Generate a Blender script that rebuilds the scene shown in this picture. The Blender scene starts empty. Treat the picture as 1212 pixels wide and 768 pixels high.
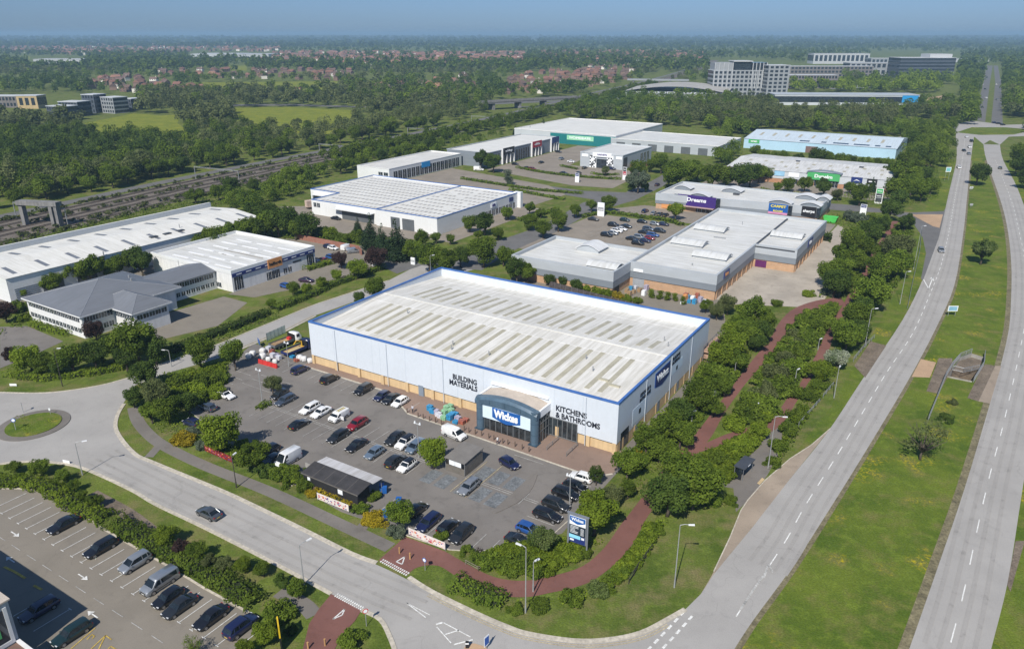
import bpy,bmesh,math,random
import numpy as np
from mathutils import Vector,Matrix
random.seed(7);RNG=np.random.default_rng(11)
scene=bpy.context.scene
COL=scene.collection
PI=math.pi
R=math.radians
FPX,CX,CY,HYP,CAMH=890.0,606.0,384.0,40.0,70.0
PITCH=math.atan2(CY-HYP,FPX)
cam_d=bpy.data.cameras.new('camera');cam=bpy.data.objects.new('camera',cam_d);COL.objects.link(cam)
cam_d.sensor_width=36.0;cam_d.lens=FPX/1212.0*36.0
cam_d.clip_start=0.5;cam_d.clip_end=120000
cam.location=(0,0,CAMH);cam.rotation_euler=(PI/2-PITCH,0,0)
scene.camera=cam
def ray(px,py):
 dx,dy=(px-CX)/FPX,-(py-CY)/FPX
 c,s=math.cos(PITCH),math.sin(PITCH)
 return dx,c+dy*s,-s+dy*c
def G(px,py,z=0.0):
 pass
 X,Y,Z=ray(px,py);t=(z-CAMH)/Z
 return(X*t,Y*t)
def GP(pts,z=0.0):return[G(a,b,z)for a,b in pts]
GA=R(-32.0);UX=(math.cos(GA),math.sin(GA));VX=(-UX[1],UX[0])
O0=G(370,430)
def W(u,v):return(O0[0]+u*UX[0]+v*VX[0],O0[1]+u*UX[1]+v*VX[1])
def UV(x,y):
 x-=O0[0];y-=O0[1]
 return(x*UX[0]+y*UX[1],x*VX[0]+y*VX[1])
def upx(px,py,v0):
 pass
 X,Y,Z=ray(px,py)
 n=VX;d=(O0[0]*n[0]+O0[1]*n[1])+v0
 t=d/(X*n[0]+Y*n[1])
 u,v=UV(X*t,Y*t)
 return u,CAMH+Z*t
def vpx(px,py,u0):
 X,Y,Z=ray(px,py)
 n=UX;d=(O0[0]*n[0]+O0[1]*n[1])+u0
 t=d/(X*n[0]+Y*n[1])
 u,v=UV(X*t,Y*t)
 return v,CAMH+Z*t
SUN_EL,SUN_AZ=R(45),R(201)
w=bpy.data.worlds.new('World');scene.world=w;w.use_nodes=True
nt=w.node_tree;bg=nt.nodes['Background']
sky=nt.nodes.new('ShaderNodeTexSky');sky.sky_type='NISHITA';sky.sun_disc=False
sky.sun_elevation=SUN_EL;sky.sun_rotation=SUN_AZ;sky.altitude=100;sky.air_density=1.0;sky.dust_density=0.15;sky.ozone_density=4.0
tint=nt.nodes.new('ShaderNodeMix');tint.data_type='RGBA';tint.blend_type='MULTIPLY';tint.inputs[0].default_value=1
tcw=nt.nodes.new('ShaderNodeTexCoord');sxw=nt.nodes.new('ShaderNodeSeparateXYZ');nt.links.new(tcw.outputs['Generated'],sxw.inputs[0])
mrw=nt.nodes.new('ShaderNodeMapRange');mrw.inputs[1].default_value=0.0;mrw.inputs[2].default_value=0.30;nt.links.new(sxw.outputs[2],mrw.inputs[0])
gmx=nt.nodes.new('ShaderNodeMix');gmx.data_type='RGBA';gmx.inputs[6].default_value=(0.265,0.40,0.73,1);gmx.inputs[7].default_value=(0.85,0.93,1.0,1)
nt.links.new(mrw.outputs[0],gmx.inputs[0]);nt.links.new(gmx.outputs[2],tint.inputs[7])
nt.links.new(sky.outputs[0],tint.inputs[6]);nt.links.new(tint.outputs[2],bg.inputs[0]);bg.inputs[1].default_value=0.09
sd=bpy.data.lights.new('sun','SUN');sd.energy=4.8;sd.angle=R(0.53);sd.color=(1.0,0.945,0.85)
so=bpy.data.objects.new('sun',sd);COL.objects.link(so)
sv=Vector((math.sin(SUN_AZ)*math.cos(SUN_EL),math.cos(SUN_AZ)*math.cos(SUN_EL),math.sin(SUN_EL)))
so.rotation_euler=(-sv).to_track_quat('-Z','Y').to_euler();so.location=(-60,-80,150)
scene.view_settings.view_transform='Standard';scene.view_settings.look='None'
scene.view_settings.exposure=0.26;scene.view_settings.gamma=1.0;scene.view_settings.use_curve_mapping=False
scene.render.engine='CYCLES'
cy=scene.cycles
cy.max_bounces=5;cy.diffuse_bounces=2;cy.glossy_bounces=2;cy.transmission_bounces=2;cy.volume_bounces=0;cy.transparent_max_bounces=6
cy.use_denoising=True;cy.caustics_reflective=False;cy.caustics_refractive=False
MATS={}
def lin(c):
 return tuple((x/12.92 if x<=0.04045 else((x+0.055)/1.055)**2.4)for x in c)
def hexc(h):return lin((int(h[0:2],16)/255,int(h[2:4],16)/255,int(h[4:6],16)/255))
def newmat(name):
 m=bpy.data.materials.new(name);m.use_nodes=True
 b=m.node_tree.nodes['Principled BSDF']
 return m,m.node_tree,b
def noise_mix(nt,coord,scale,a,b,lo=0.35,hi=0.65,detail=4,rough=0.55):
 n=nt.nodes.new('ShaderNodeTexNoise');n.inputs['Scale'].default_value=scale
 n.inputs['Detail'].default_value=detail;n.inputs['Roughness'].default_value=rough
 nt.links.new(coord,n.inputs['Vector'])
 r=nt.nodes.new('ShaderNodeMapRange');r.inputs[1].default_value=lo;r.inputs[2].default_value=hi
 nt.links.new(n.outputs[0],r.inputs[0])
 mx=nt.nodes.new('ShaderNodeMix');mx.data_type='RGBA'
 nt.links.new(r.outputs[0],mx.inputs[0])
 for k,v in((6,a),(7,b)):
  if isinstance(v,tuple):mx.inputs[k].default_value=(*v[:3],1)
  else:nt.links.new(v,mx.inputs[k])
 return mx.outputs[2]
def mat(name,col,rough=0.6,var=0.12,scale=0.6,metal=0.0,fine=0.0,fscale=9.0,spec=0.4,streak=0.0,bump=0.0,bscale=4.0):
 pass
 if name in MATS:return MATS[name]
 m,nt,b=newmat(name)
 geo=nt.nodes.new('ShaderNodeNewGeometry')
 d=tuple(max(0,c*(1-var))for c in col);l=tuple(min(1,c*(1+var))for c in col)
 c=noise_mix(nt,geo.outputs['Position'],scale,d,l,0.3,0.7)
 if fine:
  c2=noise_mix(nt,geo.outputs['Position'],fscale,(1-fine,)*3,(1+fine,)*3,0.3,0.7,2)
  mu=nt.nodes.new('ShaderNodeMix');mu.data_type='RGBA';mu.blend_type='MULTIPLY';mu.inputs[0].default_value=1
  nt.links.new(c,mu.inputs[6]);nt.links.new(c2,mu.inputs[7]);c=mu.outputs[2]
 if streak:
  mp=nt.nodes.new('ShaderNodeMapping');mp.inputs['Scale'].default_value=(1.4,1.4,0.12)
  nt.links.new(geo.outputs['Position'],mp.inputs['Vector'])
  c3=noise_mix(nt,mp.outputs[0],1.0,(1-streak,)*3,(1.0,)*3,0.35,0.6,3)
  mu=nt.nodes.new('ShaderNodeMix');mu.data_type='RGBA';mu.blend_type='MULTIPLY';mu.inputs[0].default_value=1
  nt.links.new(c,mu.inputs[6]);nt.links.new(c3,mu.inputs[7]);c=mu.outputs[2]
 nt.links.new(c,b.inputs['Base Color'])
 b.inputs['Roughness'].default_value=rough;b.inputs['Metallic'].default_value=metal
 b.inputs['Specular IOR Level'].default_value=spec
 if bump:
  n=nt.nodes.new('ShaderNodeTexNoise');n.inputs['Scale'].default_value=bscale;n.inputs['Detail'].default_value=5
  nt.links.new(geo.outputs['Position'],n.inputs['Vector'])
  bp=nt.nodes.new('ShaderNodeBump');bp.inputs['Strength'].default_value=bump;bp.inputs['Distance'].default_value=0.1
  nt.links.new(n.outputs[0],bp.inputs['Height']);nt.links.new(bp.outputs[0],b.inputs['Normal'])
 MATS[name]=m
 return m
def ribbed(name,col,axis='X',pitch=0.333,depth=0.25,rough=0.45,var=0.07,dirt=0.12,metal=0.0):
 pass
 if name in MATS:return MATS[name]
 m,nt,b=newmat(name)
 tc=nt.nodes.new('ShaderNodeTexCoord');geo=nt.nodes.new('ShaderNodeNewGeometry')
 sp=nt.nodes.new('ShaderNodeSeparateXYZ');nt.links.new(tc.outputs['Object'],sp.inputs[0])
 mt=nt.nodes.new('ShaderNodeMath');mt.operation='MULTIPLY';mt.inputs[1].default_value=2*PI/pitch
 nt.links.new(sp.outputs[axis],mt.inputs[0])
 sn=nt.nodes.new('ShaderNodeMath');sn.operation='SINE';nt.links.new(mt.outputs[0],sn.inputs[0])
 pw=nt.nodes.new('ShaderNodeMapRange');pw.inputs[1].default_value=0.5;pw.inputs[2].default_value=1.0
 nt.links.new(sn.outputs[0],pw.inputs[0])
 bp=nt.nodes.new('ShaderNodeBump');bp.inputs['Strength'].default_value=depth;bp.inputs['Distance'].default_value=0.05
 nt.links.new(pw.outputs[0],bp.inputs['Height']);nt.links.new(bp.outputs[0],b.inputs['Normal'])
 d=tuple(c*(1-var)for c in col);l=tuple(min(1,c*(1+var))for c in col)
 c=noise_mix(nt,geo.outputs['Position'],0.12,d,l,0.3,0.7)
 mp=nt.nodes.new('ShaderNodeMapping');mp.inputs['Scale'].default_value=(0.9,0.07,0.5)if axis=='X' else(0.07,0.9,0.5)
 nt.links.new(tc.outputs['Object'],mp.inputs['Vector'])
 c3=noise_mix(nt,mp.outputs[0],1.6,(1-dirt,1-dirt*1.05,1-dirt*1.2),(1.0,)*3,0.3,0.62,5)
 mu=nt.nodes.new('ShaderNodeMix');mu.data_type='RGBA';mu.blend_type='MULTIPLY';mu.inputs[0].default_value=1
 nt.links.new(c,mu.inputs[6]);nt.links.new(c3,mu.inputs[7])
 nt.links.new(mu.outputs[2],b.inputs['Base Color'])
 b.inputs['Roughness'].default_value=rough;b.inputs['Metallic'].default_value=metal;b.inputs['Specular IOR Level'].default_value=0.35
 MATS[name]=m
 return m
def brick(name,col,mortar,sx=0.24,sy=0.085):
 if name in MATS:return MATS[name]
 m,nt,b=newmat(name)
 tc=nt.nodes.new('ShaderNodeTexCoord');geo=nt.nodes.new('ShaderNodeNewGeometry')
 sp=nt.nodes.new('ShaderNodeSeparateXYZ');nt.links.new(tc.outputs['Object'],sp.inputs[0])
 ad=nt.nodes.new('ShaderNodeMath');nt.links.new(sp.outputs[0],ad.inputs[0]);nt.links.new(sp.outputs[1],ad.inputs[1])
 cb=nt.nodes.new('ShaderNodeCombineXYZ');nt.links.new(ad.outputs[0],cb.inputs[0]);nt.links.new(sp.outputs[2],cb.inputs[1])
 br=nt.nodes.new('ShaderNodeTexBrick');br.inputs['Scale'].default_value=1.0
 br.inputs['Brick Width'].default_value=sx;br.inputs['Row Height'].default_value=sy;br.inputs['Mortar Size'].default_value=0.008
 br.inputs['Color1'].default_value=(*[c*0.85 for c in col],1);br.inputs['Color2'].default_value=(*[c*1.12 for c in col],1)
 br.inputs['Mortar'].default_value=(*mortar,1)
 nt.links.new(cb.outputs[0],br.inputs['Vector'])
 c3=noise_mix(nt,geo.outputs['Position'],0.5,(0.85,)*3,(1.08,)*3,0.3,0.7)
 mu=nt.nodes.new('ShaderNodeMix');mu.data_type='RGBA';mu.blend_type='MULTIPLY';mu.inputs[0].default_value=1
 nt.links.new(br.outputs[0],mu.inputs[6]);nt.links.new(c3,mu.inputs[7]);nt.links.new(mu.outputs[2],b.inputs['Base Color'])
 b.inputs['Roughness'].default_value=0.85
 MATS[name]=m
 return m
def glass(name,col=(0.012,0.016,0.02),rough=0.06):
 if name in MATS:return MATS[name]
 m,nt,b=newmat(name)
 geo=nt.nodes.new('ShaderNodeNewGeometry')
 c=noise_mix(nt,geo.outputs['Position'],0.7,tuple(x*0.6 for x in col),tuple(x*1.9 for x in col),0.35,0.65,3)
 nt.links.new(c,b.inputs['Base Color']);b.inputs['Roughness'].default_value=rough;b.inputs['Specular IOR Level'].default_value=0.6
 MATS[name]=m
 return m
def paint(name,col,rough=0.3,metal=0.0,coat=0.6):
 if name in MATS:return MATS[name]
 m,nt,b=newmat(name)
 geo=nt.nodes.new('ShaderNodeNewGeometry')
 c=noise_mix(nt,geo.outputs['Position'],1.3,tuple(x*0.9 for x in col),tuple(min(1,x*1.08)for x in col),0.3,0.7,3)
 nt.links.new(c,b.inputs['Base Color'])
 b.inputs['Roughness'].default_value=rough;b.inputs['Metallic'].default_value=metal;b.inputs['Coat Weight'].default_value=coat;b.inputs['Coat Roughness'].default_value=0.09
 MATS[name]=m
 return m
class MB:
 def __init__(s):s.v=[];s.f=[];s.m=[]
 def add(s,vs,fs,mi=0):
  o=len(s.v);s.v+=[tuple(p)for p in vs];s.f+=[tuple(i+o for i in f)for f in fs];s.m+=[mi]*len(fs);return s
 def box(s,x0,x1,y0,y1,z0,z1,mi=0):
  return s.add([(x0,y0,z0),(x1,y0,z0),(x1,y1,z0),(x0,y1,z0),(x0,y0,z1),(x1,y0,z1),(x1,y1,z1),(x0,y1,z1)],[(0,3,2,1),(4,5,6,7),(0,1,5,4),(1,2,6,5),(2,3,7,6),(3,0,4,7)],mi)
 def rbox(s,cx,cy,z0,z1,sx,sy,a,mi=0):
  c,n=math.cos(a),math.sin(a)
  P=[(cx+x*c-y*n,cy+x*n+y*c)for x,y in((-sx/2,-sy/2),(sx/2,-sy/2),(sx/2,sy/2),(-sx/2,sy/2))]
  return s.prism(P,z0,z1,mi)
 def prism(s,poly,z0,z1,mi=0,cap=True,floor=True):
  a=sum(poly[i][0]*poly[(i+1)%len(poly)][1]-poly[(i+1)%len(poly)][0]*poly[i][1]for i in range(len(poly)))
  if a<0:poly=poly[::-1]
  n=len(poly)
  vs=[(x,y,z0)for x,y in poly]+[(x,y,z1)for x,y in poly]
  fs=[(i,(i+1)%n,n+(i+1)%n,n+i)for i in range(n)]
  if cap:fs.append(tuple(range(n,2*n)))
  if floor:fs.append(tuple(range(n-1,-1,-1)))
  return s.add(vs,fs,mi)
 def sheet(s,poly,z,mi=0):
  a=sum(poly[i][0]*poly[(i+1)%len(poly)][1]-poly[(i+1)%len(poly)][0]*poly[i][1]for i in range(len(poly)))
  if a<0:poly=poly[::-1]
  return s.add([(x,y,z)for x,y in poly],[tuple(range(len(poly)))],mi)
 def tube(s,pts,r,n=6,mi=0,r1=None,cap=True):
  pts=[Vector(p)for p in pts];m=len(pts);r1=r if r1 is None else r1
  vs=[]
  for i,p in enumerate(pts):
   t=(pts[min(i+1,m-1)]-pts[max(i-1,0)]).normalized()
   up=Vector((0,0,1))if abs(t.z)<0.9 else Vector((1,0,0))
   a=t.cross(up).normalized();b=t.cross(a)
   rr=r+(r1-r)*i/max(1,m-1)
   for k in range(n):
    th=2*PI*k/n;vs.append(p+a*(math.cos(th)*rr)+b*(math.sin(th)*rr))
  fs=[(i*n+k,i*n+(k+1)%n,(i+1)*n+(k+1)%n,(i+1)*n+k)for i in range(m-1)for k in range(n)]
  if cap:fs+=[tuple(range(n-1,-1,-1)),tuple((m-1)*n+k for k in range(n))]
  return s.add(vs,fs,mi)
 def cyl(s,x,y,z0,z1,r,n=12,mi=0,r1=None):return s.tube([(x,y,z0),(x,y,z1)],r,n,mi,r1)
 def wheel(s,x,y,z,r,wd,n=14,mi=0):
  return s.tube([(x,y-wd/2,z),(x,y+wd/2,z)],r,n,mi)
 def strip(s,pts,wd,z,mi=0):
  L,Rr=offset(pts,wd/2),offset(pts,-wd/2)
  n=len(pts)
  return s.add([(x,y,z)for x,y in L]+[(x,y,z)for x,y in Rr],[(i,n+i,n+i+1,i+1)for i in range(n-1)],mi)
 def ridge(s,pts,wd,z0,z1,mi=0):
  pass
  L,Rr=offset(pts,wd/2),offset(pts,-wd/2);n=len(pts)
  vs=[(x,y,z0)for x,y in L]+[(x,y,z1)for x,y in L]+[(x,y,z1)for x,y in Rr]+[(x,y,z0)for x,y in Rr]
  fs=[]
  for i in range(n-1):
   for k in range(3):fs.append((k*n+i,(k+1)*n+i,(k+1)*n+i+1,k*n+i+1))
  fs+=[(0,n,2*n,3*n),(4*n-1,3*n-1,2*n-1,n-1)]
  return s.add(vs,fs,mi)
 def comb(s,L,n,wd,z0,zt,z1,y0,y1):
  pass
  P=[(L,z1),(0,z1)]
  for k in range(n):x=(L-wd)*k/(n-1);P+=([(x,zt)]if k else[])+[(x,z0),(x+wd,z0)]+([(x+wd,zt)]if k<n-1 else[])
  m=len(P);return s.add([(x,y0,z)for x,z in P]+[(x,y1,z)for x,z in P],[tuple(range(m)),tuple(range(2*m-1,m-1,-1))]+[(i,m+i,m+(i+1)%m,(i+1)%m)for i in range(m)])
 def xf(s,M):
  s.v=[tuple(M@Vector(p))for p in s.v];return s
 def mesh(s,name,mats,smooth=False):
  me=bpy.data.meshes.new(name);me.from_pydata(s.v,[],s.f)
  for m in mats:me.materials.append(m)
  if any(s.m):me.polygons.foreach_set('material_index',s.m)
  if smooth:me.polygons.foreach_set('use_smooth',[True]*len(s.f))
  me.update();return me
 def build(s,name,mats,parent=None,smooth=False,label=None):
  if not isinstance(mats,(list,tuple)):mats=[mats]
  o=bpy.data.objects.new(name,s.mesh(name,mats,smooth));COL.objects.link(o)
  if parent is not None:o.parent=parent
  if label:o['label']=label
  return o
def each(name,mt,parent,boxes):
 for q in boxes[:100]:MB().box(*q).build(name,mt,parent)
 b=MB()
 for q in boxes[100:]:b.box(*q)
 if b.v:b.build(name,mt,parent)['kind']='stuff'
def offset(pts,d):
 out=[];n=len(pts)
 for i in range(n):
  a=Vector(pts[max(i-1,0)]);b=Vector(pts[i]);c=Vector(pts[min(i+1,n-1)])
  t1=(b-a).normalized()if(b-a).length>1e-6 else(c-b).normalized()
  t2=(c-b).normalized()if(c-b).length>1e-6 else t1
  n1=Vector((-t1.y,t1.x));n2=Vector((-t2.y,t2.x));m=(n1+n2)
  m=m.normalized()if m.length>1e-4 else n1
  k=d/max(0.5,m.dot(n1));out.append((b.x+m.x*k,b.y+m.y*k))
 return out
def curve(pts,n=5):
 pass
 P=[pts[0]]+list(pts)+[pts[-1]];out=[]
 for i in range(1,len(P)-2):
  p0,p1,p2,p3=(np.array(P[i+k-1],float)for k in range(4))
  for k in range(n):
   t=k/n
   out.append(tuple(0.5*((2*p1)+(-p0+p2)*t+(2*p0-5*p1+4*p2-p3)*t*t+(-p0+3*p1-3*p2+p3)*t**3)))
 out.append(tuple(pts[-1]));return out
def tag(o,label,cat,group=None):
 o['label']=label;o['category']=cat
 if group:o['group']=group
 return o
def structure(o,kind='structure'):o['kind']=kind;return o
def empty(name,loc,rz=0.0,label=None,cat=None,group=None):
 o=bpy.data.objects.new(name,None);COL.objects.link(o);o.empty_display_size=0.5
 o.location=(loc[0],loc[1],loc[2]if len(loc)>2 else 0.0);o.rotation_euler=(0,0,rz)
 if label:tag(o,label,cat,group)
 return o
def kids(o):return[c for c in COL.objects if c.parent==o]
KIDS={}
def copy_tree(o,parent=None):
 if o.name not in KIDS:KIDS[o.name]=list(o.children)
 c=o.copy();COL.objects.link(c)
 if parent is not None:c.parent=parent
 for ch in KIDS[o.name]:copy_tree(ch,c)
 return c
TXT={}
def text_obj(s,size,mt,parent,loc,rot,name='lettering',bold=0.02,ext=0.03,align='CENTER',wfit=None,spacing=1.0,shear=0.0):
 key=(s,size,bold,ext,align,spacing,shear)
 if key not in TXT:
  cu=bpy.data.curves.new('txt','FONT');cu.body=s;cu.size=size;cu.extrude=ext;cu.offset=bold*size;cu.align_x=align;cu.align_y='CENTER'
  cu.space_character=spacing;cu.shear=shear;cu.resolution_u=3
  to=bpy.data.objects.new('txt',cu);COL.objects.link(to)
  dg=bpy.context.evaluated_depsgraph_get();dg.update()
  me=bpy.data.meshes.new_from_object(to.evaluated_get(dg));me.name=name
  COL.objects.unlink(to);bpy.data.objects.remove(to);TXT[key]=me
 me=TXT[key].copy();me.materials.clear();me.materials.append(mt)
 o=bpy.data.objects.new(name,me);COL.objects.link(o);o.parent=parent;o.location=loc;o.rotation_euler=rot
 if wfit:
  xs=[v.co.x for v in me.vertices];k=wfit/max(1e-3,max(xs)-min(xs));o.scale=(k,o.scale[1],1)
 return o
FRONT=(PI/2,0,0)
EAST=(PI/2,0,PI/2)
def grass_mat(name,g1,g2,dry,flowers=0.0,dryness=0.5):
 m,nt,b=newmat(name);geo=nt.nodes.new('ShaderNodeNewGeometry');P=geo.outputs['Position']
 c=noise_mix(nt,P,0.09,g1,g2,0.38,0.62,5)
 c=noise_mix(nt,P,0.55,c,tuple(x*1.3 for x in g2),0.5,0.75,5,0.65)
 c=noise_mix(nt,P,0.22,c,dry,dryness,dryness+0.22,5,0.65)
 n2=noise_mix(nt,P,3.5,(0.72,)*3,(1.25,)*3,0.3,0.7,3,0.7)
 mu=nt.nodes.new('ShaderNodeMix');mu.data_type='RGBA';mu.blend_type='MULTIPLY';mu.inputs[0].default_value=1
 nt.links.new(c,mu.inputs[6]);nt.links.new(n2,mu.inputs[7]);c=mu.outputs[2]
 if flowers:
  a=nt.nodes.new('ShaderNodeTexNoise');a.inputs['Scale'].default_value=0.11;a.inputs['Detail'].default_value=2
  f=nt.nodes.new('ShaderNodeTexNoise');f.inputs['Scale'].default_value=1.6;f.inputs['Detail'].default_value=3;f.inputs['Roughness'].default_value=0.75
  nt.links.new(P,a.inputs['Vector']);nt.links.new(P,f.inputs['Vector'])
  ra=nt.nodes.new('ShaderNodeMapRange');ra.inputs[1].default_value=0.56;ra.inputs[2].default_value=0.68;nt.links.new(a.outputs[0],ra.inputs[0])
  rf=nt.nodes.new('ShaderNodeMapRange');rf.inputs[1].default_value=0.5;rf.inputs[2].default_value=0.66;nt.links.new(f.outputs[0],rf.inputs[0])
  ml=nt.nodes.new('ShaderNodeMath');ml.operation='MULTIPLY';nt.links.new(ra.outputs[0],ml.inputs[0]);nt.links.new(rf.outputs[0],ml.inputs[1])
  m2=nt.nodes.new('ShaderNodeMath');m2.operation='MULTIPLY';m2.inputs[1].default_value=flowers;nt.links.new(ml.outputs[0],m2.inputs[0])
  mx=nt.nodes.new('ShaderNodeMix');mx.data_type='RGBA';nt.links.new(m2.outputs[0],mx.inputs[0]);nt.links.new(c,mx.inputs[6]);mx.inputs[7].default_value=(0.42,0.34,0.01,1);c=mx.outputs[2]
 nt.links.new(c,b.inputs['Base Color']);b.inputs['Roughness'].default_value=0.95;b.inputs['Specular IOR Level'].default_value=0.1
 n=nt.nodes.new('ShaderNodeTexNoise');n.inputs['Scale'].default_value=4.0;n.inputs['Detail'].default_value=4;nt.links.new(P,n.inputs['Vector'])
 bp=nt.nodes.new('ShaderNodeBump');bp.inputs['Strength'].default_value=0.6;bp.inputs['Distance'].default_value=0.15
 nt.links.new(n.outputs[0],bp.inputs['Height']);nt.links.new(bp.outputs[0],b.inputs['Normal'])
 return m
M_GRASS=grass_mat('grass',(0.066,0.100,0.016),(0.112,0.145,0.027),(0.165,0.148,0.062),0.0,0.46)
M_VERGE=grass_mat('verge_grass',(0.066,0.106,0.014),(0.113,0.150,0.021),(0.150,0.146,0.046),0.9,0.49)
M_FIELD=grass_mat('field_grass',(0.130,0.160,0.020),(0.18,0.20,0.026),(0.22,0.19,0.04),0.7,0.55)
def asphalt(name,col,stain=0.22,patch=0.1,tracks=True):
 m,nt,b=newmat(name);geo=nt.nodes.new('ShaderNodeNewGeometry');P=geo.outputs['Position']
 c=noise_mix(nt,P,0.13,tuple(x*(1-patch)for x in col),tuple(x*(1+patch)for x in col),0.35,0.65,4)
 c2=noise_mix(nt,P,0.5,(1-stain,)*3,(1.0,)*3,0.26,0.46,6,0.62)
 mu=nt.nodes.new('ShaderNodeMix');mu.data_type='RGBA';mu.blend_type='MULTIPLY';mu.inputs[0].default_value=1
 nt.links.new(c,mu.inputs[6]);nt.links.new(c2,mu.inputs[7])
 c3=noise_mix(nt,P,9.0,(0.93,)*3,(1.07,)*3,0.3,0.7,3)
 m2=nt.nodes.new('ShaderNodeMix');m2.data_type='RGBA';m2.blend_type='MULTIPLY';m2.inputs[0].default_value=1
 nt.links.new(mu.outputs[2],m2.inputs[6]);nt.links.new(c3,m2.inputs[7]);c=m2.outputs[2]
 v=nt.nodes.new('ShaderNodeTexVoronoi');v.feature='DISTANCE_TO_EDGE';v.inputs['Scale'].default_value=0.06
 dn=nt.nodes.new('ShaderNodeTexNoise');dn.inputs['Scale'].default_value=0.25;nt.links.new(P,dn.inputs['Vector'])
 vm=nt.nodes.new('ShaderNodeVectorMath');vm.operation='MULTIPLY_ADD';vm.inputs[1].default_value=(5,5,0);nt.links.new(dn.outputs[1],vm.inputs[0]);nt.links.new(P,vm.inputs[2])
 nt.links.new(vm.outputs[0],v.inputs['Vector'])
 r=nt.nodes.new('ShaderNodeMapRange');r.inputs[1].default_value=0.0;r.inputs[2].default_value=0.004;r.inputs[3].default_value=0.9;r.inputs[4].default_value=1.0
 nt.links.new(v.outputs['Distance'],r.inputs[0])
 m3=nt.nodes.new('ShaderNodeMix');m3.data_type='RGBA';m3.blend_type='MULTIPLY';m3.inputs[0].default_value=1
 nt.links.new(c,m3.inputs[6]);nt.links.new(r.outputs[0],m3.inputs[7]);c=m3.outputs[2]
 nt.links.new(c,b.inputs['Base Color']);b.inputs['Roughness'].default_value=0.85;b.inputs['Specular IOR Level'].default_value=0.25
 return m
M_ROAD=asphalt('worn_road',(0.325,0.312,0.296),0.12,0.06)
M_ROADD=asphalt('estate_road',(0.135,0.132,0.130),0.2,0.1)
M_LOT=asphalt('car_park_asphalt',(0.172,0.158,0.145),0.28,0.1)
M_LOT2=asphalt('car_park_asphalt_warm',(0.205,0.183,0.152),0.15,0.07)
M_LOT3=asphalt('car_park_asphalt_pale',(0.235,0.205,0.170),0.2,0.1)
M_YARD=asphalt('concrete_yard',(0.36,0.32,0.27),0.3,0.12)
M_PATH=asphalt('footpath_asphalt',(0.165,0.150,0.135),0.2,0.1)
M_RED=asphalt('red_path_surface',(0.175,0.082,0.068),0.2,0.12)
M_TAN=asphalt('tan_paving',(0.40,0.275,0.175),0.2,0.1)
M_DIRT=mat('bare_soil',(0.150,0.120,0.090),0.95,0.3,0.4,fine=0.3,fscale=3)
M_BAYCONC=asphalt('lay_by_concrete',(0.30,0.245,0.19),0.3,0.12)
M_BALLAST=mat('track_ballast',(0.135,0.115,0.095),0.95,0.25,0.15,fine=0.35,fscale=2)
M_BRICKPAVE=asphalt('block_paving',(0.225,0.160,0.128),0.2,0.08)
M_KERB=mat('kerb_concrete',(0.44,0.40,0.33),0.9,0.15,0.4,fine=0.2,fscale=2)
M_WHITE=mat('road_paint_white',(0.62,0.62,0.60),0.8,0.12,0.8,fine=0.25,fscale=5)
M_FADED=mat('road_paint_faded',(0.36,0.355,0.34),0.85,0.3,0.7,fine=0.3,fscale=4)
M_YELLOW=mat('road_paint_yellow',(0.48,0.34,0.07),0.85,0.25,0.8,fine=0.3,fscale=4)
M_YFADE=mat('road_paint_yellow_faded',(0.38,0.32,0.20),0.85,0.25,0.8,fine=0.3,fscale=4)
M_BLUEBAY=mat('blue_bay_paint',(0.140,0.150,0.158),0.85,0.3,0.8,fine=0.3,fscale=3)
from mathutils.geometry import tessellate_polygon
WELL=[(1127,437.5),(1121,446.5),(1150,452.5),(1160,436),(1164,424),(1150,420),(1136,425)]
WELLG=GP(WELL)
S=60000
outer=[(-S,-400),(S,-400),(S,S),(-S,S)]
polys=[[Vector((x,y,0))for x,y in outer],[Vector((x,y,0))for x,y in WELLG]]
flat=[p for q in polys for p in q]
g=MB();tris=tessellate_polygon(polys)
fl=[]
for t in tris:
 a,b_,c_=(flat[i]for i in t)
 fl.append(tuple(t)if(b_-a).cross(c_-a).z>0 else tuple(t[::-1]))
g.add([tuple(p)for p in flat],fl)
structure(g.build('ground',M_GRASS))
NSH=[0]
def sheet(name,pts,z,mt,px=True,kind='structure'):
 P=GP(pts)if px else pts
 NSH[0]+=1;z+=NSH[0]*0.0004
 o=MB().sheet(P,z).build(name,mt);o['kind']=kind;return o
Z1,Z2,Z3,Z4=0.02,0.055,0.085,0.1
med_l=[(1149,190),(1144,240),(1140,277),(1129.5,338),(1107,390),(1076.7,447),(1039.8,509),(996,580),(939.5,668),(892,733),(869,768),(840,810)]
med_r=[(1167.7,190),(1185,240),(1193,274),(1197,314),(1196.7,353.6),(1194,390),(1185,430),(1171.7,477.6),(1141,580),(1111,668),(1076,768),(1058,815)]
vg=[(1153,161),(1164,171)]+med_r+med_l[::-1]
ov=GP(vg)
polys=[[Vector((x,y,0))for x,y in ov],[Vector((x,y,0))for x,y in WELLG]]
flat=[p for q in polys for p in q];tris=tessellate_polygon(polys);fl=[]
for t in tris:
 a,b_,c_=(flat[i]for i in t)
 fl.append(tuple(t)if(b_-a).cross(c_-a).z>0 else tuple(t[::-1]))
structure(MB().add([(p.x,p.y,0.008)for p in flat],fl).build('verge_grass',M_VERGE))
far_l=[(1132,190),(1121.5,240),(1111,280),(1092.5,330),(1067.5,380),(1021,448.6),(979,512),(934,568),(892,622),(845,679),(829.6,702.6),(811,721)]
sheet('verge_grass',[(1187.5,190),(1204.7,224),(1224,280),(1236,340),(1236,390),(1228,470),(1210,580),(1193,687),(1173,768),(1162,815),(1260,815),(1400,560),(1400,300),(1300,215)],0.008,M_VERGE)
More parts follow.
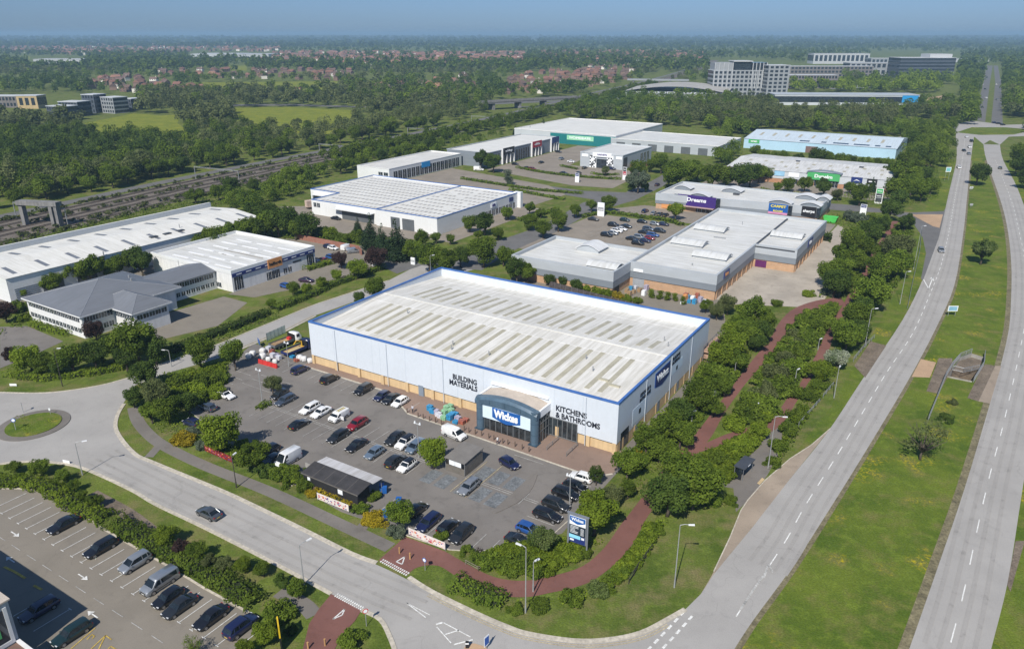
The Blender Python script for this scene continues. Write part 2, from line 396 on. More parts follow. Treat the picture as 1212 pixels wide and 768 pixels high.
sheet('verge_grass',far_l[:7]+[(940,537),(985,480),(1030,400),(1070,330),(1082,290),(1098,240),(1118,195)],0.008,M_VERGE)
sheet('verge_grass',[(877,602),(864,634),(845,675),(829,703),(811,721),(790,733),(758,749),(719,757),(679,758),(626,750),(564,726),(511,700),(495,672),(520,672),(577,706),(640,712),(716,698),(760,650),(790,612)],0.008,M_GRASS)
gate_up=[(140,520),(158,535.7),(182,547.5),(261,580),(300,598),(360,627),(416,655),(458,673.5),(511,700),(564,726),(600,741.5),(626,750),(679,758),(719,757),(758,749),(790,733),(811,721),(829.6,702.6)]
gate_lo=[(-60,560),(0,549),(39.6,546),(76.5,549),(105.5,557),(155.7,580),(184.7,597),(242.7,624.7),(320,664),(392,702.6),(426.6,721),(450,733),(469,768),(480,800)]
snow_lo=[(155.7,447),(147,478),(136,500)]
snow_up=[(-60,466),(0,464.4),(53,465),(105.5,458.6),(155.7,446.5)]
poly=curve(snow_up[:4]+[(150,447)],4)+[(185,433),(219,421),(254.6,409),(301,390),(340,374),(372,361),(400,351.6),(460,332),(494.7,314),(560,306),(566,318),(480,338),(419.5,357),(374,373),(340,391),(290,411),(262,423),(200,441),(160,456)]+curve([(150,470),(141,490),(140,512),(158,535.7),(182,547.5),(261,580)],4)[:-1]+gate_up[3:-2]
poly+=[(811,721),(869,768),(840,810),(480,810)]+curve(gate_lo,4)[::-1][1:]
sheet('road',poly,Z1,M_ROAD)
v6l=curve([(1131,158)]+far_l[:-3],4)+[(845,679),(829.6,702.6),(811,721)]
sheet('road',v6l+[(780,745),(740,815),(840,815),(869,768)]+curve([(869,768),(892,733),(939.5,668),(996,580),(1039.8,509),(1076.7,447),(1107,390),(1129.5,338),(1140,277),(1144,240),(1149,190),(1153,161)],4)[1:],Z1+0.003,M_ROAD)
r_r=[(1183.5,171.5),(1187.5,190),(1204.7,224),(1224,280),(1234,330),(1236,390),(1228,470),(1210,580),(1193,687),(1173,768),(1162,815)]
sheet('road',curve([(1164,171)]+med_r,4)+curve(r_r,4)[::-1],Z1,M_ROAD)
sheet('road',[(1131,158),(1153,162),(1164,171),(1171.7,166),(1183.5,171.5),(1194,162),(1260,160),(1260,146),(1190,148),(1150,143),(1120,150),(1060,163),(1060,168),(1100,166)],Z1-0.005,M_ROAD)
sheet('roundabout_grass',[(1132,157),(1150,151),(1190,151),(1225,154),(1200,159.5),(1160,160)],Z2,M_VERGE)
sheet('road',[(1153,142),(1166,145),(1171.7,98),(1175,78),(1168,78),(1164,98)],Z1,M_ROADD)
sheet('road',[(1173,146),(1187,148),(1185,98),(1181,78),(1176,78),(1178,98)],Z1,M_ROADD)
sheet('road',[(1111,282),(1092.5,332),(1090,330),(1096,300),(1092,281),(1080,263),(1050,252),(1000,250),(960,246),(900,235),(900,229),(960,239),(1010,243),(1075,252),(1117,250),(1121,243)],Z1+0.006,M_ROADD)
sheet('pavement',[(1078,254),(1116,254),(1112,270),(1104,268)],Z2,M_TAN)
sheet('road',[(494,314),(560,302),(575,290),(640,268),(690,240),(740,228),(772,214),(792,203),(800,208),(784,221),(752,237),(700,252),(660,274),(600,300),(570,320)],Z1+0.004,M_ROADD)
sheet('road',[(740,228),(690,226),(640,219),(590,210),(540,203),(540,208),(590,217),(650,228),(700,236),(736,240)],Z1+0.002,M_ROADD)
sheet('road',[(443,312),(470,324),(500,314),(480,303),(455,296),(425,297),(380,283),(350,285),(372,316),(400,308)],Z1-0.004,M_ROADD)
lotp=[W(-9,0),W(-21,1),W(-16,-10),W(-6.5,-29),W(2,-31),W(17,-35),W(46,-38.5),W(66,-37),W(70,-35),W(78,-25),W(78,-3),W(76,0),W(75.5,0),W(75.5,2),W(0,2),W(0,8),W(-9,12)]
sheet('car_park',lotp,Z1,M_LOT,False)
lot2=[(-80,590),(0,578.5),(26,578.5),(53,584),(79,597),(100,610),(121,625),(185,662),(203,672),(240,695),(293,724),(304,734),(290,768),(280,830),(-80,830)]
sheet('car_park',curve(lot2[:8],3)+lot2[8:],Z1,M_LOT2)
sheet('car_park',[W(-14,109),W(4,107),W(37,107),W(37,170),W(30,172),W(-12,172)],Z1,M_LOT3,False)
sheet('car_park',[W(-16,176),W(36,176),W(37,172),W(76,178),W(76,205),W(-2,198)],Z1+0.004,M_LOT3,False)
sheet('car_park',[W(-112,238),W(-50,222),W(-30,226),W(-34,276),W(-80,276),W(-92,350),W(-113,350)],Z1,M_LOT3,False)
sheet('car_park',[W(-131,176),W(-44,140),W(-42,200),W(-60,216),W(-131,232)],Z1,M_LOT3,False)
sheet('car_park',[W(-46.5,102),W(-36,102),W(-36,168),W(-46.5,168)],Z1,M_LOT3,False)
sheet('yard',[W(-135,112),W(-112,128),W(-77,112),W(-46,110),W(-46,100),W(-76,92),W(-120,88)],Z1,M_LOT3,False)
sheet('car_park',[W(-58,58),W(-95,58),W(-95,74),W(-60,82),W(-42,72),W(-36,60),W(-48,24),W(-56.6,22)],Z1,M_LOT2,False)
sheet('yard',[W(63.7,88),W(90,100),W(90,110),W(84,190),W(76.6,206),W(76.6,130),W(63.7,130)],Z1,M_YARD,False)
sheet('yard',[W(10,58),W(78,58),W(66,92),W(38,92),W(38,80),W(4,80)],Z1,M_LOT2,False)
sheet('yard',[W(-118,-12),W(-101.5,-15),W(-101.5,40),W(-93,40),W(-93,-20),W(-112,-26)],Z1,M_LOT2,False)
sheet('car_park',[(0,387),(32,386),(75,404),(40,420),(0,436)],Z1,M_LOT)
sheet('car_park',[W(-50,-12),W(-44,-16),W(-38,4),W(-46,20),W(-56,20),W(-58,-4)],Z1,M_LOT2,False)
sheet('car_park',[W(2,262),W(90,262),W(92,283),W(2,283)],Z1,M_LOT3,False)
sheet('pavement',[W(-1,0.5),W(-1,-2.1),W(30,-2.2),W(30.5,-5.5),W(34,-7.5),W(75,-8.6),W(77.5,-6),W(77.5,2),W(75.5,2),W(75.5,0.5)],Z2,M_BRICKPAVE,False)
structure(MB().strip([W(77.2,2),W(77.2,44),W(79,52)],3.2,Z1).build('path',M_PATH))
structure(MB().strip(curve(GP([(158,482),(163,498),(176,514),(195,528),(240,550),(320,582),(400,619),(462,648)]),5),2.3,Z1+0.01).build('footpath',M_PATH))
structure(MB().strip(GP([(188,528),(176,541)]),1.6,Z1+0.012).build('footpath',M_PATH))
structure(MB().strip(curve(GP([(108,584),(150,607),(178,628)]),4),2.2,Z1+0.01).build('footpath',M_DIRT))
structure(MB().strip(curve(GP([(330,700),(358,714),(372,728)]),4),2.2,Z1+0.01).build('footpath',M_PATH))
structure(MB().strip(GP([(423,630),(436,616),(448,604)]),1.8,Z1+0.014).build('footpath',M_PATH))
red_a=[(448,663),(479.5,635),(527,652.5),(564,673.5),(590,684),(620,687),(653,681.5),(690,669.6),(716,647),(734.6,621),(755.7,594),(798,538),(816,522.5),(853,475),(887.6,430),(911,401),(923.7,380),(939.5,365.5),(966,356),(995,352)]
red_b=[(1001,361),(966,366),(950,373),(938,384),(920,411),(885,451),(858.6,487),(845,512),(832,529),(790,580),(767.5,610),(758,627),(742.5,652),(713.5,679),(687,693),(653,701),(620,706.5),(577,702.6),(543,684),(519,669.6),(495,671),(482,680)]
sheet('path',GP(red_a[:2])+curve(GP(red_a[2:]),4)+curve(GP(red_b),4),Z1+0.004,M_RED,False)
fork_a=[(836,524),(858,514.5),(885,506),(905,500),(916,495),(930,474),(948.7,451),(968.5,414),(984,380),(997.5,361.5),(1005.5,345.7),(1018.6,327),(1030,303),(1047,277),(1056,262)]
fork_b=[(1064,262),(1054,280),(1037,306),(1026,328),(1013,347),(1005,363),(991,385),(979,419.6),(958,451),(940,480),(926,501),(909,513),(888,517),(862,524),(826,536)]
sheet('path',curve(GP(fork_a),3)+curve(GP(fork_b),3),Z1+0.008,M_RED,False)
sheet('path',[(1090,200),(1108,174),(1114,174),(1102,197),(1094,210)],Z1,M_RED)
red_lo=[(382,714),(408,705),(428,722),(412,741),(398,768),(392,800),(350,800),(364,748),(372,727)]
sheet('path',[(392,703),(428,722)]+[(420,735),(404,752),(393,775),(388,800),(350,800),(360,762),(366,738),(378,720)],Z2,M_RED)
sheet('pavement',[(916,496),(926,500),(925,530),(909,561),(889,589),(871,606),(868,578),(846,574),(846,570),(868,568),(880,545),(898,530)],Z1,M_PATH)
sheet('lay_by',curve(GP([(983,507),(960,527),(935,543),(905,569),(885,592),(877,604),(864,636),(845,676),(829.6,702.6)]),3)+GP([(845,679),(892,622),(934,568),(979,512)]),Z1+0.008,M_BAYCONC,False)
sheet('pavement',[(1090,425),(1108,429),(1100.5,447),(1079,446)],Z1,M_TAN)
sheet('ground_bare',[(1111,424),(1127,424),(1127.5,437),(1121,447),(1111,466),(1096.5,463)],Z1,M_DIRT)
sheet('ground_bare',[(1166,431),(1178,433),(1158,475),(1145,471),(1161,437)],Z1,M_DIRT)
sheet('pavement',[(1178,433),(1185,433),(1171.7,477.6),(1158,475)],Z1,M_BAYCONC)
sheet('ground_bare',[(1030.5,404),(1049,409),(1024,447),(1011,433)],Z1,M_DIRT)
sheet('ground_bare',[(1202,640),(1213,640),(1196,700),(1192,692)],Z1,M_DIRT)
vb=MB()
for i_,(E_,d_,w_)in enumerate(((med_r,-.5,1.3),(med_l[:12],.3,.8),(far_l[:6],.5,.9))):vb.strip(offset(curve(GP(E_),4),d_),w_,.013+.002*i_)
structure(vb.build('worn_verge',mat('worn_verge_soil',(0.155,0.135,0.078),.95,.35,.5,fine=.35,fscale=2.5)))
def circ(cx,cy,r,n=40):return[(cx+r*math.cos(2*PI*k/n),cy+r*math.sin(2*PI*k/n))for k in range(n)]
rbx=G(40,503);rr=abs(G(83,499)[0]-rbx[0])
structure(MB().prism(circ(*rbx,rr),0,0.13).build('roundabout_apron',M_PATH))
structure(MB().prism(circ(*rbx,rr*0.76),0.13,0.24).build('roundabout_grass',M_VERGE))
kb=MB()
kb.ridge(curve(GP([(147,478),(139,492),(138,510),(158,535.7),(182,547.5),(261,580),(300,598),(360,627),(416,655),(446,666)]),4),0.7,0,0.1)
kb.ridge(curve(GP([(484,683),(511,700),(564,726),(600,741.5),(626,750),(679,758),(719,757),(758,749),(790,733),(811,721)]),4),0.7,0,0.1)
kb.ridge(curve(GP(gate_lo[1:10]),4),0.6,0,0.1)
kb.ridge(curve(GP([(428,722),(450,733),(462,755),(469,775)]),4),0.6,0,0.1)
kb.ridge(curve(GP(snow_up[1:4]+[(150,448),(185,433),(219,421),(254.6,409),(301,390),(340,374),(372,361),(400,351.6),(460,332)]),4),0.35,0,0.1)
kb.ridge(GP([(374,374),(340,391.5),(290,411.5),(268,421)]),0.35,0,0.1)
kb.ridge([W(-1,-2.1),W(30,-2.2),W(30.5,-5.5),W(34,-7.5),W(75,-8.6),W(77.5,-6)],0.3,0,0.11)
kb.ridge(curve(GP(lot2[1:8]),3)+GP(lot2[8:12]),0.3,0,0.11)
kb.ridge([W(-16,-10),W(-6.5,-29),W(2,-31),W(17,-35),W(34,-37.5)],0.14,0,0.11)
kb.ridge([W(56,-38),W(66,-37),W(70,-35),W(77,-26),W(78,-12)],0.14,0,0.11)
kb.ridge(GP([(983,507),(960,527),(935,543),(905,569),(885,592),(877,604),(864,636),(845,676)]),0.16,0,0.1)
structure(kb.build('kerb',M_KERB))
yl=MB()
for d in(-0.65,-1.0):
 yl.strip(offset(curve(GP([(511,700),(564,726),(600,741.5),(626,750),(679,758),(719,757),(758,749),(785,735)]),4),d),0.13,Z2)
 yl.strip(offset(GP([(374,374),(340,391.5),(290,411.5),(268,421)]),d),0.12,Z2)
structure(yl.build('road_marking',M_YFADE))
mk=MB();mf=MB()
def dashes(b,pts,on,off,wd,z,start=0.0):
 P=[Vector(p)for p in pts];d=start;seg=[(P[i],P[i+1])for i in range(len(P)-1)]
 L=[(b_-a).length for a,b_ in seg];tot=sum(L)
 def at(s):
  for(a,b_),l in zip(seg,L):
   if s<=l:return a+(b_-a)*(s/l)
   s-=l
  return P[-1]
 while d<tot:
  b.strip([tuple(at(d)),tuple(at(min(tot,d+on)))],wd,z);d+=on+off
dashes(mk,curve(GP([(868,735),(890,700),(930,640),(952,600),(990,540),(1020,490),(1050,440),(1080,395),(1100,350),(1115,310),(1124,270),(1131,230),(1139,190),(1142,165)]),5),3.2,3.0,0.16,Z2+0.008,1.0)
dashes(mk,curve(GP([(1122,772),(1132,735),(1142,695),(1158,620),(1172,560),(1188,500),(1206,420),(1214,370),(1213,310),(1205,270),(1196,235),(1178,190)]),5),4.0,5.0,0.16,Z2+0.008,2.0)
for off_ in(0,1.2):
 P=offset(GP([(766,770),(790,745),(811,722)]),-off_)
 dashes(mk,P,0.9,0.7,0.32,Z2+0.008)
for A,B,n in(((450,664),(482,681),14),((396,705),(428,722),14)):
 a,b_=Vector(G(*A)),Vector(G(*B));t=(b_-a).normalized();nrm=Vector((-t.y,t.x));L=(b_-a).length
 for k in range(n):
  for r_ in(0,0.45):
   p=a+t*((k+0.5)*L/n)+nrm*r_
   mk.rbox(p.x,p.y,0,Z3+0.012,L/n*0.55,0.26,math.atan2(t.y,t.x))
def poly_line(b,pts,wd,z,close=False):
 P=GP(pts)
 if close:P=P+[P[0]]
 for i in range(len(P)-1):b.strip([P[i],P[i+1]],wd,z)
poly_line(mk,[(469,665),(479,659),(476,668)],0.18,Z3+0.006,True)
poly_line(mk,[(394,733),(408,721),(405,728)],0.18,Z3+0.006,True)
poly_line(mk,[(481,713.5),(504,731)],0.16,Z3);poly_line(mk,[(481,713.5),(509,728)],0.12,Z3)
poly_line(mk,[(516,739),(524,737)],0.3,Z3);poly_line(mk,[(517,742),(534,761)],0.15,Z3);poly_line(mk,[(525,737),(557,754)],0.15,Z3)
poly_line(mk,[(527,751),(543,746)],0.2,Z3);poly_line(mk,[(537,763),(560,757)],0.22,Z3)
poly_line(mk,[(1093,331),(1099,342),(1104,329)],0.3,Z3);poly_line(mk,[(1101,330.5),(1104,328),(1105,333)],0.3,Z3)
poly_line(mf,[(876,722),(893,696),(908,675)],0.3,Z3);poly_line(mf,[(904,684),(909,669)],0.3,Z3+.012);poly_line(mf,[(915,678),(909.5,668)],0.3,Z3+.02)
wr=MB()
for base,off0,k0 in(([(908,672),(930,640),(952,600),(990,540),(1020,490),(1050,440),(1080,395),(1100,350),(1115,310),(1124,270),(1131,230),(1139,190)],0,4),([(1122,772),(1132,735),(1142,695),(1158,620),(1172,560),(1188,500),(1206,420),(1214,370),(1213,310),(1205,270),(1196,235)],0,4),([(120,540),(160,560),(220,589),(300,628),(400,676),(500,718)],0,4)):
 for d in(-2.55,-1.0,1.0,2.55):wr.strip(offset(curve(GP(base),4),d),.55,Z2-.004)
structure(wr.build('road_wear',asphalt('tyre_worn_road',(0.300,0.287,0.271),0.3,0.05)))
structure(mk.build('road_marking',M_WHITE));structure(mf.build('road_marking',M_FADED))
bl=MB()
def gline(b,u0,v0,u1,v1,wd,z=Z3):b.strip([W(u0,v0),W(u1,v1)],wd,z)
for k in range(17):gline(bl,-7+2.5*k,-2.5,-7+2.5*k,-7.2,0.1)
gline(bl,-7,-2.5,30,-2.5,0.09)
for k in range(18):
 u=8.3+2.47*k
 if u<50:gline(bl,u,-14.6,u,-24.9,0.1)
gline(bl,8.3,-19.6,50,-19.6,0.09);gline(bl,8.3,-20.1,50,-20.1,0.09)
for k in range(6):gline(bl,-12.0,-12-2.5*k,-6.5+0.2*k,-12-2.5*k,0.1)
for k in range(6):gline(bl,-5.0,-10.5-2.5*k,4.2,-10.5-2.5*k,0.09)if k<3 else None
for k in range(9):gline(bl,71.3,-9-2.5*k,76.2,-9-2.5*k,0.1)
for k in range(9):gline(bl,51+2.5*k,-31.2,51+2.5*k,-36,0.1)
gline(bl,57,-19.9,71,-19.9,0.1);gline(bl,57,-20.4,71,-20.4,0.1);gline(bl,68.5,-18.6,68.5,-22.0,0.1)
gline(bl,60,-9.6,66,-9.6,0.1)
structure(bl.build('bay_marking',M_FADED))
by=MB()
for u in(57.2,60.2):gline(by,u,-14,u,-25,0.12,Z3+0.006)
structure(by.build('bay_marking',M_YFADE))
bb=MB()
for u in(50.6,53.6,57.7,60.7,63.7):
 for v in(-15.4,-21.0):bb.sheet([W(u,v),W(u+2.3,v),W(u+2.3,v-4.0),W(u,v-4.0)],Z2+0.004)if not(u<57 and v>-20)else None
structure(bb.build('bay_marking',M_BLUEBAY))
isl=MB();isl.prism([W(66.8+1.6*math.sin(PI*t),-13.0-13*t)for t in[k/10 for k in range(11)]]+[W(66.2,-26.2),W(66.0,-13)],0,0.12)
structure(isl.build('kerb_island',M_PATH))
b2=MB();b2f=MB();b2y=MB()
for k in range(24):
 u=-1.2+2.45*k
 gline(b2,u,-67.0,u,-62.0,0.1);gline(b2,u-0.35,-67.0,u+0.35,-67.0,0.1)
for k in range(8):
 u=26.3+2.45*k
 if u<33:gline(b2,u,-73.0,u,-77.6,0.1);gline(b2,u-0.35,-73.0,u+0.35,-73.0,0.1)
for k in range(16):gline(b2f,-6+4.2*k,-70.2,-3.6+4.2*k,-70.2,0.09)
def arrow(b,u,v,L,d,wd=0.17):
 b.strip([W(u,v),W(u+d*L*0.65,v)],wd,Z3)
 b.sheet([W(u+d*L*0.6,v-0.45),W(u+d*L,v),W(u+d*L*0.6,v+0.45)],Z3)
for u,v,d in((7.4,-68.6,1),(25.4,-68.6,1),(15.3,-72.0,-1),(35.8,-72.0,-1),(-6,-72,-1)):arrow(b2,u,v,2.3,d)
poly_line(b2y,[(5,671),(17,676.5),(30,684.5)],0.35,Z3);poly_line(b2y,[(40,693),(50,698)],0.35,Z3)
poly_line(b2y,[(84,768),(113,743)],0.12,Z3);poly_line(b2y,[(103,757),(109,751),(112,753),(109,756)],0.14,Z3);poly_line(b2y,[(108,768),(125,752),(132,757)],0.14,Z3);poly_line(b2y,[(125,752),(117,768)],0.14,Z3);poly_line(b2y,[(128,768),(131,765),(140,770)],0.14,Z3)
structure(b2.build('bay_marking',M_WHITE));structure(b2f.build('bay_marking',M_FADED));structure(b2y.build('bay_marking',M_YELLOW))
b3=MB()
for v0 in(136,148,160):
 for k in range(13):gline(b3,0+2.5*k,v0,0+2.5*k,v0+9.6,0.1)
for k in range(14):gline(b3,-2+2.5*k,181,-2+2.5*k,186,0.1)
structure(b3.build('bay_marking',M_FADED))
CV=[(-205,-60),(-211,0),(-217,37),(-222,71),(-229,117),(-236,186),(-241,254),(-252,380),(-272,534),(-318,789),(-366,1091),(-450,1500),(-600,2100)]
CVW=curve([W(u,v)for u,v in CV],5)
NC=len(CVW);La_,Ra_=offset(CVW,-7),[offset(CVW,-44)[i]if i<28 else offset(CVW,-28)[i]for i in range(NC)]
structure(MB().add([(x,y,.03)for x,y in La_]+[(x,y,.03)for x,y in Ra_],[(i,NC+i,NC+i+1,i+1)for i in range(NC-1)]).build('ballast',M_BALLAST))
structure(MB().strip(CVW,7.5,0.06).build('road',M_ROADD))
tk=MB();M_RAIL=mat('rail_steel',(0.085,0.065,0.055),0.5,0.15,metal=.4)
for d in(-11,-17,-25,-31,-40):
 for g_ in(-.75,.75):tk.ridge(offset(CVW,d+g_)[:NC if d>-26 else 28],.12,.1,.3)
structure(tk.build('railway_track',M_RAIL))
sl_=MB();M_SLEEP=mat('sleeper',(0.21,0.18,0.155),0.9,.2)
for d in(-11,-17,-25,-31,-40):sl_.strip(offset(CVW,d)[:NC if d>-26 else 28],2.5,.06)
structure(sl_.build('railway_sleepers',asphalt('sleeper_bed',(0.20,0.172,0.145),.3,.15)))
M_TYRE=mat('tyre_rubber',(0.012,0.012,0.012),0.9,0.1)
M_RIM=mat('alloy_rim',(0.42,0.42,0.43),0.35,0.1,metal=0.7)
M_CGLASS=glass('car_glass',(0.010,0.014,0.018),0.04)
M_LAMP=mat('headlamp_lens',(0.65,0.66,0.68),0.15,0.05)
M_TAIL=mat('tail_lamp_lens',(0.30,0.012,0.010),0.25,0.1)
M_TRIM=mat('black_plastic_trim',(0.015,0.015,0.016),0.6,0.1)
M_PLATE_W=mat('number_plate_white',(0.7,0.7,0.68),0.5,0.05)
M_PLATE_Y=mat('number_plate_yellow',(0.62,0.45,0.05),0.5,0.05)
CARCOL=dict(black=(0.008,0.008,0.010),navy=(0.010,0.014,0.055),blue=(0.02,0.075,0.26),dgrey=(0.035,0.038,0.042),grey=(0.10,0.11,0.12),bluegrey=(0.085,0.105,0.14),silver=(0.30,0.32,0.345),lblue=(0.19,0.255,0.33),white=(0.72,0.72,0.72),red=(0.20,0.010,0.018),dgreen=(0.008,0.022,0.022),plum=(0.035,0.012,0.035),brown=(0.09,0.06,0.05))
CPM={k:paint('car_paint_'+k,v,0.28,0.5 if k in('silver','grey','lblue','bluegrey','dgrey')else 0.0,0.8)for k,v in CARCOL.items()}
def loft(b,sts,mi=0):
 pass
 n=len(sts[0][1]);vs=[]
 for x,sec in sts:
  for y,z in sec:vs.append((x,y,z))
  for y,z in sec[::-1]:vs.append((x,-y,z))
 m=2*n;fs=[]
 for i in range(len(sts)-1):
  for k in range(m):
   fs.append((i*m+k,i*m+(k+1)%m,(i+1)*m+(k+1)%m,(i+1)*m+k))
 fs.append(tuple(range(m-1,-1,-1)));fs.append(tuple((len(sts)-1)*m+k for k in range(m)))
 return b.add(vs,fs,mi)
CARK=dict(hatch=dict(L=4.1,W=1.78,H=1.47,top=[(0,.62),(.06,.74),(.24,.90),(.30,.93),(.62,.97),(.93,1.0),(.985,.90),(1,.70)],cab=(.26,.43,.84,.97),wr=.32,ax=(.19,.80)),saloon=dict(L=4.65,W=1.84,H=1.43,top=[(0,.60),(.05,.72),(.26,.88),(.31,.92),(.62,.95),(.82,.97),(.97,.93),(1,.70)],cab=(.28,.44,.70,.87),wr=.33,ax=(.19,.80)),estate=dict(L=4.7,W=1.84,H=1.48,top=[(0,.62),(.05,.74),(.25,.90),(.30,.93),(.62,.96),(.94,1.0),(.985,.92),(1,.70)],cab=(.27,.42,.90,.985),wr=.33,ax=(.19,.79)),suv=dict(L=4.55,W=1.9,H=1.68,top=[(0,.72),(.05,.88),(.24,1.04),(.29,1.08),(.62,1.12),(.94,1.15),(.985,1.05),(1,.78)],cab=(.25,.40,.87,.975),wr=.37,ax=(.19,.80)),coupe=dict(L=4.5,W=1.85,H=1.36,top=[(0,.60),(.05,.70),(.28,.86),(.33,.90),(.62,.95),(.86,.98),(.97,.95),(1,.72)],cab=(.31,.48,.66,.93),wr=.34,ax=(.19,.80)),mpv=dict(L=4.4,W=1.84,H=1.66,top=[(0,.68),(.06,.84),(.20,1.0),(.25,1.04),(.62,1.06),(.95,1.10),(.99,1.0),(1,.72)],cab=(.20,.40,.90,.985),wr=.33,ax=(.18,.80)),)
PROTO={}
def car_proto(kind):
 pass
 if kind in PROTO:return PROTO[kind]
 k=CARK[kind];L,Wd,H=k['L'],k['W'],k['H'];hw=Wd/2
 X=lambda f:L/2-f*L
 b=MB();sts=[]
 for f,z in k['top']:
  t=min(f,1-f);nar=1-0.16*max(0,1-t/0.13)**2
  zb=0.22+0.12*max(0,1-t/0.10)
  w_=hw*nar
  sts.append((X(f),[(w_*0.90,zb),(w_*0.985,zb+0.10),(w_,(zb+z)/2),(w_*0.975,z-0.10),(w_*0.90,z-0.02),(w_*0.62,z+0.012)]))
 loft(b,sts,0)
 def topz(f):
  P=k['top']
  for(a,za),(c,zc)in zip(P,P[1:]):
   if a<=f<=c:return za+(zc-za)*(f-a)/(c-a)
  return P[-1][1]
 c0,c1,c2,c3=k['cab'];zr=H-0.05
 gsec=lambda f,z,wf:(X(f),[(hw*0.90,topz(f)-0.06),(hw*wf,z)])
 gl=MB()
 wt=0.70;wb=0.875
 S_=[(X(c0),[(hw*wb,topz(c0)-0.05),(hw*wb*0.98,topz(c0)-0.02)]),(X(c1),[(hw*wb,topz(c1)-0.05),(hw*wt,zr)]),(X((c1+c2)/2),[(hw*wb,topz((c1+c2)/2)-0.05),(hw*(wt+0.02),zr+0.015)]),(X(c2),[(hw*wb,topz(c2)-0.05),(hw*wt,zr-0.01)]),(X(c3),[(hw*wb*0.97,topz(min(c3,.97))-0.05),(hw*wb*0.93,topz(min(c3,.97))-0.02)])]
 loft(gl,S_,0)
 rs=[]
 for f,dz in((c1-0.035,-0.055),(c1+0.01,0.005),((c1+c2)/2,0.045),(c2-0.01,0.012),(c2+0.03,-0.045)):
  z=zr+dz;ww=hw*(wt+(0.03 if abs(dz)<.05 else 0.035))
  rs.append((X(f),[(ww,z-0.03),(ww*0.985,z+0.012),(ww*0.8,z+0.035),(ww*0.4,z+0.045)]))
 loft(b,rs,0)
 def bar(p,q,r):
  for s in(1,-1):b.tube([(p[0],p[1]*s,p[2]),(q[0],q[1]*s,q[2])],r,4)
 bar((X(c0),hw*wb,topz(c0)-0.02),(X(c1),hw*(wt+.01),zr),0.04)
 bar((X(c3),hw*wb*0.95,topz(min(c3,.97))-0.02),(X(c2),hw*(wt+.01),zr),0.06)
 cm=(c1+c2)/2+0.02
 bar((X(cm),hw*(wb+.01),topz(cm)-0.02),(X(cm),hw*(wt+.025),zr),0.04)
 if kind in('estate','suv','mpv','hatch'):
  cq=c2-0.06;bar((X(cq+.02),hw*(wb+.01),topz(cq)-0.02),(X(cq),hw*(wt+.02),zr),0.05)
 if kind in('estate','suv'):
  for s in(1,-1):b.tube([(X(c1+.05),s*hw*.66,zr+.05),(X(c1+.07),s*hw*.66,zr+.085),(X(c2-.05),s*hw*.66,zr+.085),(X(c2-.03),s*hw*.66,zr+.04)],0.018,4,1)
 for s in(1,-1):
  b.box(X(c0+.075),X(c0+.04),s*hw*.93 if s>0 else-hw*1.09,hw*1.09 if s>0 else-hw*.93,topz(c0)+0.0,topz(c0)+0.12)
  b.box(X(k['ax'][1])+k['wr']*1.15,X(k['ax'][0])-k['wr']*1.15,s*hw-.04 if s>0 else-hw-.005,hw+.005 if s>0 else-hw+.04,0.2,0.32,1)
 b.box(L/2-0.06,L/2+0.004,-hw*.5,hw*.5,k['top'][0][1]-.22,k['top'][0][1]-.06,1)
 b.box(L/2-0.05,L/2+0.012,-.26,.26,.40,.50,2);b.box(-L/2-0.012,-L/2+0.05,-.26,.26,.56,.67,3)
 for f in k['ax']:
  for s in(1,-1):
   b.wheel(X(f),s*(hw-0.10),k['wr']+0.03,k['wr']+0.045,0.215,14,1)
 ty=MB();ty.wheel(0,0,0,k['wr'],0.2,16);ty2=ty.mesh('tyre',[M_TYRE],True)
 ri=MB();ri.wheel(0,0,0,k['wr']*.66,0.22,12)
 for q in range(5):
  a=2*PI*q/5;ri.add([(math.cos(a+.25)*k['wr']*.25,sy,math.sin(a+.25)*k['wr']*.25)for sy in(.113,-.113)]+[(math.cos(a+d)*k['wr']*.6,sy,math.sin(a+d)*k['wr']*.6)for d in(0.0,.5)for sy in(.113,-.113)],[(0,2,4),(1,5,3)],1)
 hl=MB();hl.box(-0.16,0.05,-0.17,0.17,-0.06,0.07);tl=MB();tl.box(-0.05,0.1,-0.14,0.14,-0.1,0.1)
 bm_=b.mesh('body',[None,M_TRIM,M_PLATE_W,M_PLATE_Y],False)
 PROTO[kind]=dict(k=k,body=bm_,glass=gl.mesh('window_glass',[M_CGLASS],False),tyre=ty2,rim=ri.mesh('rim',[M_RIM,M_TRIM]),head=hl.mesh('headlight',[M_LAMP]),tail=tl.mesh('tail_light',[M_TAIL]),X=X)
 for me in(PROTO[kind]['body'],PROTO[kind]['glass']):
  me.polygons.foreach_set('use_smooth',[True]*len(me.polygons));me.update()
  try:me.set_sharp_from_angle(angle=R(38))
  except Exception:pass
 return PROTO[kind]
def inst(name,me,parent,loc=(0,0,0),mt=None,slot=0):
 o=bpy.data.objects.new(name,me);COL.objects.link(o);o.parent=parent;o.location=loc
 if mt is not None:
  o.material_slots[slot].link='OBJECT';o.material_slots[slot].material=mt
 return o
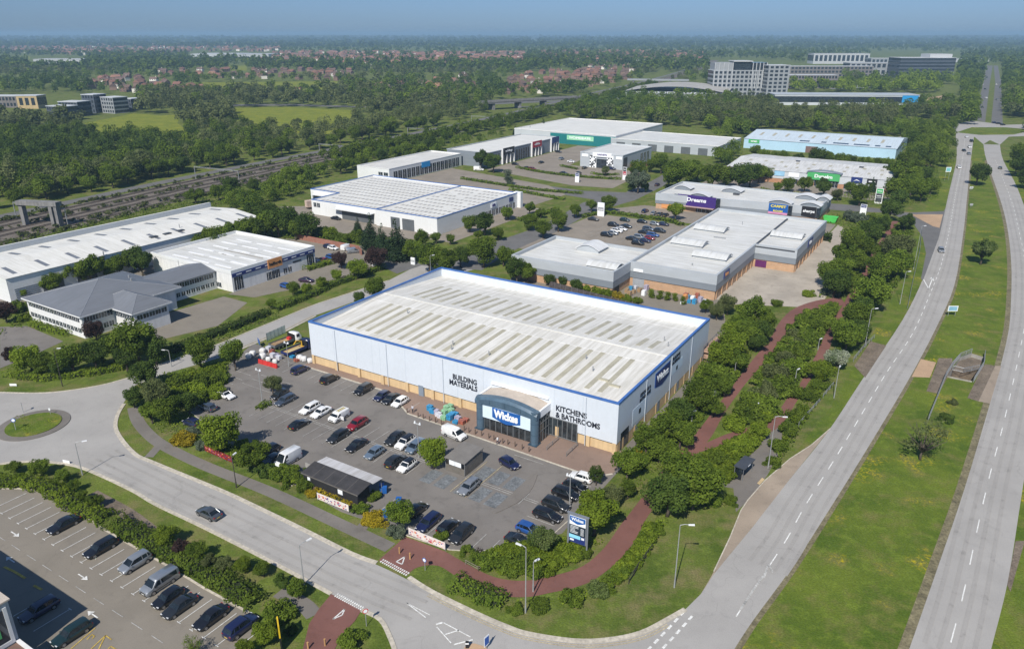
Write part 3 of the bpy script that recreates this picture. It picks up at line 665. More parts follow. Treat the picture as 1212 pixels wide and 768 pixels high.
def car(x,y,head,kind,colr,label,group=None,roofc=None,full=True,cat='car',z=0.0):
 p=car_proto(kind);k=p['k'];hw=k['W']/2
 r=empty('parked_car' if not(label.find('driving')>=0 or label.find('travel')>=0)else 'moving_car',(x,y,z),head,label,cat,group)
 inst('body',p['body'],r,mt=CPM[colr])
 inst('window_glass',p['glass'],r)
 if roofc:
  c0,c1,c2,c3=k['cab'];X=p['X'];b=MB();zr=k['H']+.052
  loft(b,[(X(f),[(hw*.735,zr+dz-.085),(hw*.71,zr+dz-.035),(hw*.4,zr+dz+.006)])for f,dz in((c1-.01,-.03),((c1+c2)/2,.0),(c2+.005,-.03))])
  b.build('roof_panel',CPM[roofc],r,label='black roof panel' if roofc=='black' else None)
 if not full:
  for f in k['ax']:
   for s in(1,-1):inst('wheel',p['tyre'],r,(p['X'](f),s*(hw-.09),k['wr']))
  return r
 for f in k['ax']:
  for s in(1,-1):
   t=inst('wheel',p['tyre'],r,(p['X'](f),s*(hw-.085),k['wr']));inst('rim',p['rim'],t)
 for s in(1,-1):
  inst('headlight',p['head'],r,(k['L']/2-.10,s*hw*.66,k['top'][0][1]+.01))
  inst('tail_light',p['tail'],r,(-k['L']/2+.08,s*hw*.72,k['top'][-1][1]+.10))
 return r
VAN={}
def van(x,y,head,colr,label,group=None,L=4.9,H=1.95,Wd=1.95,windows=False,cat='van'):
 key=(L,H,windows)
 if key not in VAN:
  hw=Wd/2;b=MB();X=lambda f:L/2-f*L
  sec=lambda w_,z0,z1,tp:[(w_*.93,z0),(w_,z0+.15),(w_*.99,(z0+z1)/2+.1),(w_*tp,z1-.10),(w_*tp*.86,z1)]
  loft(b,[(X(0),sec(hw*.84,.35,.80,.95)),(X(.03),sec(hw*.95,.28,.95,.95)),(X(.16),sec(hw,.25,1.12,.95)),(X(.19),sec(hw,.25,1.16,.94)),(X(.34),sec(hw,.25,H-.03,.84)),(X(.40),sec(hw,.25,H,.86)),(X(.97),sec(hw,.25,H-.02,.86)),(X(1),sec(hw*.96,.30,H-.12,.84))])
  for s in(1,-1):
   b.box(X(.27),X(.235),*((hw*.9,hw*1.16)if s>0 else(-hw*1.16,-hw*.9)),1.1,1.32,1)
   b.box(X(.74),X(.27),*((hw-.03,hw+.012)if s>0 else(-hw-.012,-hw+.03)),.5,.6,1)
   for f in(.19,.77):b.wheel(X(f),s*(hw-.1),.36,.39,.215,14,1)
  b.box(L/2-.12,L/2+.012,-.5,.5,.52,.74,1);b.box(L/2-.05,L/2+.03,-hw*.8,hw*.8,.28,.42,1)
  b.box(L/2-.05,L/2+.036,-.26,.26,.44,.54,2);b.box(-L/2-.012,-L/2+.05,-.26,.26,.5,.61,3)
  bm_=b.mesh('body',[None,M_TRIM,M_PLATE_W,M_PLATE_Y])
  g_=MB()
  a0,a1=X(.175),X(.335)
  g_.add([(a0+.02,-hw*.86,1.14),(a0+.02,hw*.86,1.14),(a1+.03,hw*.72,H-.10),(a1+.03,-hw*.72,H-.10),(a0-.2,-hw*.86,1.10),(a0-.2,hw*.86,1.10),(a1-.2,hw*.72,H-.14),(a1-.2,-hw*.72,H-.14)],[(0,1,2,3),(4,7,6,5),(0,4,5,1),(2,6,7,3),(0,3,7,4),(1,5,6,2)])
  for s in(1,-1):
   q=[(X(.23),1.15),(X(.42),1.15),(X(.42),H-.18),(X(.36),H-.18)]
   if windows:qs=[q,[(X(.46),1.15),(X(.92),1.15),(X(.92),H-.2),(X(.46),H-.2)]]
   else:qs=[q]
   for q in qs:
    vs=[(x_,s*(hw*(.985 if z_<1.3 else .875)+.02),z_)for x_,z_ in q]+[(x_,s*hw*.80,z_)for x_,z_ in q]
    g_.add(vs,[(0,1,2,3),(4,7,6,5),(0,4,5,1),(1,5,6,2),(2,6,7,3),(3,7,4,0)])
  VAN[key]=(bm_,g_.mesh('window_glass',[M_CGLASS]))
  bm_.polygons.foreach_set('use_smooth',[True]*len(bm_.polygons))
  try:bm_.set_sharp_from_angle(angle=R(35))
  except Exception:pass
 r=empty('van',(x,y),head,label,cat,group);p=car_proto('suv');hw=Wd/2
 inst('body',VAN[key][0],r,mt=CPM[colr]);inst('window_glass',VAN[key][1],r)
 for f in(.19,.77):
  for s in(1,-1):
   t=inst('wheel',p['tyre'],r,(L/2-f*L,s*(hw-.085),.36));inst('rim',p['rim'],t)
 for s in(1,-1):
  inst('headlight',p['head'],r,(L/2-.16,s*hw*.72,.86));inst('tail_light',p['tail'],r,(-L/2+.07,s*hw*.86,1.0))
 return r
HV=R(58)
def put(px,py,kind,colr,head,label,group=None,**kw):
 x,y=G(px,py,0.7)
 if kind=='van':return van(x,y,head,colr,label,group,**kw)
 return car(x,y,head,kind,colr,label,group,**kw)
GS='cars in the store car park'
A,B_=HV,HV+PI
put(355,437,'mpv','navy',A,'dark blue people carrier nearest the red barrier and white bulk bags',GS)
put(390,448,'suv','black',A,'boxy black off-roader parked alone below the cream pilasters',GS)
put(430,460.5,'suv','black',B_,'glossy black SUV parked alone beside three cars near the steel door',GS)
put(452,468,'hatch','navy',B_,'dark blue hatchback first of three cars beside the store wall',GS)
put(463,471,'saloon','black',B_,'black car between the dark blue hatchback and the white hatchback',GS)
put(473.5,475,'hatch','white',B_,'white hatchback beside the walkway with bollards, end of three',GS)
put(337.5,473,'estate','bluegrey',B_,'blue-grey estate car by the little tree island',GS)
put(331,466,'hatch','dgrey',B_,'dark car half hidden under the little island tree',GS)
put(366.8,482.4,'estate','white',B_,'tall white estate car beside the white saloon',GS)
put(380,487,'saloon','white',B_,'low white saloon between the white estate and the white van',GS)
put(354,501,'coupe','black',A,'black coupe nose to nose behind the white estate car',GS)
put(423,501,'suv','red',B_,'dark red SUV, the only red car by the store',GS)
put(400,515.5,'estate','dgrey',B_,'dark grey estate car in front of the dark red SUV',GS)
put(422,526,'saloon','black',B_,'black saloon between the dark grey estate and the silver hatchback',GS)
put(443,535,'hatch','lblue',B_,'silver-blue hatchback parked alone on the lower row',GS)
put(467.7,518.6,'suv','dgrey',B_,'dark grey SUV beside the white car with black roof',GS)
put(480,523,'suv','white',B_,'white crossover with black roof between two cars, upper row',GS,roofc='black')
put(492,528,'mpv','lblue',B_,'pale blue compact car half behind the car park tree',GS)
put(468.5,545,'suv','dgrey',A,'dark grey crossover beside the white car, lower row',GS)
put(481.7,550,'hatch','white',B_,'white hatchback with black roof beside the tree kerb, lower row',GS,roofc='black')
put(603,547,'hatch','navy',R(-32-14),'dark blue hatchback driving past the store entrance',GS)
put(554.8,575,'estate','silver',B_,'silver estate car parked in the blue painted bays',GS)
put(318.5,532,'hatch','black',B_,'black car in tree shade behind the white van',GS)
put(322.5,543,'saloon','dgrey',B_,'dark car in shadow alongside the white van by the shed',GS)
put(267,466.6,'coupe','white',R(-32),'white coupe with black roof alone by the hedge',GS,roofc='black')
put(245.5,481,'hatch','bluegrey',R(148),'blue-grey car half in shade below the white coupe',GS)
put(227,499,'hatch','navy',R(148),'dark blue car deep in tree shade near the footpath',GS)
wt=put(688,563.5,'hatch','white',R(148),'white hatchback with open tailgate below the paved corner',GS)
put(680.5,574,'hatch','black',R(-32),'black car between the white hatchback and a large black SUV',GS)
put(669.5,583.5,'suv','black',R(-32),'black SUV behind the lamp post, third below the paved corner',GS)
put(658,596.5,'suv','dgrey',R(-32),'dark grey SUV beside the big bright tree, fourth below the paved corner',GS)
put(648,608.5,'estate','black',R(-32),'long black estate car nearest the store price totem',GS)
put(626,625,'hatch','blue',R(-32),'bright blue hatchback half behind the blossoming tree',GS)
put(614.5,638.7,'coupe','dgrey',R(-32),'dark low coupe beside the bright blue hatchback',GS)
put(493,602,'hatch','black',A,'black car half hidden by the tree beside the shed path',GS)
put(507,617,'estate','navy',B_,'dark blue estate car above the red and white banner',GS)
put(530,622,'hatch','black',A,'small black car behind the bush above the banner',GS)
put(546,631,'suv','dgrey',B_,'dark green-grey SUV at the row end by the white line',GS)
GV='vans in the store car park'
put(537.6,513,'van','white',R(-32-6),'white panel van stopped in front of the wrapped pallets',GV)
v=put(339.6,544,'van','white',B_,'long-roofed white van parked beside the black shed',GV,L=5.3,H=2.35)
v=put(401,492,'van','white',B_,'white works van with ladders on the roof and an open door',GV,L=4.3,H=1.75)
lad=MB()
for s in(-.25,.25):lad.box(-1.7,.3,s-.04,s+.04,1.80,1.87)
for k_ in range(7):lad.box(-1.6+.28*k_,-1.55+.28*k_,-.25,.25,1.81,1.86)
lad.build('roof_ladder',mat('yellow_ladder',(0.45,0.36,0.10),0.6),v)
MB().box(0.45,0.55,0.9,1.8,0.45,1.15).build('open_door',CPM['white'],v)
b=MB();b.add([(-1.55,-.62,1.46),(-1.55,.62,1.46),(-2.35,.58,1.86),(-2.35,-.58,1.86),(-1.53,-.62,1.40),(-1.53,.62,1.40),(-2.33,.58,1.79),(-2.33,-.58,1.79)],[(0,1,2,3),(4,7,6,5),(0,4,5,1),(1,5,6,2),(2,6,7,3),(3,7,4,0)]);b.build('tailgate',CPM['white'],wt)
GL='cars in the lower car park'
put(75,619.5,'saloon','black',B_,'black saloon at the roundabout end of the hedge row',GL)
put(119,647,'estate','black',B_,'black estate car next to the silver people carrier',GL)
put(159.7,665,'mpv','silver',B_,'silver-grey people carrier between empty bays by the hedge',GL)
put(188.8,688.5,'van','silver',B_,'silver van with windows beside the hedge','vans by the hedge',L=5.0,H=1.95,windows=True)
put(198.7,706,'hatch','black',B_,'black hatchback tight between the silver van and a grey saloon',GL)
put(212.5,716,'saloon','dgrey',B_,'dark grey saloon second from the silver van',GL)
put(249.5,729,'saloon','black',B_,'polished black saloon in the bays beside two grey and blue cars',GL)
put(285,740,'suv','navy',A,'dark blue SUV in the last bay before the bushes',GL)
put(46,720,'estate','navy',B_,'dark blue estate car in the shadow of the glazed building',GL)
put(84.5,748,'estate','dgreen',B_,'dark green estate car beside the yellow cross-hatching',GL)
GR='cars on the roads'
put(247,606,'saloon','grey',R(148),'grey saloon driving along the curved access road',GR)
put(1114,295.6,'hatch','silver',R(249),'silver hatchback driving down the dual carriageway past the slip road',GR)
put(1135,198,'mpv','white',R(254),'white people carrier driving down the upper dual carriageway',GR,full=False)
put(1183.7,198.7,'hatch','grey',R(65),'grey car driving away on the farther carriageway',GR,full=False)
GB='cars in the stepped retail car park'
for d in[(702.4,259,'saloon','dgrey','dark grey saloon alone at the hedge corner of the retail car park'),(739.5,260,'hatch','dgreen','dark green hatchback under the hedge, leftmost of the back row'),(760,262,'hatch','black','black hatchback under the hedge, second of the back row'),(775,264.5,'hatch','silver','silver hatchback at the hedge beside a dark blue car'),(785.7,265,'hatch','navy','dark blue hatchback at the end of the hedge row'),(726,266,'suv','black','black SUV above the three white cars'),(741,267.5,'saloon','dgrey','dark grey saloon beside the white pair'),(735.5,270.5,'saloon','white','white saloon right of two parked together'),(730,273,'suv','white','white SUV left of two parked together'),(725.5,275.6,'hatch','silver','silver hatchback below the white pair'),(718,277.7,'suv','black','black SUV at the bottom of the short row'),(767.6,270.5,'estate','bluegrey','blue-grey estate car near the big dark SUV'),(762.6,274.4,'saloon','black','black saloon behind the bright blue car'),(781,273,'suv','dgrey','large dark grey SUV at the row end'),(773,277.7,'estate','blue','bright blue estate car above the red hatchback'),(769,281.4,'hatch','red','red hatchback among dark cars'),(748,282,'saloon','black','black saloon at the wall end of the row'),(757,280.5,'mpv','silver','silver people carrier behind the red hatchback'),(764,284.5,'hatch','navy','dark blue hatchback beside the red one'),(755,287.5,'suv','black','black SUV closest to the white roof'),(763.7,249.4,'estate','navy','dark blue estate car before the bed shop doors'),(774,252,'hatch','silver','silver hatchback before the bed shop doors'),(781.5,253,'hatch','grey','grey hatchback second from the bed shop tree'),(788,254,'hatch','dgrey','dark hatchback nearest the bed shop tree')]:
 put(d[0],d[1],d[2],d[3],R(-32)if d[1]>255 else A,d[4],GB,full=False)
GH='cars around the white car-parts shop'
for d in[(388.8,291.5,'hatch','navy','dark blue hatchback against the brick wall'),(394,293,'hatch','white','white hatchback against the brick wall'),(392.8,304.7,'suv','blue','blue SUV behind the purple-leaved tree'),(383.5,308,'hatch','red','red hatchback at the shop side'),(377,310.6,'hatch','navy','dark car nearest the shop corner'),(362.4,331,'saloon','plum','dark plum saloon outside the shop front'),(338.6,338,'hatch','blue','blue hatchback below the shop doors'),(397.6,258,'saloon','black','black saloon in the middle of the loading yard'),(422,255,'suv','black','black SUV by the loading bay')]:
 put(d[0],d[1],d[2],d[3],R(-32)if d[0]!=362.4 else R(-15),d[4],GH,full=False)
put(418,297,'van','silver',R(20),'silver van by the brick wall corner','vans at the car-parts shop',L=4.6,H=1.85)
put(410.5,293,'van','white',R(60),'white and blue van by the brick wall','vans at the car-parts shop',L=4.6,H=2.0)
GC='cars in the terrace car park'
for i,d in enumerate([(609.7,194,'black','black car outside the dark shop sign'),(640.7,192,'dgrey','dark grey car in the middle of the terrace car park'),(630,200,'red','red car by the hedge before the terrace'),(623.5,198.6,'black','black car beside the red car'),(667,204.6,'dgrey','dark grey car along the lower hedge'),(664.5,188,'silver','silver car in the upper bays'),(661,179.5,'dgrey','dark car near the green store'),(692,198.4,'black','black car at the grey pavilion corner'),(724,199.5,'navy','dark blue car at the pavilion doors'),(685,204.6,'dgrey','dark car behind the pavilion hedge'),(676,191,'white','white car in the upper bays')]):
 put(d[0],d[1],('hatch','saloon','suv')[i%3],d[2],R(-32+90*(i%2)),d[3],GC,full=False)
put(778,218.5,'hatch','plum',R(60),'plum-coloured hatchback driving along the estate road',GR,full=False)
put(566.8,200.5,'van','white',R(-10),'long white van on the estate road by the dark round trees','vans on the estate road',L=5.6,H=2.4)
GD='distant cars on the dual carriageway'
rng=random.Random(3)
LC='small distant car on the dual carriageway near the far roundabout'
for px,py,c_,h_ in[(1144,162,'white',254),(1150,167,'dgrey',254),(1147.6,174,'white',254),(1146.8,182,'silver',254),(1141,178,'dgrey',254),(1157,131,'white',260),(1161,113.5,'silver',260),(1166,105.6,'dgrey',260),(1159.5,121,'black',260),(1163,100,'white',260),(1168,92,'dgrey',260),(1177,145.2,'navy',0),(1182,146,'black',10),(1187,147.5,'dgrey',20),(1180,118,'silver',80),(1179,100,'white',80),(1162.5,127,'dgrey',260),(1167,116,'white',260)]:
 put(px,py,rng.choice(['hatch','saloon','suv']),c_,R(h_),LC,GD,full=False)
M_PANEL=ribbed('pale_blue_cladding',(0.585,0.63,0.685),'X',0.30,0.16,0.5,0.02,0.05)
M_PANELE=ribbed('pale_blue_cladding_end',(0.585,0.63,0.685),'Y',0.30,0.16,0.5,0.02,0.05)
M_ROOFW=ribbed('white_metal_roof',(0.66,0.645,0.605),'X',0.5,0.10,0.5,0.05,0.26)
M_ROOFWY=ribbed('white_metal_roof_cross',(0.68,0.67,0.63),'Y',0.5,0.10,0.5,0.05,0.16)
M_INNER=ribbed('parapet_lining',(0.66,0.66,0.66),'X',0.9,0.25,0.5,0.05,0.15)
M_CAPB=mat('blue_capping',(0.055,0.14,0.38),0.45,0.12,0.8)
M_CREAM=mat('cream_render',(0.60,0.44,0.25),0.85,0.08,0.5,streak=0.12)
M_SKYL=mat('weathered_rooflight',(0.385,0.36,0.275),0.5,0.15,0.5,fine=0.1)
M_TEALSTEEL=mat('blue_grey_steel',(0.075,0.125,0.175),0.4,0.12,0.8,streak=0.15)
M_DARKTXT=mat('dark_navy_lettering',(0.018,0.022,0.035),0.5,0.05)
M_SIGNB=mat('blue_sign_panel',(0.016,0.10,0.34),0.4,0.05)
M_SIGNN=mat('navy_sign_panel',(0.020,0.035,0.15),0.4,0.05)
M_SIGNW=mat('white_sign_panel',(0.78,0.80,0.82),0.45,0.04)
M_GLS=glass('shopfront_glass',(0.022,0.028,0.032),0.08)
M_FRAME=mat('grey_window_frame',(0.16,0.17,0.18),0.5)
M_SEAM=mat('panel_joint_grey',(0.46,0.51,0.57),0.7,0.08)
M_TANROOF=mat('beige_roof_felt',(0.46,0.40,0.34),0.9,0.1,0.6,fine=0.1)
M_GALV=mat('galvanised_steel',(0.38,0.39,0.40),0.45,0.12,2.0,metal=0.5)
M_GREYDOOR=mat('grey_steel_door',(0.20,0.24,0.29),0.5)
SL,SD,SH=75.4,49.0,10.0
ox,oy=W(0,0)
st=empty('store_building',(ox,oy),GA,'huge pale blue and white DIY store with blue roof edge and arched entrance','store')
zb=2.2
b=MB()
b.box(0,SL,0,0.35,zb,SH);b.box(0,SL,SD-0.35,SD,zb,SH);b.build('cladding',M_PANEL,st)
each('end_cladding',M_PANELE,st,[(0,.35,.352,SD-.352,zb,SH),(SL-.35,SL,.352,SD-.352,zb,SH)])
b=MB();b.box(0.3,SL-0.03,0.36,SD-0.36,0,zb-0.02);b.build('plinth_wall',M_CREAM,st)
PB=[(u,u+.7,-.04,.358,0,zb+.02)for u in[0.05,63.0,69.4,74.6]+[upx(300+x/3.7875,380+y/3.7875,0)[0]-.3 for x,y in((370,205),(472,235),(578,265),(688,300),(802,335),(925,375))]]+[(SL-.3,SL+.04,2.5+5.3*k,3.1+5.3*k,0,zb+.02)for k in range(9)]
each('pilaster',M_CREAM,st,PB)
b=MB()
for x in(251,372,460,502,641,785,930):
 u=upx(340+x/4.654,400,0)[0];b.box(u,u+.07,-0.012,0,zb,SH-.3)
for u in(47.0,62.6,68.5):b.box(u,u+.07,-0.012,0,zb,SH-.3)
b.build('panel_joint',M_SEAM,st)
b=MB();b.box(-.06,SL+.06,-.06,.42,SH,SH+.32);b.box(-.06,SL+.06,SD-.42,SD+.06,SH,SH+.32);b.box(-.06,.42,.422,SD-.422,SH,SH+.32);b.box(SL-.42,SL+.06,.422,SD-.422,SH,SH+.32)
b.build('roof_edge_capping',M_CAPB,st)
for u in(7.9,22.6,37.3,69.2):MB().tube([(u,-.1,.1),(u,-.1,SH-.2)],.07,6).build('downpipe',M_SEAM,st)
for v in(12.5,25.5,37.5):MB().tube([(SL+.1,v,.1),(SL+.1,v,SH-.2)],.07,6).build('downpipe',M_SEAM,st)
ze,zr,vm=7.9,9.75,SD/2+0.6
b=MB();b.add([(.36,.36,ze+.6),(SL-.36,.36,ze+.6),(SL-.36,vm,zr),(.36,vm,zr),(.36,SD-.36,ze),(SL-.36,SD-.36,ze)],[(0,1,2,3),(3,2,5,4)])
rf=b.build('roof',M_ROOFW,st)
slope=lambda v:(ze+.6+(zr-ze-.6)*(v-.36)/(vm-.36))if v<vm else(zr+(ze-zr)*(v-vm)/(SD-.36-vm))
def rlight(u,v0,v1,wd=1.0):
 a,c_=slope(v0)+.05,slope(v1)+.05
 MB().add([(u,v0,a),(u+wd,v0,a),(u+wd,v1,c_),(u,v1,c_),(u,v0,a-.08),(u+wd,v0,a-.08),(u+wd,v1,c_-.08),(u,v1,c_-.08)],[(0,1,2,3),(0,4,5,1),(1,5,6,2),(2,6,7,3),(3,7,4,0)]).build('rooflight',M_SKYL,st)
u=6.5;us=[]
gaps=[2.75,2.75,2.75,3.9]
for i in range(22):us.append(u);u+=gaps[i%4]*.98
for u in us:rlight(u,5.2,20.4)
for u in us:rlight(u+0.6,vm+2.4,SD-9.5 if us.index(u)<19 else vm+8.0)
b=MB();b.box(.36,SL-.36,vm-.25,vm+.25,zr-.02,zr+.07);b.build('ridge_cap',M_ROOFWY,st)
b=MB()
for u,v in((14,17.5),(33.6,8.5),(34.6,6.6),(61,16),(64.5,12),(43,8),(70.5,34),(72.5,31)):MB().cyl(u,v,slope(v)-.1,slope(v)+1.0,.13,8).build('roof_vent',M_GALV,st)
b=MB();b.box(67,69.0,9.4,10.0,slope(9.6)-.05,slope(9.6)+.25);b.box(69.6,71.8,8.2,8.8,slope(8.5)-.05,slope(8.5)+.25);b.build('roof_hatch',M_SKYL,st)
b=MB()
for v in(20.5,44.0):b.box(.5,SL-.5,v,v+.12,slope(v)-.02,slope(v)+.045)
b.build('roof_seam',M_INNER,st)
def front_text(s,px0,px1,**kw):
 u0,z0=upx(*px0,0);u1,z1=upx(*px1,0)
 return u0,u1,(z0+z1)/2
for s,p0,p1 in(('BUILDING',(536.5,446.5),(564,452.5)),('MATERIALS',(532.5,452.5),(564.5,460))):
 u0,u1,z=front_text(s,p0,p1);text_obj(s,1.55,M_DARKTXT,st,((u0+u1)/2,-.03,z),FRONT,bold=.03,wfit=(u1-u0)*1.03)
for s,p0,p1 in(('KITCHENS',(658.5,483.5),(694,492)),('& BATHROOMS',(658.5,492.5),(709.5,503.5))):
 u0,u1,z=front_text(s,p0,p1);text_obj(s,1.5,M_DARKTXT,st,((u0+u1)/2,-.03,z),FRONT,bold=.03,wfit=(u1-u0)*1.03)
u0,_=upx(496,465,0);b=MB();b.box(u0-.1,u0+1.2,-.02,.39,0,2.45);b.build('door',M_GREYDOOR,st)
u0=upx(648.5,505,0)[0];u1=upx(683,515,0)[0]
wn=MB().box(u0,u1,-.03,.3,.25,3.9).build('window',M_GLS,st)
b=MB()
for k in range(7):
 uu=u0+(u1-u0)*k/6;b.box(uu-.06,uu+.06,-.075,-.03,.25,3.9)
b.box(u0,u1,-.078,-.032,3.8,4.0);b.box(u0,u1,-.078,-.032,.2,.34);b.build('window_frame',M_FRAME,wn)
pu0,pu1,pd,ph=48.6,62.0,5.3,7.3
b=MB()
for u in(pu0,pu1-1.55):b.tube([(u+.78,-pd+.78,0),(u+.78,-pd+.78,ph-.55)],.78,20)
n=16;arc=lambda t:ph-.75+1.05*(1-(2*t-1)**2)
vs=[];fs=[]
for i in range(n+1):
 t=i/n;u=pu0+(pu1-pu0)*t;z=arc(t);zl=ph-1.9+.35*(1-(2*t-1)**2)
 vs+=[(u,-pd+.1,zl),(u,-pd,z-.45),(u,-pd+.35,z),(u,-pd+1.5,z),(u,-pd+1.5,zl)]
for i in range(n):
 for k in range(5):fs.append((i*5+k,(i+1)*5+k,(i+1)*5+(k+1)%5,i*5+(k+1)%5))
fs+=[(4,3,2,1,0),tuple(n*5+k for k in range(5))]
b.add(vs,fs);pt=b.build('porch_frame',M_TEALSTEEL,st)
b=MB()
for t in(.25,.5,.75):u=pu0+(pu1-pu0)*t;b.box(u-.03,u+.03,-pd-.012,-pd+.2,ph-1.3,arc(t)-.5)
for u in(pu0,pu1-1.55):
 for z in(2.2,4.4):b.tube([(u+.78,-pd+.78,z),(u+.78,-pd+.78,z+.05)],.80,20)
b.box(pu0-.1,pu0+1.7,-pd-.12,-pd+1.7,0,.22);b.box(pu1-1.7,pu1+.1,-pd-.12,-pd+1.7,0,.22)
b.build('panel_joint',mat('dark_steel_joint',(0.03,0.06,0.09),0.5),pt)
b=MB();vs=[];fs=[]
for i in range(n+1):
 t=i/n;u=pu0+.3+(pu1-pu0-.6)*t;vs+=[(u,-pd+1.5,arc(t)-.12),(u,0,arc(t)-.12)]
for i in range(n):fs.append((2*i,2*i+2,2*i+3,2*i+1))
b.add(vs,fs);b.build('porch_roof',M_TANROOF,st)
b=MB();b.box(pu1-.35,pu1-.02,-pd+1.502,-.002,ph-2.0,ph-.55);b.box(pu0+.02,pu0+.35,-pd+1.502,-.002,ph-2.0,ph-.55);b.box(pu0+.4,pu1-.4,-.3,-.003,ph+.1,ph+.5);b.build('porch_fascia',M_SIGNW,st)
b=MB();b.box(pu1-.28,pu1-.22,-pd+1.5,0,.2,ph-2.0);b.box(pu0+.22,pu0+.28,-pd+1.5,0,.2,ph-2.0);b.box(pu0+1.5,pu1-1.5,-pd+.9,-pd+.96,.15,3.0)
pg=b.build('porch_glazing',M_GLS,st)
b=MB()
for k in range(9):
 u=pu0+1.55+(pu1-pu0-3.1)*k/8;b.box(u-.05,u+.05,-pd+.82,-pd+.9,.1,3.0)
for k in range(4):
 v=-pd+1.6+1.1*k;b.box(pu1-.2,pu1-.12,v,v+.09,.1,ph-2.0);b.box(pu0+.12,pu0+.2,v,v+.09,.1,ph-2.0)
for z in(2.3,3.9):b.box(pu1-.2,pu1-.13,-pd+1.5,-.05,z,z+.1)
b.box(pu0+1.5,pu1-1.5,-pd+.82,-pd+.9,2.35,2.45);b.build('mullion',M_FRAME,pg)
b=MB()
for k,c_ in enumerate((1,3,4,6)):
 u=pu0+2.2+1.35*c_;b.box(u,u+.7,-pd+1.05,-pd+1.5,.1,1.0+.3*(k%3))
b.build('trolley_rank',M_GALV,pg)
sg=MB().box(pu0+1.5,pu1-1.5,-pd+.42,-pd+.62,2.75,ph-1.75).build('sign_board',mat('pale_sign_board',(0.62,0.74,0.82),0.45,0.04),st)
us0,us1=pu0+3.7,pu1-3.6
zs=ph-1.95
def shield(x0,x1,zt,zl,zm,y0,y1):
 pts=[(x0,zt),(x1,zt),(x1,zl)]+[(x0+(x1-x0)*t,zm+(zl-zm)*abs(2*t-1)**1.3)for t in(.8,.65,.5,.35,.2)]+[(x0,zl)]
 b=MB();n=len(pts);b.add([(x,y0,z)for x,z in pts]+[(x,y1,z)for x,z in pts],[tuple(range(n-1,-1,-1)),tuple(range(n,2*n))]+[(i,(i+1)%n,n+(i+1)%n,n+i)for i in range(n)]);return b
bd=shield(us0,us1,zs,zs-2.0,zs-2.75,-pd+.34,-pd+.415).build('blue_shield',M_SIGNB,sg)
text_obj('Wickes',2.1,M_SIGNW,sg,((us0+us1)/2,-pd+.31,zs-1.12),FRONT,bold=.05,wfit=(us1-us0)*.86)
for u in(64.2,68.2):
 b=MB();b.tube([(u,-1.0,.9),(u,-5.2,.9)],.05,6);b.tube([(u,-1.0,.5),(u,-5.2,.5)],.04,6)
 for v in(-1,-3.1,-5.2):b.tube([(u,v,0),(u,v,.9)],.05,6)
 t=empty('guard_rail',W(u,0),GA,'grey guard rail on the paving %s'%('next to the porch' if u<66 else 'nearest the shop window'),'rail','guard rails on the store paving')
 o=b.xf(Matrix.Translation((-u,0,0))).build('rail',M_FRAME,t)
def east(px,py):return vpx(px,py,SL)
e0,e1=east(775.5,455)[0],east(792,438)[0]
zt=9.0
b=shield(0,e1-e0,0,-2.6,-3.3,-.08,0);b.xf(Matrix.Translation((SL+.012,e0,zt))@Matrix.Rotation(PI/2,4,'Z')@Matrix.Rotation(0,4,'Z'))
b.build('blue_shield',M_SIGNN,st)
b=shield(-.25,e1-e0+.25,.22,-2.75,-3.55,-.04,0);b.xf(Matrix.Translation((SL+.004,e0,zt))@Matrix.Rotation(PI/2,4,'Z'));b.build('shield_rim',M_SIGNB,st)
text_obj('Wickes',2.0,M_SIGNW,st,(SL+.13,(e0+e1)/2,zt-1.4),EAST,bold=.03,wfit=(e1-e0)*.82)
f0,f1=east(757.5,467)[0],east(770.5,455)[0]
text_obj('KITCHENS &',.95,M_DARKTXT,st,(SL+.04,(f0+f1)/2,7.6),EAST,bold=.03,wfit=(f1-f0)*.95);text_obj('BATHROOMS',.95,M_DARKTXT,st,(SL+.04,(f0+f1)/2,6.6),EAST,bold=.03,wfit=f1-f0)
g0,g1=east(795,432)[0],east(805,422)[0]
text_obj('BUILDING',.95,M_DARKTXT,st,(SL+.04,(g0+g1)/2,8.8),EAST,bold=.03,wfit=(g1-g0)*.9);text_obj('MATERIALS',.95,M_DARKTXT,st,(SL+.04,(g0+g1)/2,7.8),EAST,bold=.03,wfit=g1-g0)
h0,h1=east(749.5,480)[0],east(766,470)[0]
each('pale_board',mat('pale_board',(0.60,0.69,0.76),0.6,.03),st,[(SL+.003,SL+.03,h0,h1,2.7,6.0),(SL+.003,SL+.03,g0+.5,g1+1.8,5.2,7.3)])
b=MB();b.box(SL+.031,SL+.05,(h0+h1)/2-.5,(h0+h1)/2+.5,4.0,5.0);b.box(SL+.031,SL+.05,(g0+g1)/2+.4,(g0+g1)/2+1.3,5.5,6.4);b.build('dark_emblem',M_DARKTXT,st)
b=MB();b.box(SL-.34,SL+.02,1.6,5.2,.05,3.6);b.build('window',M_GLS,st)
each('door',M_GREYDOOR,st,[(SL+.02,SL+.05,y,y+1.1,0,2.3)for y in(8.5,19.2,30)])
PALC=dict(blue=(0.03,0.22,0.42),green=(0.22,0.42,0.25),white=(0.55,0.55,0.60),brick=(0.30,0.09,0.06),lilac=(0.36,0.33,0.42))
rg=random.Random(5)
M_WRAP={k:mat('shrink_wrap_'+k,v,0.3,0.3,2.2,fine=0.25,fscale=5)for k,v in PALC.items()}
M_WOOD=mat('pallet_wood',(0.30,0.20,0.11),0.9,0.2,2)
PN=dict(blue='bright blue',green='pale green',white='white',brick='red brick-coloured',lilac='lilac')
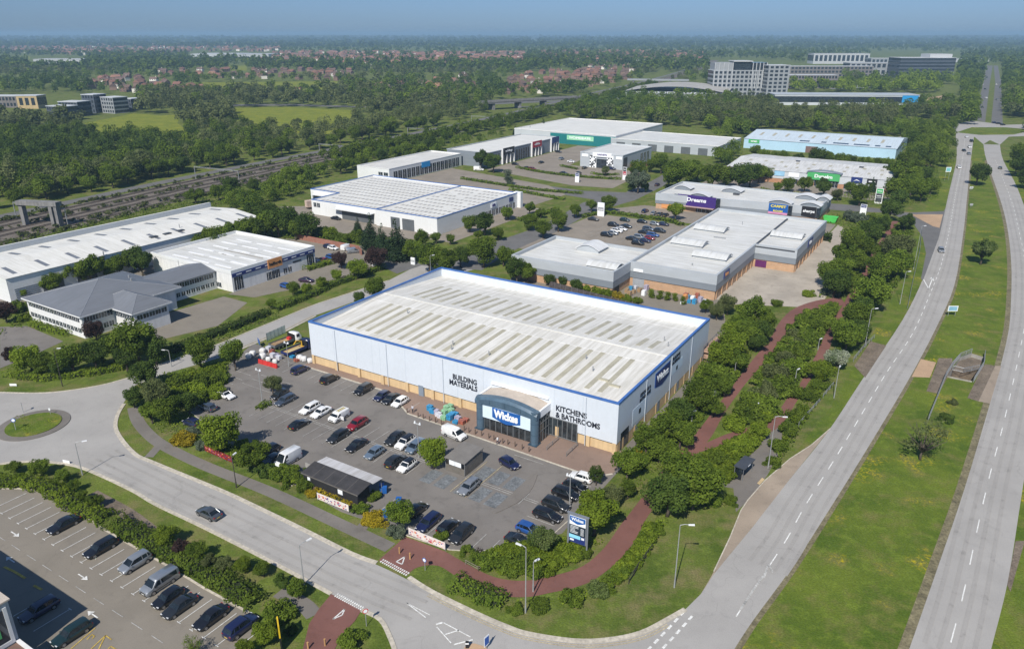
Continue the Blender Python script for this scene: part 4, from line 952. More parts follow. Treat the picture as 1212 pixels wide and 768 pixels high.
def pallet(u,v,c_,h,label,group='wrapped pallets on the store walkway'):
 x,y=W(u,v);r=empty('pallet',(x,y),GA+rg.uniform(-.1,.1),label,'pallet',group)
 b=MB()
 for q in(-.5,0,.5):b.box(q-.06,q+.06,-.5,.5,0,.1)
 for q in range(5):b.box(-.6,.6,-.5+.23*q,-.4+.23*q,.1,.13)
 b.build('pallet_base',M_WOOD,r)
 b=MB()
 for l in range(int(h/.19)):
  for q in range(3):
   for t in range(2):b.box(-.56+.375*q+rg.uniform(0,.02),-.56+.375*q+.36,-.46+.46*t+rg.uniform(0,.02),-.46+.46*t+.44,.13+.19*l,.13+.19*l+.185)
 b.build('wrapped_sacks',M_WRAP[c_],r)
SPOT=[('blue',509,483,1.3),('blue',512,486,1.0),('lilac',516,487,1.1),('white',519,489.5,.9),('white',521.5,491.5,.7),('green',526,487.5,1.1),('green',529,484.5,1.4),('green',533,483,1.5),('green',525.5,493.5,.9),('green',534,487,1.2),('blue',532,494,1.2),('blue',535.5,491.5,1.3),('blue',539,490.5,1.0),('lilac',542,494,.9),('blue',539.5,498,.6),('brick',546.5,498.5,.8),('brick',551,495.5,.6)]
for i,(c_,px,py,h)in enumerate(SPOT):
 u,v=UV(*G(px,py,.6));pos=['at the near end','second from the near end','between blue and white stacks','low, beside the lilac stack','lowest in the middle','front, tall','rear, taller','rearmost and tallest','front row, short','rear by the wall','front, behind the van','middle, tall','rear, low','beside red bricks','lowest, at the kerb','nearest the porch kerb','closest to the porch post'][i]
 pallet(u,v,c_,h,'%s wrapped pallet of sacks on the walkway, %s'%(PN[c_],pos))
proto=None
M_BOLL=mat('bollard_timber',(0.12,0.085,0.065),0.8)
bl_=MB();bl_.cyl(0,0,0,1.0,.11,8);bl_.cyl(0,0,1.0,1.08,.12,8,0,.05);bl_m=bl_.mesh('bollard',[M_BOLL,M_SIGNW])
for px,py in[(482,489),(495,494),(501,496),(508.5,498.5),(515.5,500.5),(522.5,503),(549.5,510),(555,512),(562.5,514),(570,516),(578.5,519),(584.5,521),(595,525),(601,526.5),(609.5,529),(618,532),(626,535)]:
 o=bpy.data.objects.new('bollard',bl_m);COL.objects.link(o);x,y=G(px,py);o.location=(x,y,.1)
 tag(o,'short brown bollard in the line along the store walkway kerb','bollard','bollards along the store walkway')
tr=empty('trolley_shelter',W(52.6,-20.0),GA,'grey trolley shelter with felt roof and slatted sides in the car park','shelter')
M_GREYFELT=mat('grey_roof_felt',(0.165,0.155,0.145),0.9,0.12,0.8)
M_SLAT=mat('weathered_slats',(0.16,0.145,0.125),0.9,0.15,1)
b=MB();b.add([(-.15,-.15,2.45),(4.15,-.15,2.45),(4.15,5.6,2.75),(-.15,5.6,2.75),(-.15,-.15,2.58),(4.15,-.15,2.58),(4.15,5.6,2.88),(-.15,5.6,2.88)],[(0,3,2,1),(4,5,6,7),(0,1,5,4),(1,2,6,5),(2,3,7,6),(3,0,4,7)]);b.build('roof',M_GREYFELT,tr)
b=MB()
for z in[0.15+.2*k for k in range(11)]:
 b.box(4.0,4.05,0,5.4,z,z+.17);b.box(0,.05,0,5.4,z,z+.17)
 if z<1.3:b.box(.051,3.999,0,.05,z,z+.14)
b.build('slatted_side',M_SLAT,tr)
b=MB()
for x in(.02,3.98):
 for y in(.02,2.7,5.38):b.cyl(x,y,0,2.6,.06,6)
b.build('post',M_FRAME,tr)
b=MB();b.box(.8,2.0,-.03,.0,1.45,2.35);b.box(2.06,3.3,-.03,.0,1.45,2.35);b.build('white_panel',M_SIGNW,tr)
b=MB()
for k in range(9):b.box(1.0,1.6,.8+.4*k,1.15+.4*k,.1,1.0);b.box(2.4,3.0,.8+.4*k,1.15+.4*k,.1,1.0)
b.build('trolley_rank',M_GALV,tr)
sh=empty('shed',W(35.4,-36.6),GA,'long black timber shed with felt roof and pale corrugated canopy','shed')
M_BLACKT=mat('black_timber',(0.018,0.018,0.020),0.75,0.3,1.5,bump=.3,bscale=6)
M_FELT=mat('black_roof_felt',(0.040,0.038,0.040),0.85,0.25,0.8,fine=.15)
M_CORR=ribbed('corrugated_canopy',(0.52,0.51,0.52),'X',0.45,0.5,0.5,0.08,0.3)
b=MB();b.box(.2,12.2,.25,3.0,0,2.5);b.build('wall',M_BLACKT,sh)
b=MB();b.box(.15,12.25,.2,.25,0,.7);b.build('base_board',mat('brown_base_board',(0.13,0.085,0.06),.9),sh)
b=MB();b.add([(0,0,2.5),(12.5,0,2.5),(12.5,3.2,3.05),(0,3.2,3.05),(0,0,2.62),(12.5,0,2.62),(12.5,3.2,3.17),(0,3.2,3.17)],[(0,3,2,1),(4,5,6,7),(0,1,5,4),(1,2,6,5),(2,3,7,6),(3,0,4,7)]);b.build('roof',M_FELT,sh)
b=MB()
for k in range(1,5):b.add([(2.5*k,-.01,2.63),(2.5*k+.06,-.01,2.63),(2.5*k+.06,3.2,3.19),(2.5*k,3.2,3.19)],[(0,1,2,3)])
b.box(-.02,12.52,-.03,0,2.44,2.66);b.build('roof_batten',mat('grey_batten',(0.12,0.11,0.10),.8),sh)
b=MB();b.add([(.4,3.21,3.08),(12.9,3.21,3.08),(12.9,5.5,2.9),(.4,5.5,2.9),(.4,3.21,3.14),(12.9,3.21,3.14),(12.9,5.5,2.96),(.4,5.5,2.96)],[(0,3,2,1),(4,5,6,7),(0,1,5,4),(1,2,6,5),(2,3,7,6),(3,0,4,7)]);b.build('canopy',M_CORR,sh)
b=MB()
for x in(.6,4.7,8.8,12.7):b.cyl(x,5.3,0,2.92,.06,6)
b.build('post',M_FRAME,sh)
b=MB();b.box(8.0,9.0,.2,.26,1.3,2.1);b.box(1.2,1.8,.2,.26,1.5,2.1);b.build('window',M_SIGNW,sh)
b=MB();b.box(-2.1,.2,2.9,3.0,0,2.3);b.build('screen',mat('grey_screen',(0.34,0.32,0.30),.8,.2),sh)
def banner(px0,px1,label,seed,ztop=1.5,cm=None):
 a,c_=Vector(G(*px0)),Vector(G(*px1));L=(c_-a).length;an=math.atan2(c_.y-a.y,c_.x-a.x);q=random.Random(seed)
 r=empty('banner',(a.x,a.y),an,label,'banner','printed banners facing the access road')
 MB().box(0,L,-.02,.02,.3,ztop).build('cloth',cm or mat('banner_cloth',(0.66,0.60,0.56),.6,.1,1.2),r)
 reds=[mat('banner_red',(0.48,0.03,0.05),.6),mat('banner_orange',(0.60,0.22,0.06),.6),mat('banner_violet',(0.10,0.07,0.24),.6),mat('banner_pink',(0.62,0.22,0.26),.6)]
 bs=[MB()for _ in reds]
 for k in range(46):
  x=q.uniform(.1,L-.5);z=q.uniform(.35,ztop-.35);w_,h_=q.uniform(.12,.5),q.uniform(.1,.3);i=k%4
  if .25*L<x<.72*L and seed==1:i=2 if k%3 else 0
  th=q.uniform(0,6);bs[i].add([(x+w_*.5*math.cos(t+th)+w_/2,-.024-.0004*k,z+h_*.5*math.sin(t+th)+h_/2)for t in(0,1.1,2.2,3.4,4.6,5.5)],[(0,1,2,3,4,5)])
 for m_,bb in zip(reds,bs):bb.build('printed_motif',m_,r)
 b=MB()
 for k in range(5):b.cyl(L*k/4,.06,0,ztop+.05,.05,6)
 b.build('post',M_FRAME,r)
banner((376,592),(413,607),'white and violet printed banner on posts below the black shed',1)
banner((484,634),(527,652),'red and white printed banner on posts beside the red path',2)
banner((243,535),(275,549),'dark red printed banner behind the trees by the footpath',3,1.5,mat('dark_red_cloth',(0.17,0.02,0.02),.6,.1,1.2))
tt=empty('totem_sign',G(694,659),R(-30),'tall grey framed totem sign with a blue store shield and service list','sign')
TW,TH=1.9,6.6
zt0=TH
b=MB();b.cyl(.0,0,0,TH,.13,8);b.cyl(-3.0,0,0,TH,.13,8);b.build('post',mat('grey_totem_frame',(0.24,0.26,0.29),.45,metal=.3),tt)
b=MB();b.box(-2.87,-.13,-.12,.12,1.9,TH);b.box(-3.2,.2,-.16,.16,TH-.001,TH+.12);b.build('frame',MATS['grey_totem_frame'],tt)
b=MB();b.box(-2.75,-.25,-.15,-.121,TH-1.7,TH-.25);b.build('header_panel',M_SIGNW,tt)
s_=shield(-2.7,-.3,TH-.3,TH-1.0,TH-1.45,-.19,-.152).build('blue_shield',M_SIGNB,tt)
text_obj('Wickes',.7,M_SIGNW,tt,(-1.5,-.21,TH-.72),FRONT,bold=.03,wfit=1.9,ext=.01)
b=MB();b.box(-2.75,-.25,-.15,-.121,TH-3.35,TH-1.72);b.build('service_panel',mat('dark_service_panel',(0.025,0.035,0.05),.5),tt)
b=MB()
q=random.Random(2)
for k in range(6):b.box(-2.6,-2.6+q.uniform(.7,1.3),-.165,-.152,TH-1.95-.22*k,TH-1.88-.22*k);b.box(-1.0,-.5,-.165,-.152,TH-2.1-.2*k,TH-2.04-.2*k)
b.build('service_line',M_SIGNW,tt)
b=MB();b.box(-2.75,-1.0,-.15,-.121,TH-3.95,TH-3.4);b.build('pale_panel',mat('pale_blue_panel',(0.25,0.60,0.78),.5),tt)
b=MB();b.box(-2.75,-.25,-.149,-.121,TH-4.65,TH-3.97);b.box(-.98,-.25,-.149,-.121,TH-3.95,TH-3.4);b.build('lower_panel',M_SIGNN,tt)
b=MB();b.box(-.85,-.4,-.165,-.152,TH-3.85,TH-3.5);b.box(-2.6,-2.0,-.165,-.152,TH-4.4,TH-4.1);b.build('service_line',M_SIGNW,tt)
def lorry(px,py,head,cabc,bed,label):
 x,y=G(px,py,.8);r=empty('flatbed_lorry',(x,y),head,label,'lorry','flatbed lorries in the builders yard')
 b=MB();b.box(-3.6,3.6,-.45,.45,.55,.85);b.build('chassis',M_TRIM,r)
 b=MB();b.box(-3.8,1.9,-1.2,1.2,.95,1.08);b.build('flatbed',mat('plywood_bed',(0.42,0.29,0.13),.9,.15,1.5),r)
 b=MB();b.box(-3.8,1.9,-1.24,-1.2,.85,1.5);b.box(-3.8,1.9,1.2,1.24,.85,1.5);b.box(-3.84,-3.8,-1.24,1.24,.85,1.5);b.build('drop_side',bed,r)
 b=MB();b.box(1.9,2.0,-1.2,1.2,.95,2.5);b.build('headboard',M_TRIM,r)
 b=MB();hw=1.2
 loft(b,[(4.3,[(hw*.9,.45),(hw,.7),(hw,1.3),(hw*.9,1.5)]),(4.1,[(hw*.95,.4),(hw,.7),(hw,1.5),(hw*.9,1.65)]),(3.7,[(hw*.95,.4),(hw,.7),(hw*.95,2.3),(hw*.8,2.5)]),(2.3,[(hw*.95,.4),(hw,.7),(hw*.97,2.4),(hw*.82,2.6)])])
 b.build('cab',cabc,r,True)
 b=MB();b.add([(4.14,-1.05,1.62),(4.14,1.05,1.62),(3.76,.95,2.32),(3.76,-.95,2.32),(3.6,-1.05,1.62),(3.6,1.05,1.62),(3.4,.95,2.32),(3.4,-.95,2.32)],[(0,1,2,3),(4,7,6,5),(0,4,5,1),(1,5,6,2),(3,2,6,7),(0,3,7,4)])
 for s in(1,-1):b.box(2.7,3.5,*((1.1,1.23)if s>0 else(-1.23,-1.1)),1.55,2.2)
 b.build('window_glass',M_CGLASS,r)
 for wx in(3.2,-1.5,-2.6):
  for s in(1,-1):
   b=MB();b.wheel(0,0,0,.48,.3,14);w_=b.build('wheel',M_TYRE,r,True);w_.location=(wx,s*1.0,.48)
   MB().wheel(0,0,0,.26,.32,10).build('rim',M_RIM,w_)
 return r
l1=lorry(337,405,HV-.05,CPM['white'],mat('grey_drop_side',(0.12,0.13,0.14),.6),'flatbed lorry with a white cab, farther from the store')
l2=lorry(352,413.5,HV-.05,CPM['navy'],mat('blue_drop_side',(0.02,0.03,0.12),.5),'dark blue flatbed lorry beside the store end')
b=MB();b.cyl(1.4,0,1.1,2.4,.16,8);b.tube([(1.4,0,2.4),(.2,.3,2.9),(-.8,.2,2.2)],.13,6);b.tube([(1.4,.6,1.2),(1.4,-.7,1.2)],.1,6);b.build('loader_crane',mat('yellow_crane',(0.55,0.33,0.03),.5),l2)
b=MB();b.box(1.0,1.7,-.5,.5,1.1,1.7);b.build('red_crane_base',mat('red_plastic',(0.50,0.035,0.03),.5),l1)
b=MB()
for z in range(4):b.box(-3.2,-.4,-.8,.6,1.09+.1*z,1.17+.1*z)
b.build('timber_load',M_WOOD,l1);MB().box(-3.0,.6,-.9,.3,1.09,1.25).build('sheet_load',mat('tan_board',(0.48,0.38,0.20),.8),l2)
M_BAG=mat('white_bulk_bag',(0.62,0.61,0.60),0.8,0.15,3,bump=.5,bscale=5)
def bag_mesh():
 b=bmesh.new();bmesh.ops.create_cube(b,size=1);bmesh.ops.subdivide_edges(b,edges=b.edges[:],cuts=3,use_grid_fill=True)
 for v in b.verts:
  d=v.co.normalized()*.62;v.co=v.co*.55+d*.45+Vector((rg.uniform(-.05,.05),rg.uniform(-.05,.05),rg.uniform(-.05,.05)));v.co.z=v.co.z*.95+.5
 me=bpy.data.meshes.new('bulk_bag');b.to_mesh(me);b.free();me.materials.append(M_BAG);me.polygons.foreach_set('use_smooth',[True]*len(me.polygons));return me
bagm=bag_mesh()
for px,py,l in[(311,416,'white bulk bag behind the red barrier, farthest from the store'),(311,422,'white bulk bag at the barrier end nearest the road'),(317.5,425,'white bulk bag third along behind the red barrier'),(325.5,427.5,'white bulk bag at the store end of the red barrier'),(294,422,'white bulk bag by itself near the roadside tree'),(299,419,'white bulk bag beside another near the roadside tree'),(355,424,'white bulk bag by the dark blue lorry'),(360,425,'greyish bulk bag second from the store corner'),(367,427,'white bulk bag against the store corner')]:
 o=bpy.data.objects.new('bulk_bag',bagm);COL.objects.link(o);x,y=G(px,py,.5);o.location=(x,y,0);o.rotation_euler=(0,0,rg.uniform(0,3));k_=rg.uniform(.95,1.3);o.scale=(k_,k_,k_*1.05);tag(o,l,'bulk bag','bulk bags in the builders yard')
a,c_=Vector(G(306.5,429.5)),Vector(G(328.5,436));r=empty('barrier',(a.x,a.y),math.atan2(c_.y-a.y,c_.x-a.x),'long red plastic barrier in front of the white bulk bags','barrier')
L=(c_-a).length
b=MB()
for k in range(4):b.add([(L*k/4,-.25,0),(L*(k+1)/4-.05,-.25,0),(L*(k+1)/4-.05,.25,0),(L*k/4,.25,0),(L*k/4,-.1,1),(L*(k+1)/4-.05,-.1,1),(L*(k+1)/4-.05,.1,1),(L*k/4,.1,1)],[(0,3,2,1),(4,5,6,7),(0,1,5,4),(1,2,6,5),(2,3,7,6),(3,0,4,7)])
b.build('barrier_block',MATS['red_plastic'],r)
a,c_=Vector(G(316,404)),Vector(G(338,394));r=empty('fence',(a.x,a.y),math.atan2(c_.y-a.y,c_.x-a.x),'pale mesh fence panel between the road and the yard lorries','fence');L=(c_-a).length
b=MB()
for k in range(6):b.cyl(L*k/5,0,0,2.2,.05,6)
b.build('post',M_GALV,r);b=MB()
for k in range(40):b.box(L*k/40,L*k/40+.12,-.01,.01,.1,2.1)
b.build('mesh_panel',mat('pale_mesh',(0.42,0.50,0.48),.7),r)
r=empty('sign',G(307,410),R(-60),'small blue sign board leaning on posts at the yard edge','sign');MB().box(-1,1,-.04,.04,.7,1.9).build('board',M_SIGNB,r);b=MB();b.cyl(-.8,.08,0,1.9,.05,6);b.cyl(.8,.08,0,1.9,.05,6);b.build('post',M_GALV,r)
for i,(c_,px,py,h,l)in enumerate([('white',318,413,1.3,'white wrapped pallet behind the bulk bags, at the mesh fence'),('brick',322,416,1.0,'brick-coloured wrapped pallet between the bulk bags and the grey lorry'),('white',323,421,1.2,'white wrapped pallet directly behind the red barrier bags'),('lilac',327,420,.9,'lilac wrapped pallet beside the lorry tail'),('white',330,423,1.1,'white wrapped pallet at the tail of the dark blue lorry'),('blue',346,421,.7,'bright blue wrapped pallet beside the dark blue lorry wheels'),('green',326,410,1.1,'pale green wrapped pallet under the mesh fence'),('brick',351,425,.6,'low brick-coloured pallet near the store corner bags')]):
 u,v=UV(*G(px,py,.6));pallet(u,v,c_,h,l,'pallets in the builders yard')
rk=empty('storage_rack',W(76.8,46),GA+PI/2,'grey storage racking with timber stock behind the store corner','racking')
b=MB();
for x in(0,3,6,9,12):
 for y in(0,1.2):b.box(x,x+.1,y,y+.1,0,4.6)
for z in(1.5,3.0,4.5):
 for y in(0,1.2):b.box(0,12.1,y,y+.09,z,z+.1)
b.build('rack_frame',mat('rack_steel',(0.13,0.13,0.15),.5),rk)
b=MB()
for k in range(4):
 for z in(.1,1.62,3.12):b.box(.3+3*k,2.8+3*k,.1,1.2,z,z+rg.uniform(.4,.9))
b.build('stock',mat('mixed_stock',(0.34,0.22,0.16),.9,.4,1.5),rk)
M_CLADL=ribbed('light_grey_cladding',(0.40,0.43,0.46),'Z',0.35,0.12,0.5,0.05,0.08)
M_CLADD=ribbed('mid_grey_cladding',(0.20,0.225,0.255),'Z',0.35,0.12,0.5,0.05,0.08)
M_CLADW=ribbed('white_cladding',(0.68,0.69,0.69),'X',0.35,0.10,0.5,0.04,0.07)
M_CLADWY=ribbed('white_cladding_cross',(0.68,0.69,0.69),'Y',0.35,0.10,0.5,0.04,0.07)
M_CLADS=ribbed('silver_cladding',(0.50,0.53,0.56),'Z',0.35,0.12,0.45,0.05,0.08)
M_CLADB=ribbed('sky_blue_cladding',(0.40,0.58,0.72),'X',0.35,0.10,0.5,0.05,0.08)
M_BUFF=brick('buff_brick',(0.46,0.27,0.15),(0.42,0.34,0.26))
M_ORANGE=brick('orange_brick',(0.42,0.20,0.10),(0.36,0.28,0.22))
M_REDBR=brick('red_brick',(0.27,0.095,0.06),(0.3,0.24,0.2))
M_ROOFG=ribbed('grey_white_roof',(0.64,0.64,0.62),'Y',0.5,0.10,0.5,0.07,0.25)
M_ROOFGX=ribbed('grey_white_roof_cross',(0.60,0.60,0.59),'X',0.5,0.10,0.5,0.07,0.25)
M_ROOFDG=ribbed('slate_grey_metal_roof',(0.155,0.165,0.185),'X',0.45,0.15,0.5,0.06,0.12)
M_VAULT=ribbed('vault_roof',(0.56,0.57,0.57),'X',0.5,0.12,0.5,0.06,0.2)
M_WHITER=mat('white_render',(0.68,0.68,0.68),0.85,0.06,0.5,streak=0.10)
M_DGREY=mat('dark_grey_panel',(0.055,0.06,0.07),0.5,0.1)
M_WING=glass('office_glass',(0.020,0.026,0.034),0.06)
M_PURPLE=mat('violet_sign',(0.045,0.020,0.155),0.5,.05)
M_PLUM=mat('plum_sign',(0.10,0.018,0.10),0.5,.05)
M_GREENS=mat('green_sign',(0.07,0.36,0.12),0.5,.05)
M_TEAL=ribbed('teal_cladding',(0.015,0.17,0.18),'X',0.5,0.12,0.5,0.05,0.08)
M_REDS=mat('red_sign',(0.38,0.02,0.04),0.5,.05)
M_BLKS=mat('black_sign',(0.015,0.015,0.018),0.5,.05)
M_CYAN=mat('bright_blue_sign',(0.02,0.25,0.55),0.5,.05)
M_YELS=mat('yellow_lettering',(0.75,0.62,0.05),0.5,.05)
M_ORAS=mat('orange_sign',(0.62,0.28,0.10),0.6,.1)
def bld(name,u,v,label,cat='building',group=None,rot=GA):return empty(name,W(u,v),rot,label,cat,group)
def loc(poly,u0,v0):return[(a-u0,b_-v0)for a,b_ in poly]
def ring(poly,d):
 n=len(poly);out=[]
 for i in range(n):
  a,b_,c_=Vector(poly[i-1]),Vector(poly[i]),Vector(poly[(i+1)%n])
  t1=(b_-a).normalized();t2=(c_-b_).normalized();n1=Vector((-t1.y,t1.x));n2=Vector((-t2.y,t2.x));m_=(n1+n2)/(1+n1.dot(n2));out.append((b_.x+m_.x*d,b_.y+m_.y*d))
 return out
def shell(r,poly,bands,zroof,roofm,cap=None,par=0.3):
 pass
 a=sum(poly[i][0]*poly[(i+1)%len(poly)][1]-poly[(i+1)%len(poly)][0]*poly[i][1]for i in range(len(poly)))
 if a<0:poly=poly[::-1]
 inn=ring(poly,par);n=len(poly)
 for nm,z0,z1,m_,outd in bands:
  P=ring(poly,-outd)if outd else poly;I=ring(poly,par)
  b=MB();vs=[(x,y,z0)for x,y in P]+[(x,y,z1)for x,y in P]+[(x,y,z1)for x,y in I]+[(x,y,z0)for x,y in I];fs=[]
  for i in range(n):
   j=(i+1)%n
   for k in range(4):fs.append((k*n+i,k*n+j,((k+1)%4)*n+j,((k+1)%4)*n+i))
  b.add(vs,fs);b.build(nm,m_,r)
 b=MB();b.sheet([(x,y)for x,y in ring(poly,par*.9)],zroof);return b.build('roof',roofm,r)
def vault(r,x0,x1,y0,y1,z,rise,axis='x',wallm=None,h=0.9):
 pass
 b=MB();n=10;vs=[];fs=[]
 for i in range(n+1):
  t=i/n;s=math.sin(PI*t)*rise+h
  if axis=='x':vs+=[(x0-.4,y0-.4+(y1-y0+.8)*t,z+s),(x1+.4,y0-.4+(y1-y0+.8)*t,z+s)]
  else:vs+=[(x0-.4+(x1-x0+.8)*t,y0-.4,z+s),(x0-.4+(x1-x0+.8)*t,y1+.4,z+s)]
 m_=len(vs);vs+=[(a,c_,d-.16)for a,c_,d in vs]
 for i in range(n):fs+=[(2*i,2*i+1,2*i+3,2*i+2),(m_+2*i,m_+2*i+2,m_+2*i+3,m_+2*i+1),(2*i,2*i+2,m_+2*i+2,m_+2*i),(2*i+1,m_+2*i+1,m_+2*i+3,2*i+3)]
 fs+=[(0,m_,m_+1,1),(2*n,2*n+1,m_+2*n+1,m_+2*n)]
 b.add(vs,fs);v=b.build('roof_vault',M_VAULT if axis=='x' else M_VAULTY,r)
 b=MB();P=[]
 for i in range(n+1):
  t=i/n;P.append((t,math.sin(PI*t)*rise+h-.18))
 if axis=='x':vs=[(x0,y0+(y1-y0)*t,z-.3)for t,s in P]+[(x0,y0+(y1-y0)*t,z+s)for t,s in P]+[(x1,y0+(y1-y0)*t,z-.3)for t,s in P]+[(x1,y0+(y1-y0)*t,z+s)for t,s in P]
 else:vs=[(x0+(x1-x0)*t,y0,z-.3)for t,s in P]+[(x0+(x1-x0)*t,y0,z+s)for t,s in P]+[(x0+(x1-x0)*t,y1,z-.3)for t,s in P]+[(x0+(x1-x0)*t,y1,z+s)for t,s in P]
 k=n+1;fs=[]
 for o_ in(0,2*k):fs+=[(o_+i,o_+i+1,o_+k+i+1,o_+k+i)for i in range(n)]
 fs+=[(0,k,3*k,2*k),(n,2*k+n,3*k+n,k+n)]
 b.add(vs,fs);b.build('vault_wall',wallm or M_CLADL,v)
M_VAULTY=ribbed('vault_roof_cross',(0.62,0.63,0.64),'Y',0.5,0.12,0.5,0.06,0.15)
def windows(r,x0,x1,n,y,z0,z1,face='front',gap=0.25,fr=True,m_=None,name='window'):
 pass
 w_=(x1-x0)/n
 for k in range(n):
  a,c_=x0+w_*(k+gap/2),x0+w_*(k+1-gap/2);b=MB();f=MB()
  if face=='front':
   b.box(a,c_,y-.03,y+.1,z0,z1);f.box(a-.07,c_+.07,y-.06,y-.031,z0-.09,z0);f.box((a+c_)/2-.03,(a+c_)/2+.03,y-.06,y-.031,z0+.001,z1)
  else:
   b.box(y-.1,y+.03,a,c_,z0,z1);f.box(y+.031,y+.06,a-.07,c_+.07,z0-.09,z0);f.box(y+.031,y+.06,(a+c_)/2-.03,(a+c_)/2+.03,z0+.001,z1)
  o=b.build(name,m_ or M_WING,r)
  if fr:f.build('frame',M_SIGNW,o)
def sign(r,x0,x1,y,z0,z1,m_,txt=None,tm=None,face='front',size=1.5,fit=.8,dz=0,name='sign_panel',bold=.03):
 b=MB()
 if face=='front':b.box(x0,x1,y-.18,y,z0,z1)
 else:b.box(y,y+.18,x0,x1,z0,z1)
 o=b.build(name,m_,r)
 if txt:
  p=((x0+x1)/2,y-.22,(z0+z1)/2+dz)if face=='front' else(y+.22,(x0+x1)/2,(z0+z1)/2+dz)
  text_obj(txt,size,tm or M_SIGNW,o,p,FRONT if face=='front' else EAST,bold=bold,wfit=(x1-x0)*fit)
 return o
P0=[(38,91),(63.8,91),(63.8,130),(76.6,130),(76.6,175.5),(37.5,175.5)]
r=bld('retail_block',38,91,'stepped grey clad retail block with buff brick base and barrel roof lanterns','store')
shell(r,loc(P0,38,91),[('brick_base',0,2.7,M_BUFF,0),('lower_cladding',2.7,4.6,M_CLADD,.25),('upper_cladding',4.6,7.5,M_CLADL,.3)],6.6,M_ROOFG)
b=MB();b.box(25.9,38.2,38.6,39.4,6.61,7.0);b.box(25.3,25.9,39,83,6.61,6.95);b.build('roof_gutter',M_DGREY,r)
for x0,x1,y0,y1 in((13,23,17,23),(2,12,28,34),(2,12,50,56),(27,36.5,54.5,60)):vault(r,x0,x1,y0,y1,6.6,1.0,'x',None,.7)
b=MB();b.box(11,15,43,43.5,6.6,6.9);b.cyl(9,52,6.6,7.6,.12,6);b.cyl(14,66,6.6,7.8,.12,6);b.cyl(16,8,6.6,7.3,.2,6);b.build('roof_vent',M_GALV,r)
sign(r,6,11,25.8+.31,4.7,6.7,M_SIGNN,'b&m',M_ORAS,'east',1.4,.6)
sign(r,54.5,61.5,38.6+.31,4.6,6.8,M_SIGNN,'b&m',M_SIGNW,'east',1.6,.55)
each('brick_pier',M_BUFF,r,[(25.81,26.05,1+5*k,1.8+5*k,0,2.69)for k in range(8)]+[(38.61,38.85,40+5.2*k,40.8+5.2*k,0,2.69)for k in range(9)])
b=MB();b.box(1.0,4.6,-.06,.0,0,3.4);b.build('roller_door',mat('roller_door_grey',(0.30,0.32,0.35),.5),r);sign(r,1.2,4.2,-.31,4.7,5.5,M_SIGNW,None)
b=MB();b.box(26.5,30,38.9,38.98,.2,2.4);b.build('plum_door',M_PLUM,r)
P1=[(4.5,79),(37.9,79),(37.9,106),(4.5,106)]
r=bld('retail_block',4.5,79,'lower grey clad carpet shop block behind the blue-edged store roof','store')
shell(r,loc(P1,4.5,79),[('brick_base',0,2.4,M_BUFF,0),('lower_cladding',2.4,4.4,M_CLADD,.25),('upper_cladding',4.4,7.3,M_CLADL,.3)],6.3,M_ROOFG)
vault(r,23.5,32.5,3.5,8.5,6.3,1.0,'x',None,.7);vault(r,12.5,20,18,24.5,6.3,1.5,'y',None,.9)
b=MB();b.box(33.41,33.5,1.5,4.5,0,3.2);b.build('doorway',M_BLKS,r)
P2=[(4.5,195),(69,202),(69,227),(4.5,227)]
r=bld('retail_block',4.5,195,'long grey retail block with four barrel roof lanterns and a violet sign','store')
shell(r,loc(P2,4.5,195),[('brick_base',0,2.3,M_BUFF,0),('lower_cladding',2.3,3.6,M_CLADD,.25),('upper_cladding',3.6,6.6,M_CLADL,.3)],6.0,M_ROOFG)
sl=7/64.5
def fy(x):return sl*x
def slsign(x0,x1,z0,z1,m_,txt,tm,size,fit,dz=0,txt2=None,tm2=None):
 y=fy((x0+x1)/2)-.55;o=sign(r,x0,x1,y,z0,z1,m_,txt,tm,'front',size,fit,dz)
 if txt2:text_obj(txt2,size*.8,tm2 or tm,o,((x0+x1)/2,y-.22,(z0+z1)/2-1.0),FRONT,bold=.03,wfit=(x1-x0)*fit*.6)
 each('side_glazing',M_WING,o,[(xa,xb,y+.05,y+.6,z0,z1-.3)for xa,xb in((x0-1.6,x0-.05),(x1+.05,x1+1.6))])
slsign(9,25.5,2.5,7.0,M_PURPLE,'Dreams',M_SIGNW,2.2,.5,.4)
b=MB();b.box(9,25,fy(17)-2.2,fy(17)-.3,2.25,2.45);b.build('entrance_canopy',mat('pink_brown_canopy',(0.42,0.30,0.28),.7),r)
windows(r,17,24,4,fy(20)-.3,.1,2.2,'front',.12);b=MB();b.box(2.5,8,fy(5)-.35,fy(5)-.1,.5,2.2);b.build('orange_shop_window',M_ORAS,r)
slsign(46.0,53.5,2.8,6.6,M_SIGNB,'CARPET',M_YELS,1.3,.8,.9,'ROOM',M_YELS)
o=sign(r,46.0,53.5,fy(50)-.79,2.5,3.3,mat('pink_sign_strip',(0.55,0.25,0.40),.5),None)
b=MB();b.box(51.6,53.2,fy(52)-.95,fy(52)-.80,3.5,5.9);b.build('pale_figure_panel',M_SIGNW,r)
slsign(58.5,64,2.8,6.6,M_BLKS,'sharps',M_SIGNW,1.5,.8,.1)
for x0,x1,y0,y1 in((14,22,2.0,6.5),(45.5,54,6.0,10.5),(57.5,65,7.5,11.5),(2.5,9.5,15,20),(22,30,20,26),(52.5,60.5,22,27),(61,65.5,22.5,28)):vault(r,x0,x1,y0,y1,6.0,1.2,'y',M_CLADD,.9)
b=MB();b.box(28,30.5,16,17.5,6.0,6.7);b.build('roof_plant',M_DGREY,r)
r=bld('retail_terrace',8,283.5,'long silver-grey retail terrace with a large green shop sign','store');L_,D_=76.5,50
b=MB();b.box(0,L_,0,D_,0,2.2);b.build('brick_base',M_ORANGE,r);b=MB();b.box(-.15,L_+.15,-.15,D_+.15,2.21,6.0);b.build('cladding',M_CLADS,r)
